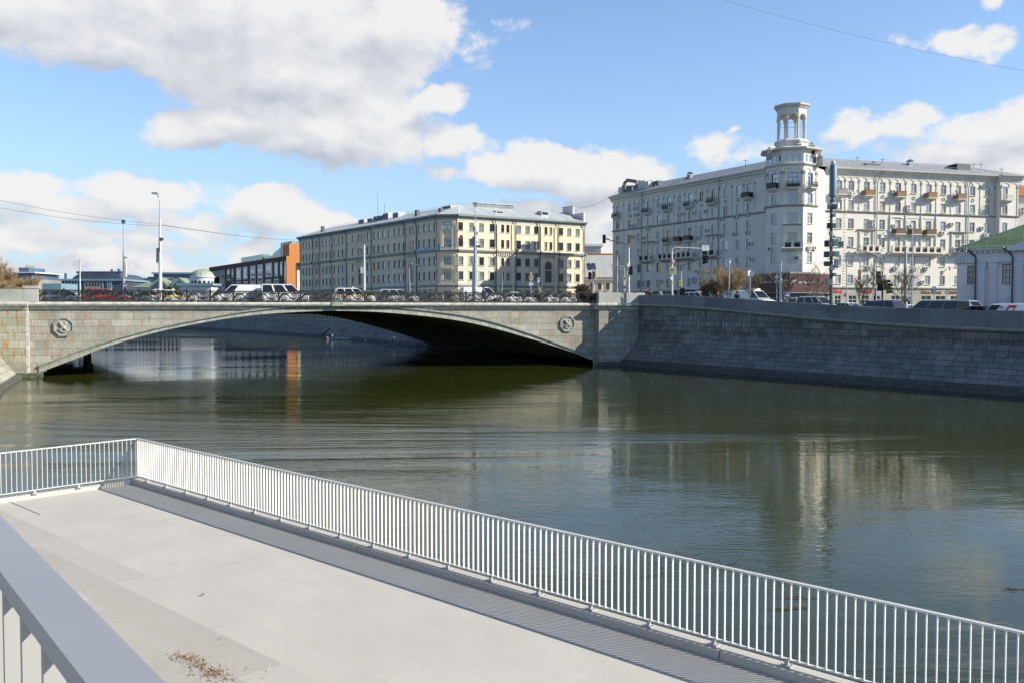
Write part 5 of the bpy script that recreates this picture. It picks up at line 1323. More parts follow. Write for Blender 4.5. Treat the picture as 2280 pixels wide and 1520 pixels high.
wall_holes(wl, BE, 0, 3.0, 3.5, BT, [], 'brick_orange'); wall_holes(wl, BE, 3.0, 30, 21.0, BT, [], 'brick_orange')
wall_holes(wl, BE, 1.2, 30, BT, 27.2, [], 'brick_orange', d=-1); BE.box(wl, 1.2, 30, BT, 27.2, -9, -1.05, 'brick_orange')
BE.box(wl, 3.0, 3.4, 3.5, 21, -2.5, 0, 'brick_brown'); wl.face([BE.P(3.4, 21, 0), BE.P(30, 21, 0), BE.P(30, 21, -3), BE.P(3.4, 21, -3)], 'brick_brown')
lift(wl.build('end_wall'), BB)
mb = MB(); BE.box(mb, 3.4, 30, 4, 21, -3, -2.6, 'shopfront'); 
mat('shopfront', fn=lambda T, b: (T.set(b.inputs['Base Color'], T.mix(T.ramp(T.sep(T.co('Object'))[2], 6, 14), (.25, .33, .2), (.62, .66, .55)))), rough=.15)
lift(mb.build('glass_wall'), BB)
mat('glass_green', (.25, .42, .36), .1, .2, .3, spec=.9)
mb = MB(); BL.box(mb, BL.hit(537, 590, -3)[0], BL.hit(584, 580, -3)[0], BT, BT+2.4, -6, -3, 'glass_green'); BL.box(mb, BL.hit(584, 580, -3)[0], BL.hit(640, 560, -3)[0], BT, BT+1.4, -8, -3.4, 'glass_green')
pts = [(BL.hit(600, 570, -4)[0], BT+.5), (BL.hit(612, 570, -4)[0], BT+2.6), (BL.hit(628, 560, -4)[0], BT+4.2), (BL.hit(640, 560, -4)[0], BT+4.6), (BL.hit(640, 560, -4)[0], BT)]
mb.ring([[BL.P(u, z, -4) for u, z in pts], [BL.P(u, z, -12) for u, z in pts]], 'glass_green')
BL.box(mb, BL.hit(625, 560, -3.2)[0], BL.hit(650, 560, -3.2)[0], BT, BT+5.2, -8, -3.2, 'glass_curtain')
for q in range(6): u = BL.hit(626+q*4, 560, -3.2)[0]; BL.box(mb, u, u+.12, BT, BT+5.3, -3.2, -3.1, 'iron_grey')
lift(mb.build('roof_pavilion'), BB)

# ------------------------------------------------------------------ small generic background buildings
def bg_building(name, x0, x1, y0, Y, depth, label, wallm, roofm=None, y1=700, rows=0, cols=0, winm='black_gap', roofh=0, flat=True, ang=0, win=None, rh=.35, cw=.5):
    a, b = at(x0, y0, Y), at(x1, y0, Y+ang); F = Fac(tuple(a[:2]), tuple(b[:2])); top = a.z
    root = empty(name, (F.P(F.L/2, 0, 0)+Vector((0, 0, 5))), label=label, cat='building'); w_ = MB()
    F.box(w_, 0, F.L, 2, top, -depth, 0, wallm); lift(w_.build('wall'), root)
    if roofh or roofm:
        r = MB(); zt = top+max(roofh, .3)
        if roofh:
            q = [F.P(-.6, top, .6), F.P(F.L+.6, top, .6), F.P(F.L+.6, top, -depth-.6), F.P(-.6, top, -depth-.6)]; k0, k1 = F.P(min(depth/2, F.L*.3), zt, -depth/2), F.P(F.L-min(depth/2, F.L*.3), zt, -depth/2)
            r.face([q[0], q[1], k1, k0], roofm); r.face([q[1], q[2], k1], roofm); r.face([q[2], q[3], k0, k1], roofm); r.face([q[3], q[0], k0], roofm)
        else: F.box(r, -.8, F.L+.8, top+.02, top+.9, -depth-.5, .8, roofm)
        lift(r.build('roof'), root)
    H = top-5
    for i in range(rows):
        for j in range(cols):
            u = F.L*(j+.5)/cols; z = top-H*(i+.62)/rows; hh = H/rows*rh; w2 = F.L/cols*cw/2
            m = MB(); F.box(m, u-w2, u+w2, z-hh, z+hh, .01, .08, winm); lift(m.build('window'), root)
    return root, F, top
mat('far_grey', (.30, .30, .27), .8, .15, .1); mat('far_blue', (.10, .16, .24), .35, .2, .08); mat('far_slate', (.08, .10, .14), .5, .2, .1)
mat('far_teal', (.20, .33, .38), .5, .1, .1); mat('far_green', (.22, .32, .29), .6, .15, .1); mat('far_white', (.66, .68, .70), .7, .05, .1); mat('chimney_blue', (.09, .15, .27), .6, .15, .1)
# block far left behind the bare tree
r_, F, t = bg_building('office_block', 10, 80, 622, 420, 30, 'grey beige office block with stepped dark blue glass top at the far left', 'far_grey', rows=3, cols=9, rh=.3, cw=.6)
mb = MB(); F.box(mb, 3, F.L-3, t, t+2.9, -26, -2, 'far_blue'); F.box(mb, 0, F.L-1, t+2.9, t+3.4, -28, -1, 'far_white'); F.box(mb, 4, F.L-6, t+3.4, t+5.6, -20, -5, 'far_blue'); F.box(mb, 6, F.L-9, t+5.6, t+7.0, -15, -8, 'far_grey'); lift(mb.build('penthouse'), r_)
# long dark building with barrel roof and pale cornice
r_, F, t = bg_building('theatre_building', 137, 274, 626, 430, 40, 'long dark building with pale blue cornice and curved black roof on the horizon', 'far_slate', 'far_teal')
mb = MB(); n = 14; u0, u1 = F.hit(152, 620)[0], F.hit(268, 620)[0]; H_ = 2.9
P1_ = [(u0+(u1-u0)*k/n, t+.9+H_*min(1, (1.9*math.sin(math.pi*k/n))**.75 if 0 < k < n else 0)) for k in range(n+1)]
mb.ring([[F.P(u, z, d) for u, z in P1_] for d in (-3, -30)], 'far_slate')
for k in range(9): u = u0+(u1-u0)*(k+1)/10; F.box(mb, u-1, u+1, t+H_+.8, t+H_+1.9, -8, -5, 'far_slate')
lift(mb.build('barrel_roof'), r_)
for k in range(6): mb = MB(); u = F.hit(145+k*6.6, 630)[0]; F.box(mb, u, u+.5, 5, t, 0, .5, 'far_teal'); lift(mb.build('pilaster'), r_)
for x in (228, 239, 243, 247): mb = MB(); u = F.hit(x, 630)[0]; F.box(mb, u, u+.5, 5, t, 0, .5, 'far_teal'); lift(mb.build('pilaster'), r_)
mb = MB(); F.box(mb, F.hit(188, 630)[0], F.hit(226, 630)[0], 5, t-.4, 0, .3, 'far_grey'); lift(mb.build('stone_panel'), r_)
for k in range(5):
    for j in range(2): mb = MB(); u = F.hit(192+k*6.6, 630)[0]; F.box(mb, u, u+.7, t-2.6-j*3.6, t-1.2-j*3.6, .3, .36, 'black_gap'); lift(mb.build('window'), r_)
bg_building('low_building', 94, 136, 632, 400, 15, 'low pale teal shed left of the blue chimney', 'far_teal', rows=1, cols=3, winm='far_slate')
for px, y0, w_, Yc, lab in ((128, 609, 6.4, 520, 'flared blue chimney left of the dark curved roof building'), (146, 609, 5, 700, 'blue chimney just above the left end of the curved black roof'), (249, 600, 5, 700, 'blue chimney rising from the right end of the curved black roof'), (265, 599, 6, 700, 'blue chimney between the roof end and the tall dark lamp pole'), (281, 605, 4, 700, 'blue chimney just right of the tall dark lamp pole')):
    p = at(px, y0, Yc); rr = w_/2*Yc/FPX; mb = MB()
    pr = [(rr*1.0, -p.z+5), (rr*1.2, -p.z+12), (rr*.7, -6), (rr*1.0, -1.5), (rr*1.05, 0), (rr*.8, 0), (rr*.7, -1)] if px == 128 else [(rr*1.1, -p.z+5), (rr, -2), (rr*1.08, -1.9), (rr*1.08, 0), (rr*.85, 0), (rr*.8, -1)]
    mb.lathe([(r__, z) for r__, z in pr], p, 'chimney_blue', 14); tag(mb.build('chimney', smooth=True), lab, 'chimney', 'blue power station chimneys')
r_, F, t = bg_building('high_rise', 283, 334, 618.5, 900, 30, 'distant white apartment slab of thin vertical stripes on the horizon', 'far_white')
mb = MB()
for k in range(26): u = F.L*(k+.5)/26; F.box(mb, u-.35, u+.35, 5, t-.8, 0, .4, 'far_blue')
lift(mb.build('window_strips'), r_)
r_, F, t = bg_building('office_building', 342, 436, 611, 460, 30, 'wide dark blue glass office building with teal roof edge behind green roofs', 'far_blue', 'far_teal', rows=2, cols=8, winm='far_slate', rh=.3)
mb = MB(); F.box(mb, F.hit(415, 620)[0], F.hit(428, 620)[0], t-8, t-2.5, 0, 3, 'far_white'); lift(mb.build('stair_block'), r_)
bg_building('glazed_building', 334, 358, 621, 430, 16, 'small teal glazed block left of the tall white lamp post', 'far_teal', 'far_slate', rows=1, cols=4, winm='far_blue')
mat('roof_sage', (.24, .31, .24), .6, .1, .3); mat('roof_teal', (.14, .24, .24), .5, .2, .3)
bg_building('old_house', 297, 345, 640, 330, 14, 'old house with pale green roof and small dormers left of the white lamp post', 'far_white', 'roof_sage', roofh=2.0, rows=1, cols=6)
r_, F, t = bg_building('old_house', 352, 432, 640, 320, 16, 'old house with dark teal roof and pale gables right of the white lamp post', 'far_white', 'roof_teal', roofh=3.4, rows=1, cols=9)
for x in (357, 402):
    mb = MB(); u = F.hit(x, 640)[0]; 
    mb.ring([[F.P(u-4.5, t-.5, d), F.P(u+4.5, t-.5, d), F.P(u, t+3.4, d)] for d in (1.2, -6)], 'roof_sage'); mb.face([F.P(u-3.3, t-.4, 1.25), F.P(u+3.3, t-.4, 1.25), F.P(u, t+2.4, 1.25)], 'far_slate'); lift(mb.build('gable'), r_)
for x in (371, 386): mb = MB(); u = F.hit(x, 640)[0]; F.box(mb, u-.9, u+.9, t, t+1.8, -3, -.3, 'green_pale'); lift(mb.build('dormer'), r_)
# round domed building
p = at(451, 640, 300); DB = empty('domed_building', (p.x, p.y, 5), label='white round drum building with pale green ribbed dome left of the brown building', cat='building')
rr = 21.5/FPX*300*1.15; zt = at(451, 616, 300).z; zd = at(451, 600, 300).z
mb = MB(); mb.lathe([(rr, -p.z+4), (rr, zt-p.z-.5), (rr+.35, zt-p.z-.4), (rr+.35, zt-p.z), (rr-.2, zt-p.z+.1)], p, 'far_white', 28); lift(mb.build('drum', smooth=True), DB)
mb = MB(); hd = zd-zt; mb.lathe([(rr*math.cos(a), zt-p.z+hd*math.sin(a)) for a in [R(x) for x in (0, 15, 30, 45, 60, 75, 88)]], p, 'green_pale', 28)
for k in range(14):
    a = k*2*math.pi/14; mb.tube([p+Vector((math.cos(a)*rr*math.cos(e)*1.005, math.sin(a)*rr*math.cos(e)*1.005, zt-p.z+hd*math.sin(e)+.03)) for e in [R(x) for x in (0, 20, 40, 60, 85)]], .07, 'roof_teal', 4)
lift(mb.build('dome', smooth=True), DB)
for k in range(16):
    a = k*2*math.pi/16+.1; mb = MB(); F = Fac((p.x+math.cos(a)*rr*1.005+math.sin(a)*-.0, p.y+math.sin(a)*rr*1.005), (p.x+math.cos(a)*rr*1.005-math.sin(a), p.y+math.sin(a)*rr*1.005+math.cos(a)))
    pts = [(-.45, zt-2.9), (.45, zt-2.9), (.45, zt-1.9), (.32, zt-1.6), (0, zt-1.45), (-.32, zt-1.6), (-.45, zt-1.9)]
    mb.face([F.P(u, z, .03) for u, z in pts], 'black_gap'); lift(mb.build('window'), DB)
bg_building('long_annex', 400, 470, 637, 296, 10, 'low pale annex with dentil cornice at the foot of the domed building', 'far_white', 'far_teal')
# street canyon between yellow and white buildings
r_, F, t = bg_building('low_building', 1298, 1368, 618, 262, 20, 'low cream house with pale metal roof and skylights between the two large buildings', 'plaster_cream', None, rows=0)
rf = MB(); mat('roof_seam_low', fn=seam((.46, .47, .46), (.58, .58, .57), F.rz, .8, .5, .2), rough=.5)
q = [F.P(-6, t, .7), F.P(F.L+6, t, .7), F.P(F.L+6, t+7.0, -9), F.P(-6, t+7.0, -9)]; rf.face(q, 'roof_seam_low'); F.prof(rf, [(0, t-1.1), (.3, t-1.0), (.5, t-.5), (.7, t), (0, t)], 0, F.L, 'trim_cream'); k = 0
while k < F.L: F.box(rf, k, k+.3, t-.95, t-.5, .2, .5, 'trim_cream'); k += .7
lift(rf.build('roof'), r_)
for x in (1316.5, 1326): mb = MB(); u = F.hit(x, 600)[0]; n_ = Vector((0, 0, 1)); a_ = F.P(u-.7, t+3.9, -4.6); mb.face([F.P(u-.5, t+2.4, -2.2), F.P(u+.5, t+2.4, -2.2), F.P(u+.2, t+4.4, -5.0), F.P(u-.8, t+4.4, -5.0)], 'glass_blue'); lift(mb.build('skylight'), r_)
for x in (1335, 1353, 1318):
    mb = MB(); u = F.hit(x, 630)[0]; F.box(mb, u-.5, u+.5, 11.7, 13.6, .0, .05, 'glass'); F.box(mb, u-.7, u+.7, 11.5, 11.7, 0, .2, 'trim_cream'); F.box(mb, u-.05, u+.05, 11.7, 13.6, .05, .09, 'win_frame_wood')
    for s_ in (-.62, .62): F.box(mb, u+s_-.1, u+s_+.1, 11.7, 13.8, 0, .1, 'trim_cream')
    lift(mb.build('window'), r_)
bg_building('brick_attic', 1303, 1364, 565, 300, 16, 'orange tiled block seen above the low cream house', 'roof_orange')
bg_building('glass_block', 1296, 1338, 549.5, 330, 16, 'pale glass box building above the orange roof between the large buildings', 'glass_curtain', 'far_white')
r_, F, t = bg_building('apartment_building', 2252, 2330, 437, 186, 14, 'neighbouring pale apartment block with red tile roof at the right edge', 'plaster_white', 'roof_orange', roofh=3.5)
u, z = F.hit(2275, 470)
for px, py in ((2275, 470), (2275, 478)): link('air_conditioner', acme, r_, F.P(F.hit(px, py)[0], F.hit(px, py)[1], .02)-r_.location, F.rz)

mat('trim_white2', (.66, .67, .69), .8, .05, 1)
# ------------------------------------------------------------------ pink church-like building at the right edge
PK = Fac((47.2, 92.2), (47.2+.83*30, 92.2-.56*30))    # facade turned away from the sun
PR = empty('pavilion', (50, 92, 5.2), label='low pink building with white pilasters, rounded corner and green metal roof at right', cat='building')
pzE = 11.6; pz0 = 4.2
uc, _ = PK.hit(2153, 640)      # end of the rounded corner
cen = PK.P(uc, 0, -1.1); wl = MB(); n = 9; arc = []
for k in range(n+1):
    a = math.atan2(PK.n.y, PK.n.x) - R(115)*(n-k)/n; arc.append(Vector((cen.x+1.1*math.cos(a), cen.y+1.1*math.sin(a), 0)))
RF_ = [Fac(tuple(a[:2]), tuple(b[:2])) for a, b in zip(arc[:-1], arc[1:])]
hl = []
for x0, x1, y0, y1 in ((2154, 2169, 593, 633), (2232, 2255, 589, 632)):
    u0, z1 = PK.hit(x0, y0); u1, z0 = PK.hit(x1, y1)
    hl.append((u0, u1, z0, z1))
hl2 = [(PK.hit(2230, 670)[0], PK.hit(2253, 670)[0], 4.3, 6.2)]
wall_holes(wl, PK, uc, 34, pz0, pzE, hl+hl2, 'plaster_pink', .35)
kw = n-1
for k, F in enumerate(RF_): wall_holes(wl, F, 0, F.L, pz0, pzE, [], 'plaster_pink', .3)
lift(wl.build('wall'), PR)
for F, a, b, z0, z1 in [(PK,)+h for h in hl+hl2]:
    put_window(PR, F, (a+b)/2, z0, b-a, z1-z0, 'G', 'glass', 'trim_white', 'win_frame_dark', d=-.22)
pl_ = MB()
for x0, x1 in ((2178, 2193), (2203, 2219), (2260, 2276), (2300, 2318)):
    ua, ub = PK.hit(x0, 620)[0], PK.hit(x1, 620)[0]; mb = MB()
    PK.box(mb, ua, ub, pz0, 10.4, 0, .28, 'trim_white2'); PK.box(mb, ua-.1, ub+.1, 10.4, 10.75, 0, .36, 'trim_white2'); PK.box(mb, ua-.05, ub+.05, 10.2, 10.3, 0, .32, 'trim_white2'); lift(mb.build('pilaster'), PR)
cn = MB()
for F, a, b in [(PK, uc, 34)]+[(f, 0, f.L) for f in RF_]:
    F.prof(cn, [(0, 10.75), (.3, 10.78), (.34, 11.0), (.3, 11.0), (.3, 11.75), (.45, 11.85), (.8, 12.1), (.85, 12.25), (0, 12.3)], a, b, 'trim_white2', caps=False)
    k = a+.1
    while k < b: F.box(cn, k, k+.18, 11.75, 11.95, .3, .6, 'trim_white2'); k += .5
lift(cn.build('cornice'), PR)
for x in (2162, 2244):
    mb = MB(); F = PK; u = PK.hit(x, 660)[0]
    for k, (hw, z) in enumerate(((.75, 6.25), (.85, 6.5), (1.0, 6.75), (.75, 6.95), (.35, 7.15))): F.box(mb, u-hw, u+hw, z-.02, z+.26, 0, .08-.003*k, 'trim_white2')
    lift(mb.build('keystone'), PR)
rf = MB(); cenr = cen; ap = PK.P(PK.hit(2282, 500, -7)[0]+2.5, 16.0, -7.0); RZp = 12.3
mat('roof_green_seam', fn=seam((.10, .17, .085), (.145, .225, .12), PK.rz, .45, .6, 0), rough=.6)
edge = [cen + (a-cen).normalized()*1.6 + Vector((0, 0, RZp)) for a in arc]; edge = [Vector((e.x, e.y, RZp)) for e in edge]
for a, b in zip(edge[:-1], edge[1:]): rf.face([a, b, ap], 'roof_green_seam')
rf.face([edge[-1], PK.P(34, RZp, .9), PK.P(34, 16.0, -7), ap], 'roof_green_seam')
rf.face([PK.P(34, RZp, -16), edge[0], ap, PK.P(34, 16.0, -7)], 'roof_green_seam')
lift(rf.build('roof'), PR)
gd = MB(); a0 = PK.hit(2160, 570, -1)[0]; n2 = 22
for k in range(n2): p0 = PK.P(uc-1+k*1.1, RZp+.45, -.6); gd.tube([p0, p0+Vector((0, 0, .45))], .02, 'iron_grey', 4)
for h in (.25, .45): gd.tube([PK.P(uc-1, RZp+.45+h, -.6), PK.P(uc+22, RZp+.45+h, -.6)], .018, 'iron_grey', 4)
lift(gd.build('snow_guard'), PR)
pd = MB(); ua = PK.hit(2250, 560, .9)[0]; F = PK
pd.ring([[F.P(ua, 12.3, d), F.P(ua+9, 16.0, d), F.P(ua+9, 15.4, d), F.P(ua+1.6, 12.3, d)] for d in (1.0, -6)], 'trim_white2'); pd.face([F.P(ua+1, 12.3, .4), F.P(ua+9, 12.3, .4), F.P(ua+9, 15.6, .4)], 'plaster_pink'); F.box(pd, ua-.3, 34, 11.9, 12.35, 0, 1.05, 'trim_white2')
lift(pd.build('pediment'), PR)
for x in (2173, 2255):
    mb = MB(); u = PK.hit(x, 620)[0]; mb.tube([PK.P(u-.9, 12.3, .95), PK.P(u-.1, 11.5, .42), PK.P(u, 11.2, .42), PK.P(u, 4.2, .42)], .08, 'pipe_dark', 7); lift(mb.build('drainpipe'), PR)
for px, y in ():
    pass
# ------------------------------------------------------------------ street furniture
mat('galv', (.42, .44, .45), .5, .1, 3, metal=.3); mat('pole_white', (.62, .62, .60), .6, .08, 2); mat('pole_dark', (.09, .10, .10), .5, .1, 3)
mat('sign_yellow', (.85, .72, .02), .5, .02); mat('sign_blue', (.012, .14, .42), .5, .02); mat('sign_white', (.75, .75, .75), .5, .02); mat('sign_red', (.65, .02, .03), .5, .02)
mat('sign_black', (.01, .01, .012), .6, .02); mat('sign_amber', (.85, .45, .02), .5, .02); mat('unit_blue', (.14, .22, .28), .5, .1, 2); mat('lamp_lens', (.5, .5, .48), .2, .02)
mat('balcony_wood', (.30, .27, .12), .6, .1, 3)
mat('lens_off', (.03, .02, .01), .3, .1)
def Yq(px, d): u, z = RBF.hit(px, 668, d); return RBF.P(u, 0, d).y
def flat(mb, pts, y, m, th=.008): mb.ring([[Vector((x, y, z)) for x, z in pts], [Vector((x, y-th, z)) for x, z in pts]], m)
def circ(cx, cz, r, n=16): return [(cx+r*math.cos(2*math.pi*k/n), cz+r*math.sin(2*math.pi*k/n)) for k in range(n)]
def rect(cx, cz, w_, h): return [(cx-w_/2, cz-h/2), (cx+w_/2, cz-h/2), (cx+w_/2, cz+h/2), (cx-w_/2, cz+h/2)]
def sign_mesh(kind, s):
    mb = MB()
    if kind == 'crossing':
        flat(mb, rect(0, 0, s, s*1.12), 0, 'sign_yellow', .03); flat(mb, rect(0, 0, s*.70, s*.80), -.032, 'sign_blue'); flat(mb, [(-s*.29, -s*.20), (s*.29, -s*.20), (0, s*.33)], -.042, 'sign_white')
        flat(mb, [(-s*.12, -s*.19), (-s*.07, -s*.19), (0, -.0), (s*.07, -s*.19), (s*.12, -s*.19), (s*.05, s*.10), (-s*.05, s*.10)], -.052, 'sign_black'); flat(mb, circ(0, s*.15, s*.045, 8), -.052, 'sign_black')
        flat(mb, rect(0, -s*.29, s*.5, s*.05), -.042, 'sign_white')
    elif kind == 'yield': flat(mb, [(-s/2, s*.4), (0, -s*.5), (s/2, s*.4)], 0, 'sign_red', .02); flat(mb, [(-s*.33, s*.31), (0, -s*.33), (s*.33, s*.31)], -.022, 'sign_white')
    elif kind == 'warning': flat(mb, [(-s/2, -s*.4), (s/2, -s*.4), (0, s*.5)], 0, 'sign_white', .02)
    elif kind == 'diamond': flat(mb, [(-s/2, 0), (0, -s*.62), (s/2, 0), (0, s*.62)], 0, 'sign_white', .02); flat(mb, [(-s*.33, 0), (0, -s*.42), (s*.33, 0), (0, s*.42)], -.022, 'sign_amber')
    elif kind == 'no_entry': flat(mb, circ(0, 0, s/2), 0, 'sign_red', .02); flat(mb, rect(0, 0, s*.72, s*.17), -.022, 'sign_white')
    elif kind == 'arrow': flat(mb, rect(0, 0, s*.75, s*1.1), 0, 'sign_blue', .02); flat(mb, rect(0, -s*.1, s*.09, s*.6), -.022, 'sign_white'); flat(mb, [(-s*.17, s*.15), (s*.17, s*.15), (0, s*.42)], -.024, 'sign_white')
    elif kind == 'no_parking': flat(mb, circ(0, 0, s/2), 0, 'sign_red', .02); flat(mb, circ(0, 0, s*.4), -.022, 'sign_blue'); flat(mb, [(-s*.31, s*.24), (-s*.24, s*.31), (s*.31, -s*.24), (s*.24, -s*.31)], -.032, 'sign_red')
    elif kind == 'board': flat(mb, rect(0, 0, s*.75, s*1.25), 0, 'sign_white', .02); flat(mb, circ(0, s*.2, s*.26), -.022, 'sign_black'); flat(mb, circ(0, s*.2, s*.21), -.028, 'sign_white'); flat(mb, rect(0, -s*.3, s*.5, s*.12), -.022, 'galv')
    elif kind == 'panel': flat(mb, rect(0, 0, s*.75, s*1.25), 0, 'sign_white', .03)
    elif kind == 'transit': flat(mb, rect(0, 0, s*.8, s*1.3), 0, 'sign_white', .03); flat(mb, rect(0, s*.15, s*.5, s*.7), -.032, 'sign_blue'); flat(mb, rect(0, s*.15, s*.12, s*.5), -.042, 'sign_white')
    elif kind == 'disc': flat(mb, circ(0, 0, s/2), 0, 'galv', .02)
    elif kind == 'plate': flat(mb, rect(0, 0, s, s*.4), 0, 'sign_white', .02); flat(mb, rect(0, 0, s*.8, s*.1), -.022, 'sign_black')
    elif kind == 'blue_board': flat(mb, rect(0, 0, s, s*1.2), 0, 'sign_blue', .03); flat(mb, rect(0, s*.2, s*.7, s*.12), -.032, 'sign_white'); flat(mb, rect(0, -s*.15, s*.6, s*.3), -.032, 'sign_white')
    elif kind == 'chevron':
        flat(mb, rect(0, 0, s*.7, s*1.5), 0, 'sign_black', .02)
        for k in range(3): z = -s*.5+k*s*.5; flat(mb, [(-s*.3, z), (0, z+s*.22), (s*.3, z), (s*.3, z-s*.16), (0, z+s*.06), (-s*.3, z-s*.16)], -.022, 'sign_white')
    return mb.mesh('sign')
def tl_mesh(back='sign_black'):
    mb = MB(); mb.box((0, 0, 0), (.30, .20, .92), back)
    for k in range(3):
        z = .29-k*.29; mb.ring([[Vector((x, -.11, zz)) for x, zz in circ(0, z, .11, 10)], [Vector((x, -.36, zz)) for x, zz in circ(0, z, .13, 10)]], 'sign_black', caps=False)
        flat(mb, circ(0, z, .12, 10), -.12, 'lens_off')
    mb.box((0, .12, 0), (.38, .015, 1.0), back); return mb.mesh('traffic_light')
TLM = tl_mesh(); TLY = tl_mesh('balcony_wood'); 
def furn(name, px, Y, label, cat, parts, zg=None, group=None):
    """pole-like thing at column px, depth Y. parts: list of tuples (kind, ...) in photo pixels"""
    if px > 1405: Y = max(Y, Yq(px, -4.0))
    b = at(px, 660, Y); z0 = gz(b.x, b.y) if zg is None else zg
    root = empty(name, (b.x, b.y, z0), label=label, cat=cat, group=group)
    def L_(x, y, dY=0): p = at(x, y, Y+dY); return p-root.location
    for q in parts:
        k = q[0]
        if k == 'pole':     # ('pole', top_py, r0, r1, mat [,top_px])
            t = L_(q[5] if len(q) > 5 else px, q[1]); mb = MB(); mb.tube([(0, 0, 0), (t.x, t.y, t.z)], [q[2], q[3]], q[4], 8); mb.tube([(0, 0, 0), (0, 0, .35)], q[2]*1.6, q[4], 8); mb.build('pole', root, smooth=True)
        elif k == 'line':   # ('line', [(px,py,dY)..], r, mat, name)
            mb = MB(); mb.tube([L_(*c) for c in q[1]], q[2], q[3], 7); mb.build(q[4] if len(q) > 4 else 'arm', root)
        elif k == 'sign':   # ('sign', kind, px, py, size_m, rz, dY)
            p = L_(q[2], q[3], (q[6] if len(q) > 6 else -.2)); link('sign', sign_mesh(q[1], q[4]), root, p, q[5] if len(q) > 5 else 0)
        elif k == 'light':  # ('light', px, py, rz, mesh)
            link('traffic_light', q[4] if len(q) > 4 else TLM, root, L_(q[1], q[2], -.25), q[3])
        elif k == 'box':    # ('box', px, py, w, d, h, mat, name)
            mb = MB(); mb.box(L_(q[1], q[2], q[8] if len(q) > 8 else 0), q[3:6], q[6]); mb.build(q[7], root)
        elif k == 'cyl':    # ('cyl', px, py_top, py_bot, r, mat, name)
            a, b2 = L_(q[1], q[3]), L_(q[1], q[2]); mb = MB(); h = b2.z-a.z
            mb.lathe([(q[4]*.7, 0), (q[4], .1), (q[4], h-.1), (q[4]*.8, h)], a, q[5], 14); mb.build(q[6], root, smooth=True)
    return root
def YB(px, d=-1.6): u, z = BF.hit(px, 650, d); return BF.P(u, 0, d).y
ZS = 6.77
# on the bridge
furn('lamp_post', 357, YB(357), 'tall white lamp post with curved arm on the left half of the bridge', 'lamp post', [
    ('pole', 486, .20, .10, 'pole_white', 356), ('cyl', 357, 643, 652, .36, 'pole_white', 'base'), ('line', [(356, 486, 0), (356, 450, 0), (354, 440, 0), (348, 432, -.3)], .05, 'galv', 'arm'), ('box', 346, 431, .55, .5, .16, 'galv', 'lamp_head'),
    ('box', 359.5, 533, .32, .3, .26, 'pole_dark', 'control_box'), ('line', [(354.5, 540, -.1), (355.5, 562, -.1)], .07, 'pole_dark', 'loudspeaker'), ('line', [(356, 553, 0), (349, 553, 0), (348.5, 586, 0), (356, 588, 0)], .035, 'pole_dark', 'banner_frame'), ('box', 351.5, 569, .28, .03, 1.35, 'glass_green', 'banner')], ZS)
furn('lamp_post', 276, YB(276)+8, 'tall slim grey post with square dark lamp near the left bridge end', 'lamp post', [
    ('pole', 556, .16, .09, 'galv', 275), ('line', [(275, 556, 0), (275, 497, 0)], .05, 'galv', 'mast'), ('box', 275, 494, .30, .30, .36, 'pole_dark', 'lamp_head'), ('box', 279, 600, .25, .25, 1.6, 'pole_white', 'cabinet'), ('box', 280, 574, .3, .2, .15, 'galv', 'camera')], 6.62)
furn('flag_pole', 178, YB(178)+3, 'short plain white mast standing by the bridge railing at left', 'pole', [('pole', 580, .07, .06, 'pole_white'), ('box', 178, 580, .14, .14, .08, 'galv', 'cap')], 6.62)
furn('lamp_post', 811, YB(811)+14, 'white lamp post with long thin arm and cabinet before the yellow building', 'lamp post', [
    ('pole', 545, .17, .10, 'pole_white'), ('line', [(811, 548, 0), (811, 528, 0), (816, 517, 0), (825, 506, 0)], .045, 'pole_dark', 'arm'), ('box', 826, 506, .5, .25, .12, 'pole_dark', 'lamp_head'), ('line', [(811, 560, 0), (807, 552, 0), (801, 551, 0)], .04, 'pole_white', 'bracket'), ('box', 806, 602, .33, .3, .75, 'pole_white', 'cabinet')], 6.62)
furn('lamp_post', 913, YB(913)+30, 'small grey lamp post with short arm pointing right before the yellow building', 'lamp post', [
    ('pole', 602, .10, .06, 'galv', 912), ('line', [(912, 602, 0), (913, 596, 0), (928, 590, 0)], .04, 'galv', 'arm'), ('box', 929, 590, .4, .2, .08, 'galv', 'lamp_head')], 6.4)
r_ = furn('mast', 1058, YB(1058), 'thick grey mast with thin whip on top on the right half of the bridge', 'mast', [
    ('pole', 505, .26, .13, 'galv', 1058), ('line', [(1058, 505, 0), (1058, 470, 0), (1054, 462, 0)], .04, 'galv', 'whip'), ('box', 1054.5, 538, .3, .25, 1.0, 'pole_dark', 'cabinet'), ('box', 1065, 549, .35, .3, .2, 'pole_dark', 'camera'), ('box', 1062, 520, .2, .2, .3, 'galv', 'camera'), ('cyl', 1058, 640, 652, .34, 'galv', 'base'),
    ('box', 1060, 540, .4, .2, .12, 'galv', 'bracket')], ZS)
furn('post', 1053, YB(1053)+1.2, 'shorter white post close behind the thick dark mast on the bridge', 'post', [('pole', 573, .13, .11, 'pole_white', 1054), ('box', 1051, 578, .25, .25, .7, 'galv', 'cabinet')], ZS)
furn('sign_post', 1182, YB(1182)+10, 'low post with yellow crossing sign and white plates on the right half of the bridge', 'sign', [
    ('pole', 612, .05, .05, 'galv'), ('sign', 'crossing', 1182, 619, .45), ('sign', 'panel', 1180, 633, .30), ('sign', 'panel', 1185.5, 633, .26), ('sign', 'yield', 1182, 610, .4)], 6.62)
furn('sign_post', 1199, YB(1199)+10, 'low post with white and blue transit sign beside the crossing sign on the bridge', 'sign', [('pole', 618, .04, .04, 'galv'), ('sign', 'transit', 1199, 624, .40)], 6.62)
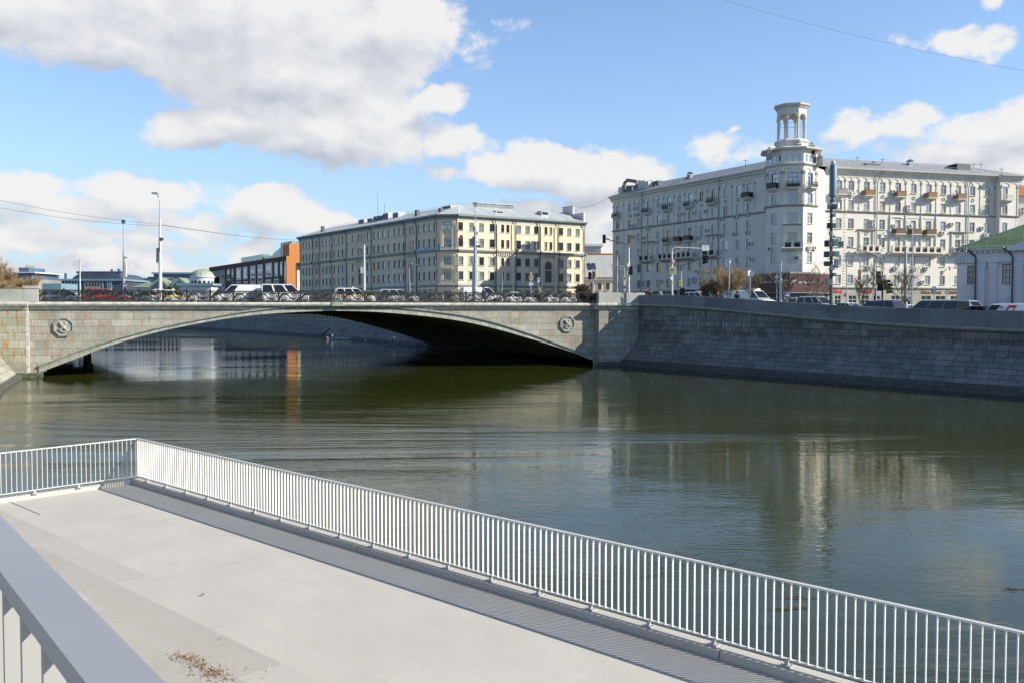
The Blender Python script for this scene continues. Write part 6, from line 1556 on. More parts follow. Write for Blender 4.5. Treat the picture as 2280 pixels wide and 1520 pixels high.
furn('lamp_post', 1118, YB(1118)+40, 'thin grey lamp post before the middle drainpipe of the yellow facade', 'lamp post', [('pole', 610, .07, .05, 'galv'), ('line', [(1118, 612, 0), (1112, 604, 0), (1098, 611, 0)], .03, 'galv', 'arm')], 6.2)
furn('traffic_light', 1320, 118, 'slim pole with two dark back to back traffic light heads beside the bridge pylon', 'traffic light', [('pole', 598, .07, .07, 'galv'), ('light', 1313.5, 615, R(150)), ('light', 1325, 612, R(-120), TLY), ('light', 1313, 601, R(150)) if 0 else ('box', 1320, 598, .1, .1, .1, 'galv', 'cap')])
# hanging signs on a span wire
p0, p1 = at(811, 566, YB(811)+14), at(1058, 536, YB(1058)); span = MB(); pts = []
for k in range(13): t = k/12; q = p0.lerp(p1, t); q.z -= .5*math.sin(math.pi*t)*.8; pts.append(q)
span.tube(pts, .014, 'pole_dark', 4); o = span.build('span_wire'); tag(o, 'thin wire slung between two bridge posts carrying hanging signs', 'wire')
for px, py, kd, lb in ((929, 561, 'arrow', 'leftmost of the blue arrow signs hanging on the wire'), (950.5, 558, 'arrow', 'second blue arrow sign from the left on the wire'), (978, 551, 'arrow', 'third blue arrow sign on the wire, in front of the chamfered building corner'), (1002, 543, 'arrow', 'rightmost blue arrow sign on the wire, nearest the round red sign'), (1027, 530, 'no_entry', 'round red no entry sign with white bar hanging on the wire')):
    t = (px-811)/(1058-811); Yh = p0.y+(p1.y-p0.y)*t; p = at(px, py, Yh); o = link('hanging_sign', sign_mesh(kd, .66 if kd == 'arrow' else .60), None, p, R(-50 if kd == 'arrow' else -42)); tag(o, lb, 'sign', 'signs hanging on the span wire')
# right bank, left group
furn('traffic_signal_mast', 1400, 104, 'white mast with dark arm reaching left, traffic light at its end and yellow diamond sign', 'traffic light', [
    ('pole', 552, .15, .11, 'pole_white'), ('line', [(1400, 553, 0), (1399, 547, 0), (1393, 543, 0), (1362, 536, 0), (1349, 532, 0)], .08, 'pole_dark'), ('line', [(1400, 558, 0), (1391, 546, 0)], .04, 'galv', 'brace'), ('light', 1345.5, 533, R(165)), ('sign', 'crossing', 1359, 537, .38, R(60)), ('sign', 'diamond', 1399.5, 591, .42, R(20)), ('sign', 'crossing', 1399.5, 609, .40, R(30)), ('light', 1405, 603, R(170))])
furn('lamp_post', 1374.5, 110, 'thin grey lamp post with arm bending right just left of the traffic signal mast', 'lamp post', [('pole', 570, .09, .07, 'galv'), ('line', [(1374.5, 570, 0), (1377, 563, 0), (1392, 559, 0)], .045, 'galv', 'arm'), ('box', 1394, 558, .45, .22, .08, 'galv', 'lamp_head')])
furn('sign_post', 1390.5, 100, 'grey mast with arm to the left carrying a stack of crossing and parking signs', 'sign', [('pole', 601, .08, .07, 'galv'), ('line', [(1390.5, 602, 0), (1389, 596, 0), (1383, 593, 0), (1358, 593, 0)], .05, 'galv'), ('line', [(1390, 605, 0), (1375, 595, 0)], .03, 'galv', 'brace'), ('sign', 'crossing', 1391, 621, .43), ('sign', 'board', 1391, 631, .35), ('sign', 'no_parking', 1391.5, 640, .32), ('sign', 'plate', 1391.5, 646, .34)])
furn('traffic_signal_mast', 1496.5, 93, 'pale mast with long horizontal arm to the right, yield sign and large crossing sign', 'traffic light', [
    ('pole', 560, .12, .09, 'pole_white'), ('line', [(1496.5, 561, 0), (1498, 554, 0), (1503, 551.5, 0), (1540, 553, 0), (1580, 555, 0)], .06, 'pole_white'), ('line', [(1498, 566, 0), (1520, 554, 0)], .035, 'pole_white', 'brace'), ('sign', 'panel', 1567, 553, .47, 0), ('sign', 'panel', 1575, 553, .47, 0),
    ('sign', 'yield', 1499, 584, .62), ('sign', 'crossing', 1498.5, 603.5, .66), ('sign', 'disc', 1496, 620, .44, R(30)), ('sign', 'disc', 1500, 630, .28), ('box', 1499, 657, .16, .15, .3, 'galv', 'cabinet')])
furn('traffic_signal_mast', 1516.5, 90, 'short mast with dark arm rising right to a signal head above a chevron board', 'traffic light', [
    ('pole', 604, .09, .07, 'galv'), ('line', [(1516.5, 606, 0), (1516, 597, 0), (1521, 591, 0), (1545, 582, 0), (1566, 573, 0)], .05, 'pole_dark'), ('line', [(1516, 604, 0), (1525, 592, 0)], .03, 'pole_dark', 'brace'), ('light', 1569, 577, R(200), None) if 0 else ('light', 1569, 578, R(35)), ('sign', 'crossing', 1515, 630, .42), ('sign', 'chevron', 1511, 652, .36), ('light', 1519, 651, R(15))])
furn('street_lamp', 1622.5, 88, 'slim post top lamp with white cylindrical head in front of the large bare shrub', 'street lamp', [('pole', 588, .07, .05, 'galv', 1624), ('cyl', 1624, 579, 588, .12, 'sign_white', 'lamp_head'), ('box', 1625.5, 578, .42, .42, .04, 'sign_white', 'cap')])
furn('sign_post', 1670, 86, 'thin post carrying two white panels seen from behind at the first young street tree', 'sign', [('pole', 598, .04, .04, 'galv'), ('sign', 'panel', 1668, 609, .40, R(20)), ('sign', 'panel', 1674, 610, .40, R(-30))])
furn('sign_post', 1729.5, 82, 'grey post with white triangular sign left of the thick white pole at the maroon fascia', 'sign', [('pole', 607, .04, .04, 'galv'), ('sign', 'warning', 1730, 615, .42)])
furn('pole', 1738.5, 84, 'thick plain white pole standing before the middle of the maroon fascia', 'pole', [('pole', 582, .15, .11, 'pole_white'), ('box', 1738.5, 582, .12, .12, .06, 'galv', 'cap')])
furn('information_sign', 1751, 90, 'blue and white street information board beneath the supermarket fascia', 'sign', [('pole', 648, .03, .03, 'galv'), ('sign', 'blue_board', 1753, 656, .60), ('sign', 'blue_board', 1748, 664, .30)])
# telecom mast
TM = [('pole', 445, .17, .13, 'pole_dark', 1851), ('cyl', 1854.5, 368, 440, .33, 'unit_blue', 'antenna_radome'), ('cyl', 1854.5, 440, 450, .2, 'unit_blue', 'radome_neck'), ('cyl', 1855, 359, 368, .2, 'ac_white', 'radome_cap')]
rt = random.Random(5)
for (x, y, w_, h, dy) in ((1848, 460, .42, .55, -.3), (1858, 461, .3, .5, -.4), (1846, 503, .35, .5, .2), (1856, 503, .35, .45, -.3), (1841, 543, .42, .6, .3), (1850, 544, .4, .5, -.4), (1860, 541, .5, .6, -.4), (1840, 567, .45, .55, .2), (1850, 566, .4, .5, -.4), (1862, 566, .5, .5, -.3), (1841, 588, .5, .45, .1), (1852, 596, .35, .5, -.4), (1862, 588, .3, .8, -.3), (1846, 629, .45, .55, -.3), (1857, 480, .22, .3, -.3), (1849, 520, .22, .35, -.3), (1856, 528, .25, .2, .3), (1858, 612, .25, .3, -.2)):
    TM.append(('box', x, y, w_, .3, h, 'unit_blue' if rt.random() < .7 else 'pole_dark', 'radio_unit', dy))
for y in (452, 470, 492, 512, 533, 553, 577, 600): TM.append(('line', [(1843, y, .3), (1851, y-1, -.35), (1862, y+1, .2)], .03, 'pole_dark', 'bracket'))
for k in range(9): x = 1846+rt.random()*10; y = 455+k*17; TM.append(('line', [(x, y, -.3), (x+rt.uniform(-4, 4), y+6, -.5), (x+rt.uniform(-5, 5), y+14, -.3)], .02, 'sign_black', 'cable'))
TM.append(('line', [(1866, 459, -.4), (1868, 459, -.45)], .28, 'sign_white', 'dish'))
furn('telecom_mast', 1851, 84, 'tall dark telecom mast crowded with radio boxes and a big blue grey cylinder on top', 'mast', TM)
furn('street_lamp', 1885, 84, 'slim lamp post with flat round top right of the telecom mast', 'street lamp', [('pole', 590, .05, .045, 'galv'), ('cyl', 1885, 581, 590, .09, 'sign_white', 'lamp_head'), ('box', 1885, 580, .45, .45, .04, 'galv', 'cap')])
furn('traffic_signal_mast', 1915.5, 86, 'grey mast with arm to the left carrying a small crossing sign and mast boxes', 'traffic light', [('pole', 582, .09, .07, 'galv'), ('line', [(1915.5, 583, 0), (1914, 577, 0), (1909, 575, 0), (1885, 579, 0), (1864, 581, 0)], .05, 'galv'), ('line', [(1915, 586, 0), (1900, 577, 0)], .03, 'galv', 'brace'), ('sign', 'crossing', 1861, 582, .33, R(20)), ('box', 1914, 607, .25, .2, .5, 'balcony_wood', 'cabinet'), ('box', 1914, 618, .2, .2, .35, 'pole_dark', 'cabinet')])
furn('traffic_signal_mast', 1965, 80, 'grey mast with long arm rising left to a tilted crossing sign above the traffic', 'traffic light', [
    ('pole', 596, .10, .07, 'pole_dark'), ('line', [(1965, 597, 0), (1965, 583, 0), (1961, 573, 0), (1935, 563, 0), (1885, 549, 0)], .065, 'galv'), ('line', [(1964, 588, 0), (1950, 571, 0)], .035, 'galv', 'brace'), ('line', [(1965, 590, 0), (1953, 575, 0)], .03, 'galv', 'brace'), ('sign', 'crossing', 1872, 545, .50, R(-25)), ('sign', 'yield', 1965, 602, .42), ('sign', 'crossing', 1966, 619, .50),
    ('light', 1958, 636, R(160)), ('light', 1973, 634, R(30), TLY), ('light', 1956, 617, R(160)), ('light', 1977, 643, R(60), TLY)])
furn('sign_post', 1943, 84, 'post with round blue and red no parking sign left of the traffic lights', 'sign', [('pole', 630, .03, .03, 'galv'), ('sign', 'no_parking', 1943, 632, .34), ('sign', 'plate', 1943, 641, .34)])
furn('pole', 2016.5, 78, 'thick tapered dark pole with ribbed foot behind the black minivan', 'pole', [('pole', 552, .19, .11, 'galv'), ('cyl', 2016, 660, 672, .26, 'pole_dark', 'base')])
furn('lamp_post', 2031.5, 76, 'tall thin lamp post with long curved arm to the left and white notice board', 'lamp post', [('pole', 512, .07, .05, 'galv'), ('line', [(2031.5, 513, 0), (2027, 500, 0), (2010, 490, 0), (2000, 487, 0)], .035, 'galv'), ('box', 1997, 486.5, .5, .2, .08, 'pole_dark', 'lamp_head'), ('sign', 'board', 2033, 626, .42), ('sign', 'plate', 2023, 660, .40)])
furn('sign_post', 2080, 84, 'post with square blue arrow sign in front of the shop lettering', 'sign', [('pole', 640, .03, .03, 'galv'), ('sign', 'arrow', 2080, 644, .44)])
r_ = furn('flag', 1881, 90, 'small red flag hanging from a thin staff before the shop windows', 'flag', [('line', [(1884, 655, 0), (1877, 662, 0)], .02, 'galv', 'staff')])
mb = MB(); c = [at(x, y, 90)-r_.location for x, y in ((1876, 662), (1882, 652), (1884, 655), (1884, 663), (1880, 660))]; mb.ring([c, [v+Vector((0, .05, 0)) for v in c]], 'red_paint'); mb.build('cloth', r_)
furn('utility_cabinet', 1616, 88, 'small pale utility cabinet at the foot of the post top lamp', 'cabinet', [('box', 1615.5, 664, .30, .3, .55, 'pole_white', 'cabinet_body')])

# ------------------------------------------------------------------ wires
def wire(a, b, sag, r, label):
    mb = MB(); pts = []
    for k in range(25): t = k/24; q = a.lerp(b, t); q.z -= sag*4*t*(1-t); pts.append(q)
    mb.tube(pts, r, 'pole_dark', 4); tag(mb.build('overhead_wire'), label, 'wire')
top = at(356, 501, YB(357)); 
wire(at(-140, 417, 62), at(356, 500, YB(357)), .33, .012, 'upper of two overhead wires from the left edge to the white lamp post')
wire(at(-140, 436, 60), at(356, 503, YB(357)+.1), .42, .013, 'lower of two overhead wires from the left edge to the white lamp post')
wire(at(356, 501, YB(357)), at(668, 534, 270), .5, .03, 'overhead wire from the white lamp post across to the yellow building')
wire(at(1590, -6, 60), at(2330, 168, 46), .3, .006, 'thin dark wire crossing the sky at the upper right')
wire(at(1287, 464, 224), at(1384, 420, 207), 1.0, .035, 'thin wire between the yellow building roof and the white building roof')

# ------------------------------------------------------------------ trees and shrubs, leafless
mat('bark', (.16, .125, .085), .9, .25, 6, .4, 20); mat('bark_pale', (.34, .27, .17), .9, .25, 4); mat('twig', (.24, .19, .13), .9, .25, 2); mat('twig_gold', (.42, .31, .17), .9, .25, 1.2, col2=(.26, .19, .11))
mat('trunk_orange', (.33, .20, .08), .9, .25, 4)
def bare(name, p, h, seed, label, cat, levels=4, stems=1, spread=.55, tw='twig', bk='bark', first=.35, r0=.09, nb=4, tr=.012, group=None, tmin=.45, up=.25, dens=2):
    rnd = random.Random(seed); root = empty(name, p, label=label, cat=cat, group=group); T_, C_ = MB(), MB()
    def grow(a, d, ln, r, lv):
        n = 4; pts = [a]; q = a.copy(); dd = d.copy()
        for k in range(n):
            dd = (dd + Vector((rnd.gauss(0, .11), rnd.gauss(0, .11), up*.25+rnd.gauss(0, .06)))).normalized(); q = q+dd*(ln/n); pts.append(q)
        mb = T_ if lv < 2 else C_
        mb.tube(pts, [max(tr, r*(1-.14*k)) for k in range(n+1)], bk if lv < 2 else tw, 5 if lv < 2 else 3, caps=False)
        if lv >= levels: return
        for k in range(nb+(dens if lv > 0 else -1 if dens == 0 and lv else 0)):
            t = rnd.uniform(tmin if lv == 0 else .25, 1.0); i = min(n-1, int(t*n)); f = t*n-i; s_ = pts[i].lerp(pts[i+1], f)
            a2 = rnd.uniform(0, 6.283); side = Vector((math.cos(a2), math.sin(a2), rnd.uniform(-.1, .5))).normalized()
            nd = (dd*(1-spread)+side*spread+Vector((0, 0, up*.4))).normalized()
            grow(s_, nd, ln*rnd.uniform(.45, .7), r*.55, lv+1)
    for s_ in range(stems):
        a = rnd.uniform(0, 6.283); tilt = 0 if stems == 1 else rnd.uniform(.1, .65)
        grow(Vector((rnd.uniform(-.3, .3), rnd.uniform(-.3, .3), 0)) if stems > 1 else Vector((0, 0, 0)), Vector((math.cos(a)*tilt, math.sin(a)*tilt, 1)).normalized(), h*(first if stems == 1 else rnd.uniform(.4, .6)), r0, 0)
    T_.build('trunk', root); C_.build('crown', root); return root
def gp(px, Y):
    if px > 1405: Y = max(Y, Yq(px, -5.5))
    p = at(px, 660, Y); return Vector((p.x, p.y, gz(p.x, p.y)))
bare('shrub', gp(1626, 96), 4.5, 3, 'large dense leafless golden brown shrub in front of the grey building wing', 'shrub', levels=4, stems=13, tw='twig_gold', bk='bark_pale', r0=.045, nb=3, tr=.008, spread=.5)
bare('shrub', gp(1588, 99), 3.4, 9, 'smaller leafless shrub on the left side of the big golden shrub', 'shrub', levels=4, stems=10, tw='twig', bk='bark_pale', r0=.04, nb=4, tr=.008, spread=.5)
for i, (px, Y, h, lb) in enumerate(((1671, 80, 4.3, 'young bare street tree with orange trunk behind the two white panels'), (1746, 80, 4.5, 'young bare street tree with orange trunk in front of the middle of the maroon fascia'), (1822, 79, 4.9, 'young bare street tree near the right end of the maroon fascia'), (1907, 80, 4.9, 'young bare street tree left of the long signal arm'), (2004, 73, 5.2, 'young bare street tree standing before the traffic lights and the black minivan'))):
    bare('street_tree', gp(px, Y), h, 20+i, lb, 'tree', levels=3, stems=1, tw='twig', bk='trunk_orange' if i < 2 else 'bark_pale', first=.60, r0=.075, nb=7, tr=.0075, spread=.60, group='young bare street trees', tmin=.45, dens=0)
p = at(-12, 660, 128); bare('tree', Vector((p.x, p.y, 5.2)), 8.2, 41, 'wide bare golden brown tree at the far left edge above the bridge parapet', 'tree', levels=4, stems=9, tw='twig_gold', bk='bark_pale', r0=.1, nb=5, tr=.016, spread=.5)
p = at(40, 660, 135); bare('tree', Vector((p.x, p.y, 5.2)), 5.6, 43, 'lower bare brown tree in front of the grey office block at the left', 'tree', levels=4, stems=8, tw='twig_gold', bk='bark_pale', r0=.08, nb=5, tr=.014, spread=.55)
p = at(398, 640, 360); bare('tree', Vector((p.x, p.y, 5.2)), 11, 47, 'small distant bare tree among the green roofs', 'tree', levels=3, stems=7, tw='twig_gold', bk='bark_pale', r0=.12, nb=4, tr=.05, spread=.4)
p = at(1306, 660, 110); bare('creeper', gp(1300, 106), 2.5, 52, 'dark leafless creeper tangled round the right end of the bridge railing', 'plant', levels=4, stems=10, tw='bark', bk='bark', r0=.03, nb=5, tr=.012, spread=.7)
bare('creeper', BF.P(PYL0-.9, 6.76, .0), 1.5, 53, 'dark dead creeper clinging to the last panel of the bridge railing', 'plant', levels=3, stems=12, tw='bark', bk='bark', r0=.02, nb=5, tr=.010, spread=.8)
# driftwood caught at the far embankment foot
for px, py, s_, sd, lb in ((888, 766, 2.2, 1, 'pale tangle of driftwood at the water edge beneath the right side of the arch'), (782, 752, 1.4, 2, 'smaller pale tangle of driftwood further along the embankment foot'), (752, 752, 1.1, 3, 'smallest pale driftwood tangle, leftmost on the embankment foot')):
    g_ = ground_at(px, py+4, 0); rnd = random.Random(sd); mb = MB()
    for k in range(16):
        a = g_+Vector((rnd.gauss(0, s_), rnd.gauss(0, .5), rnd.uniform(.02, .25))); v = Vector((rnd.uniform(-1, 1), rnd.uniform(-.4, .4), abs(rnd.gauss(0, .5)))).normalized()*s_*rnd.uniform(.4, 1.1); mb.tube([a, a+v], [.06, .03], 'far_white', 4)
    tag(mb.build('driftwood'), lb, 'driftwood', 'driftwood at the embankment foot')
g_ = ground_at(716, 748, .3); mb = MB(); mb.tube([g_, g_+Vector((1.8, .3, 1.6))], [.16, .1], 'timber', 5); tag(mb.build('log'), 'dark leaning log at the water edge beyond the bridge', 'log')

# ------------------------------------------------------------------ vehicles
def car(name, label, L_, H_, W_, body, P, rz, kind='sedan', group=None, extra=None, glass='car_glass'):
    """x forward. body shell, glazing, wheels with rims, lamps"""
    root = empty(name, P, rz, label, 'car' if kind in ('sedan', 'suv') else 'van', group)
    if body not in MATS: pass
    hw = W_/2; gc = .18 if kind == 'sedan' else .22; belt = H_*(.60 if kind == 'sedan' else .56); hood = H_*(.58 if kind == 'sedan' else .56)
    if kind == 'sedan': low = [(-L_/2, .35), (-L_/2, belt*.9), (-L_*.46, belt), (L_*.20, belt), (L_*.42, hood*.93), (L_/2-.04, hood*.72), (L_/2, .4)]; cab = (-L_*.36, -L_*.20, L_*.04, L_*.22)
    elif kind == 'suv': low = [(-L_/2, .4), (-L_/2, belt), (L_*.22, belt), (L_*.44, hood*.95), (L_/2, hood*.7), (L_/2, .4)]; cab = (-L_*.48, -L_*.42, L_*.08, L_*.25)
    else: low = [(-L_/2, .35), (-L_/2, belt), (L_*.30, belt), (L_*.44, hood*.86), (L_/2, hood*.6), (L_/2, .4)]; cab = (-L_*.495, -L_*.48, L_*.15, L_*.33)
    # lower body with wheel arches cut as a raised underside, bevelled
    me = bpy.data.meshes.new('body'); bm = bmesh.new()
    wx = (-L_*.31, L_*.31); wr = .33 if kind == 'sedan' else .36
    und = []
    for cx in (wx[1], wx[0]):
        for k in range(7): a = math.pi*k/6; und.append((cx+(wr+.06)*math.cos(a), max(gc, wr*.9+(wr+.06)*math.sin(a)*.95)))
    poly = [(low[0][0]+.08, gc)] + low + [(L_/2-.05, gc)] + und
    for sy in (-1, 1):
        pass
    def ringp(y, inset): return [bm.verts.new((x*(1-inset*.25/L_), y, z-(inset*.04 if z > belt*.8 else 0))) for x, z in poly]
    ys = [(-hw, 1), (-hw+.10, 0), (hw-.10, 0), (hw, 1)]; rs = [ringp(y, i_) for y, i_ in ys]; n = len(poly)
    for a, b in zip(rs[:-1], rs[1:]):
        for k in range(n): bm.faces.new((a[k], a[(k+1) % n], b[(k+1) % n], b[k]))
    for r__ in (rs[0][::-1], rs[-1]):
        f = bm.faces.new(r__)
    bmesh.ops.triangulate(bm, faces=[f for f in bm.faces if len(f.verts) > 4])
    # greenhouse
    b0, t0, t1, b1 = cab; wt = hw*.76 if kind == 'sedan' else hw*.84
    def vv(x, y, z): return bm.verts.new((x, y, z))
    nseg = 3
    B = [vv(b0, -hw*.96, belt-.01), vv(b1, -hw*.96, belt-.01), vv(b1, hw*.96, belt-.01), vv(b0, hw*.96, belt-.01)]; T1 = [vv(t0, -wt, H_-.07), vv(t1, -wt, H_-.07), vv(t1, wt, H_-.07), vv(t0, wt, H_-.07)]; T2 = [vv(t0+.12, -wt*.8, H_), vv(t1-.15, -wt*.8, H_), vv(t1-.15, wt*.8, H_), vv(t0+.12, wt*.8, H_)]
    for a, b in ((B, T1), (T1, T2)):
        for k in range(4): bm.faces.new((a[k], a[(k+1) % 4], b[(k+1) % 4], b[k]))
    bm.faces.new(T2); bmesh.ops.recalc_face_normals(bm, faces=bm.faces)
    bm.to_mesh(me); bm.free(); me.materials.append(MATS[body]); me.polygons.foreach_set('use_smooth', [True]*len(me.polygons))
    try: me.set_sharp_from_angle(angle=R(30))
    except Exception: pass
    link('body', me, root)
    def lerp(a, b, t): return tuple(a[i]+(b[i]-a[i])*t for i in range(3))
    C = {'rb': (b0, hw*.96, belt), 'fb': (b1, hw*.96, belt), 'ft': (t1, wt, H_-.07), 'rt': (t0, wt, H_-.07)}
    def pane(a, b, c, d, nm, off):
        q = [Vector(p_) for p_ in (a, b, c, d)]; cen_ = sum(q, Vector())/4; q = [cen_+(p_-cen_)*.90 for p_ in q]; nn_ = (q[1]-q[0]).cross(q[2]-q[0]).normalized()
        if nn_.dot(Vector(off)) < 0: nn_ = -nn_
        mb = MB(); mb.ring([[p_+nn_*.004 for p_ in q], [p_+nn_*.014 for p_ in q]], glass); mb.build(nm, root)
    nw = 1 if kind == 'panel_van' else 3
    for sy in (-1, 1):
        s_ = lambda p_: (p_[0], p_[1]*sy, p_[2]); rb, fb, ft, rt_ = s_(C['rb']), s_(C['fb']), s_(C['ft']), s_(C['rt'])
        cuts = [.72, 1.0] if kind == 'panel_van' else [0, .33, .68, 1]
        for a, b in zip(cuts[:-1], cuts[1:]): pane(lerp(rb, fb, a+.01), lerp(rb, fb, b-.01), lerp(rt_, ft, b-.01), lerp(rt_, ft, a+.01), 'side_window', (0, sy, 0))
    m_ = lambda p_: (p_[0], -p_[1], p_[2]); pane(C['fb'], m_(C['fb']), m_(C['ft']), C['ft'], 'windscreen', (1, 0, .3)); pane(C['rb'], m_(C['rb']), m_(C['rt']), C['rt'], 'rear_window', (-1, 0, .3))
    for cx in wx:
        for sy in (-1, 1):
            mb = MB(); mb.ring([[Vector((cx+r__*math.cos(a), sy*y_, wr+r__*math.sin(a))) for a in [k*math.pi/9 for k in range(18)]] for r__, y_ in ((wr*.6, hw-.02), (wr*.95, hw-.02), (wr, hw-.05), (wr, hw-.2), (wr*.5, hw-.2))], 'tyre'); w_ = mb.build('wheel', root)
            mb = MB(); mb.ring([[Vector((cx+r__*math.cos(a), sy*y_, wr+r__*math.sin(a))) for a in [k*math.pi/6 for k in range(12)]] for r__, y_ in ((wr*.62, hw-.03), (wr*.55, hw-.015), (wr*.15, hw-.05))], 'galv'); mb.build('rim', w_)
    for sy in (-1, 1):
        mb = MB(); mb.box((L_/2-.05, sy*(hw-.28), hood*.72), (.16, .36, .15), 'lamp_lens'); mb.build('headlight', root)
        mb = MB(); mb.box((-L_/2+.04, sy*(hw-.16), belt*.82), (.12, .22, .30), 'sign_red'); mb.build('tail_light', root)
        mb = MB(); mb.box((b1-.12, sy*(hw+.08), belt+.08), (.12, .18, .13), 'sign_black'); mb.build('mirror', root)
    if extra: extra(root, L_, H_, W_, belt)
    return root
def paint(T, b, c): pass
for nm, c in (('car_white', (.72, .72, .71)), ('car_red', (.32, .02, .02)), ('car_black', (.012, .013, .015)), ('car_silver', (.42, .44, .45)), ('car_blue', (.10, .15, .22)), ('car_grey', (.16, .17, .18)), ('car_darkred', (.18, .02, .02))):
    mat(nm, c, .25, .02, 2, coat=.8)
mat('car_glass', (.010, .012, .014), .06, .05, 2, ior=1.45)
mat('tyre', (.02, .02, .02), .8, .1)
mat('taxi_yellow', (.85, .52, .02), .3, .02)
def taxi(root, L_, H_, W_, belt):
    mb = MB(); 
    for sy in (-1, 1): mb.box((-.1, sy*(W_/2+.004), belt-.13), (L_*.8, .012, .16), 'taxi_yellow')
    mb.build('stripe', root); mb = MB(); mb.box((-.1, 0, H_+.08), (.18, .4, .14), 'taxi_yellow'); mb.build('roof_sign', root)
def roof_unit(root, L_, H_, W_, belt): mb = MB(); mb.box((L_*.02, 0, H_+.09), (.9, 1.1, .18), 'car_white'); mb.build('cooling_unit', root)
def delivery(root, L_, H_, W_, belt):
    for sy in (1, -1):
        for q, m_, o_ in (([(-L_*.20, belt+.02), (-L_*.05, belt+.02), (-L_*.14, H_-.12), (-L_*.27, H_-.12)], 'sign_red', .012), ([(-L_*.19, belt+.16), (-L_*.11, belt+.16), (-L_*.15, belt+.45), (-L_*.23, belt+.45)], 'car_white', .024)):
            mb = MB(); mb.ring([[Vector((x, sy*(W_/2*(.96-.12*(z-belt)/(H_-.07-belt))+d_), z)) for x, z in q] for d_ in (o_, o_+.008)], m_); mb.build('decal', root)
    M = Matrix.Translation(root.location) @ Matrix.Rotation(root.rotation_euler.z, 4, 'Z')
    for s_, z in (('Яндекс', belt+.42), ('Доставка', belt+.13)): text(s_, M @ Matrix.Translation((L_*.05, W_/2*.96-.0, z)) @ Matrix.Rotation(math.pi, 4, 'Z') @ Matrix.Rotation(-.11, 4, 'X'), .30, 'sign_black', parent=root, ext=.004)
def on_bridge(px, v=-12): u, z = BF.hit(px, 655, v); p = BF.P(u, 0, v); p.z = 6.62; return p
bz = BF.rz; G1 = 'vehicles crossing the bridge'
car('parked_car', 'blue grey car behind the second panel of the bridge railing from the left', 4.3, 1.45, 1.8, 'car_blue', on_bridge(150, -11), bz, 'sedan', G1)
car('car', 'dark red car crossing behind the left part of the bridge railing', 4.4, 1.5, 1.8, 'car_red', on_bridge(238, -8), bz, 'suv', G1)
car('car', 'grey blue saloon between the red car and the first taxi on the bridge', 4.2, 1.45, 1.8, 'car_blue', on_bridge(322, -14), bz+math.pi, 'sedan', G1)
car('taxi', 'white taxi with yellow side stripe under the tall white lamp post', 4.5, 1.48, 1.8, 'car_white', on_bridge(388, -10), bz, 'sedan', G1, taxi)
car('van', 'plain white panel van on the bridge in front of the dark brown building', 4.9, 2.12, 1.95, 'car_white', on_bridge(530, -12), bz+math.pi, 'panel_van', G1)
car('minivan', 'white minivan with dark windows on the bridge before the orange brick end', 5.0, 2.15, 1.95, 'car_white', on_bridge(634, -10), bz, 'van', G1)
car('taxi', 'white and yellow taxi right of the minivan, in front of the yellow building', 4.5, 1.75, 1.8, 'car_white', on_bridge(788, -8), bz, 'suv', G1, taxi)
car('car', 'silver car on the bridge before the arched window of the yellow building', 4.4, 1.65, 1.8, 'car_silver', on_bridge(886, -8), bz, 'suv', G1)
car('van', 'white panel van with sloping nose behind the person in purple', 4.9, 2.0, 1.9, 'car_white', on_bridge(1072, -10), bz, 'panel_van', G1)
car('car', 'white saloon just right of the van near the middle of the right railing', 4.4, 1.42, 1.8, 'car_white', on_bridge(1150, -8), bz, 'sedan', G1)
car('car', 'white saloon nearest the right end of the bridge railing', 4.4, 1.35, 1.8, 'car_white', on_bridge(1250, -8), bz, 'sedan', G1)
def on_quay(px, d=-8): u, z = RBF.hit(px, 668, d); p = RBF.P(u, 0, d); p.z = gz(p.x, p.y); return p
qz = RBF.rz; G2 = 'vehicles on the embankment road'
car('parked_car', 'silver car whose roof shows left of the bare shrub above the parapet', 4.4, 1.5, 1.8, 'car_silver', on_quay(1560, -11), qz, 'suv', G2)
car('parked_car', 'dark blue car almost hidden behind the shrub stems', 4.2, 1.6, 1.8, 'car_blue', on_quay(1590, -17), qz, 'suv', G2)
car('van', 'white van with a cooling unit on its roof beside the first young tree', 4.6, 1.95, 1.85, 'car_white', on_quay(1676, -9), qz, 'panel_van', G2, roof_unit)
car('parked_car', 'grey white estate car left of the telecom mast foot', 4.5, 1.75, 1.8, 'car_silver', on_quay(1822, -13), qz, 'suv', G2)
car('parked_car', 'white car just right of the telecom mast foot', 4.2, 1.35, 1.75, 'car_white', on_quay(1893, -9), qz, 'sedan', G2)
car('parked_car', 'black car with roof bars in front of the traffic lights', 4.7, 1.72, 1.85, 'car_black', on_quay(1953, -6), qz+math.pi, 'suv', G2)
car('parked_car', 'white saloon squeezed between the black car and the black minivan', 4.3, 1.42, 1.8, 'car_white', on_quay(2008, -10), qz+math.pi, 'sedan', G2)
car('minivan', 'long glossy black minivan parked behind the parapet', 5.1, 1.95, 1.95, 'car_black', on_quay(2080, -4.5), qz+math.pi, 'van', G2)
car('van', 'pale grey van end showing between the black minivan and the red car', 4.6, 2.0, 1.85, 'car_silver', on_quay(2148, -7.5), qz+R(60), 'panel_van', G2)
car('parked_car', 'dark red car with black roof next to the delivery van', 4.4, 1.62, 1.8, 'car_darkred', on_quay(2180, -6.5), qz+math.pi, 'suv', G2)
car('delivery_van', 'white delivery van with red emblem and blue lettering at the right edge', 4.5, 1.82, 1.85, 'car_white', on_quay(2240, -4.6), qz+math.pi, 'panel_van', G2, delivery)

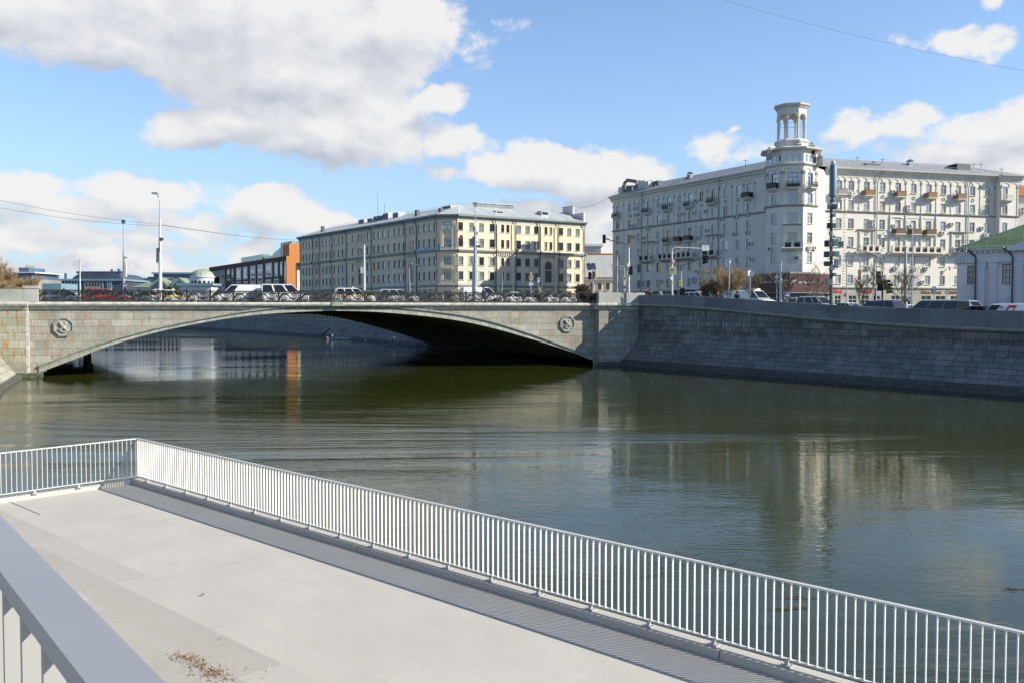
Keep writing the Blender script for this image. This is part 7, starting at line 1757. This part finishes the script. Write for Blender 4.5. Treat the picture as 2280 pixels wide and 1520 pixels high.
# ------------------------------------------------------------------ people
mat('skin', (.50, .30, .22), .6, .05, 8); mat('hair_brown', (.07, .04, .025), .8, .2, 20); mat('cloth_dark', (.02, .022, .03), .9, .2, 6); mat('cloth_purple', (.22, .08, .38), .9, .2, 6); mat('cloth_navy', (.03, .05, .11), .9, .2, 6); mat('cloth_olive', (.12, .12, .08), .9, .2, 6); mat('cloth_pale', (.48, .45, .42), .9, .1, 6); mat('jeans', (.05, .07, .12), .9, .2, 6); mat('hair_fair', (.45, .28, .12), .8, .2, 20)
def skin_mesh(name, V, E_, rad, m, sub=1):
    me = bpy.data.meshes.new(name); me.from_pydata(V, E_, []); o = bpy.data.objects.new(name, me); COL.objects.link(o)
    mo = o.modifiers.new('s', 'SKIN'); mo.use_smooth_shade = True
    for i, v in enumerate(me.skin_vertices[0].data): v.radius = (rad[i], rad[i]) if not isinstance(rad[i], tuple) else rad[i]
    me.skin_vertices[0].data[0].use_root = True
    if sub: o.modifiers.new('b', 'SUBSURF').levels = sub
    bpy.context.view_layer.update(); dg = bpy.context.evaluated_depsgraph_get(); out = bpy.data.meshes.new_from_object(o.evaluated_get(dg)); bpy.data.objects.remove(o); out.name = name
    out.materials.clear(); out.materials.append(MATS[m]); return out
def person_meshes(stride):
    """standing height 1.75, facing +x, mid-stride by `stride` metres"""
    s = stride/2
    V = [(0, 0, .95), (0, 0, 1.15), (0, 0, 1.38), (.01, 0, 1.50), (.02, 0, 1.60), (.02, 0, 1.70)]; E_ = [(0, 1), (1, 2), (2, 3), (3, 4), (4, 5)]; rad = [(.15, .12), (.13, .10), (.16, .11), .055, (.078, .09), (.07, .08)]
    def chain(par, pts, rs):
        i = par
        for p_, r_ in zip(pts, rs): V.append(p_); rad.append(r_); E_.append((i, len(V)-1)); i = len(V)-1
        return i
    for sy in (-1, 1):
        f = sy*s
        chain(0, [(0.0, sy*.10, .88), (f*.55+.03, sy*.10, .50), (f, sy*.10, .10), (f+.13, sy*.11, .05)], [.085, .058, .042, .036])
        k = chain(2, [(0, sy*.19, 1.40), (-f*.35-.02, sy*.25, 1.13), (-f*.8+.08, sy*.25, .88), (-f*.8+.12, sy*.25, .80)], [.055, .042, .032, .034])
        for j, (dx, ln) in enumerate(((.03, .07), (.012, .085), (-.008, .08), (-.028, .065))): chain(k, [(-f*.8+.12+dx, sy*.255, .79-ln*.55), (-f*.8+.13+dx, sy*.245, .79-ln)], [.010, .008])
        chain(k, [(-f*.8+.17, sy*.235, .79), (-f*.8+.19, sy*.225, .755)], [.011, .009])
    V.append((.125, 0, 1.63)); rad.append(.018); E_.append((4, len(V)-1))   # nose
    for sy in (-1, 1): V.append((.02, sy*.095, 1.64)); rad.append(.018); E_.append((4, len(V)-1))
    body = (V, E_, rad)
    # jacket: torso and sleeves, trousers: legs, a little wider than the body
    def chain2(VV, EE, RR, par, pts, rs):
        i = par
        for p_, r_ in zip(pts, rs): VV.append(p_); RR.append(r_); EE.append((i, len(VV)-1)); i = len(VV)-1
    J = [[(0, 0, .88), (0, 0, 1.12), (0, 0, 1.38), (0, 0, 1.47)], [(0, 1), (1, 2), (2, 3)], [(.19, .15), (.17, .135), (.19, .14), .075]]
    for sy in (-1, 1): f = sy*s; chain2(*J, 2, [(0, sy*.20, 1.40), (-f*.35-.02, sy*.26, 1.13), (-f*.8+.06, sy*.255, .90)], [.075, .06, .048])
    T_ = [[(0, 0, .93)], [], [(.16, .13)]]
    for sy in (-1, 1): f = sy*s; chain2(*T_, 0, [(0, sy*.10, .84), (f*.55+.03, sy*.10, .50), (f, sy*.10, .12)], [.10, .075, .06])
    H = ([(0.0, 0, 1.66), (0.0, 0, 1.73), (-.03, 0, 1.60)], [(0, 1), (0, 2)], [(.095, .095), .06, .07])
    return body, J, T_, H
PM = {}
def person(px, Y, rz, label, coat, trou='jeans', hair='hair_brown', zg=None, h=1.72, stride=.5, group='pedestrians'):
    if stride not in PM: PM[stride] = person_meshes(stride)
    if px > 1405: Y = max(Y, Yq(px, -4.4))
    b, J, T_, H = PM[stride]; p = at(px, 650, Y); z = gz(p.x, p.y) if zg is None else zg
    root = link('person', skin_mesh('person', *b, 'skin'), None, (p.x, p.y, z), rz); sc_ = h/1.78; root.scale = (sc_,)*3; tag(root, label, 'person', group)
    link('jacket', skin_mesh('jacket', *J, coat), root); link('trousers', skin_mesh('trousers', *T_, trou), root); link('hair', skin_mesh('hair', *H, hair), root)
    mb = MB()
    for sy in (-1, 1): mb.box((.105, sy*.032, 1.648), (.012, .022, .010), 'sign_black')
    mb.box((.108, 0, 1.575), (.012, .05, .010), 'cloth_purple'); mb.build('face_features', root)
    return root
person(1076, YB(1076, -2.6), bz+math.pi, 'person in a long purple coat walking behind the railing by the white van', 'cloth_purple', 'cloth_purple', zg=ZS, h=1.72)
person(279, YB(279, -2.4), bz, 'person in a dark navy jacket behind the left part of the bridge railing', 'cloth_navy', zg=ZS, h=1.80)
person(1201, YB(1201, -3), bz, 'fair haired person in a pale and dark jacket by the blue and white transit sign', 'cloth_pale', 'cloth_dark', 'hair_fair', zg=ZS, h=1.78)
person(1187, YB(1187, -8), bz+math.pi, 'person partly hidden behind the crossing sign post on the bridge', 'cloth_olive', zg=6.62, h=1.78)
person(1437, 99, R(200), 'person in dark clothes on the embankment walk, leftmost of three by the cafe band', 'cloth_dark', h=1.85)
person(1449, 98, R(20), 'person in olive jacket on the embankment walk, middle of the three by the cafe band', 'cloth_olive', h=1.72)
person(1470, 97, R(190), 'person in grey jacket on the embankment walk, rightmost of the three by the cafe band', 'cloth_pale', 'cloth_dark', h=1.72)
person(1641, 87, R(100), 'person in black jacket and hood standing left of the white van', 'cloth_dark', 'cloth_dark', h=1.80, stride=.2)
person(1598, 92, R(0), 'person in dark blue jacket behind the shrub stems', 'cloth_navy', h=1.65, stride=.2)

mat('weed', (.09, .075, .03), .8, .3, 8)
# floating weed on the water near the terrace
for px, py, sd, lb in ((1742, 1355, 1, 'patch of floating brown weed on the water behind the railing near the right'), (1768, 1330, 2, 'thin strand of floating weed just above the larger weed patch'), (1758, 1353, 3, 'small floating weed tuft beside the weed patch'), (2262, 1312, 4, 'dark floating weed near the right picture edge'), (95, 889, 5, 'small orange leaf mat floating below the left end of the bridge')):
    c = ground_at(px, py, 0); rnd = random.Random(sd); mb = MB()
    for k in range(26):
        a = c+Vector((rnd.gauss(0, .16), rnd.gauss(0, .05), .006+rnd.random()*.012)); an = rnd.uniform(-.5, .5); e = Vector((math.cos(an), math.sin(an), 0))*rnd.uniform(.04, .12); f = Vector((-math.sin(an), math.cos(an), 0))*.018
        mb.face([a-e, a-f, a+e, a+f], 'weed' if sd < 5 else 'leaf_litter')
    tag(mb.build('floating_weed'), lb, 'weed', 'floating weed and leaves', kind='stuff')

# ------------------------------------------------------------------ faint smoke above the far chimneys
def smoke_fn(name, dens):
    m = bpy.data.materials.new(name); m.use_nodes = True; T = NT(m.node_tree); T.n.clear()
    o = T.n.new('ShaderNodeOutputMaterial'); v = T.n.new('ShaderNodeVolumePrincipled'); v.inputs['Color'].default_value = (.35, .42, .52, 1)
    c = T.co('Generated'); r = T.vm('LENGTH', T.vm('SUBTRACT', c, (.5, .5, .5)), out=1)
    d = T.math('MULTIPLY', T.ramp(r, .12, .48, 1, 0), T.ramp(T.noise(c, 4, 4, .6), .42, .65))
    T.set(v.inputs['Density'], T.math('MULTIPLY', d, dens)); T.l.new(v.outputs[0], o.inputs['Volume']); MATS[name] = m
smoke_fn('smoke', .045)
for px, py, rx, rz, lb in ((166, 583, 15, 11, 'larger faint grey smoke plume above the blue chimneys at left'), (303, 588, 10, 7, 'smaller faint grey smoke plume right of the tall dark lamp post')):
    c = at(px, py, 720); mb = MB(); mb.lathe([(.01, -1), (.5, -.87), (.87, -.5), (1, 0), (.87, .5), (.5, .87), (.01, 1)], (0, 0, 0), 'smoke', 14)
    o = mb.build('smoke_plume', loc=c, smooth=True); o.scale = (rx, rx, rz); tag(o, lb, 'smoke', kind='stuff')
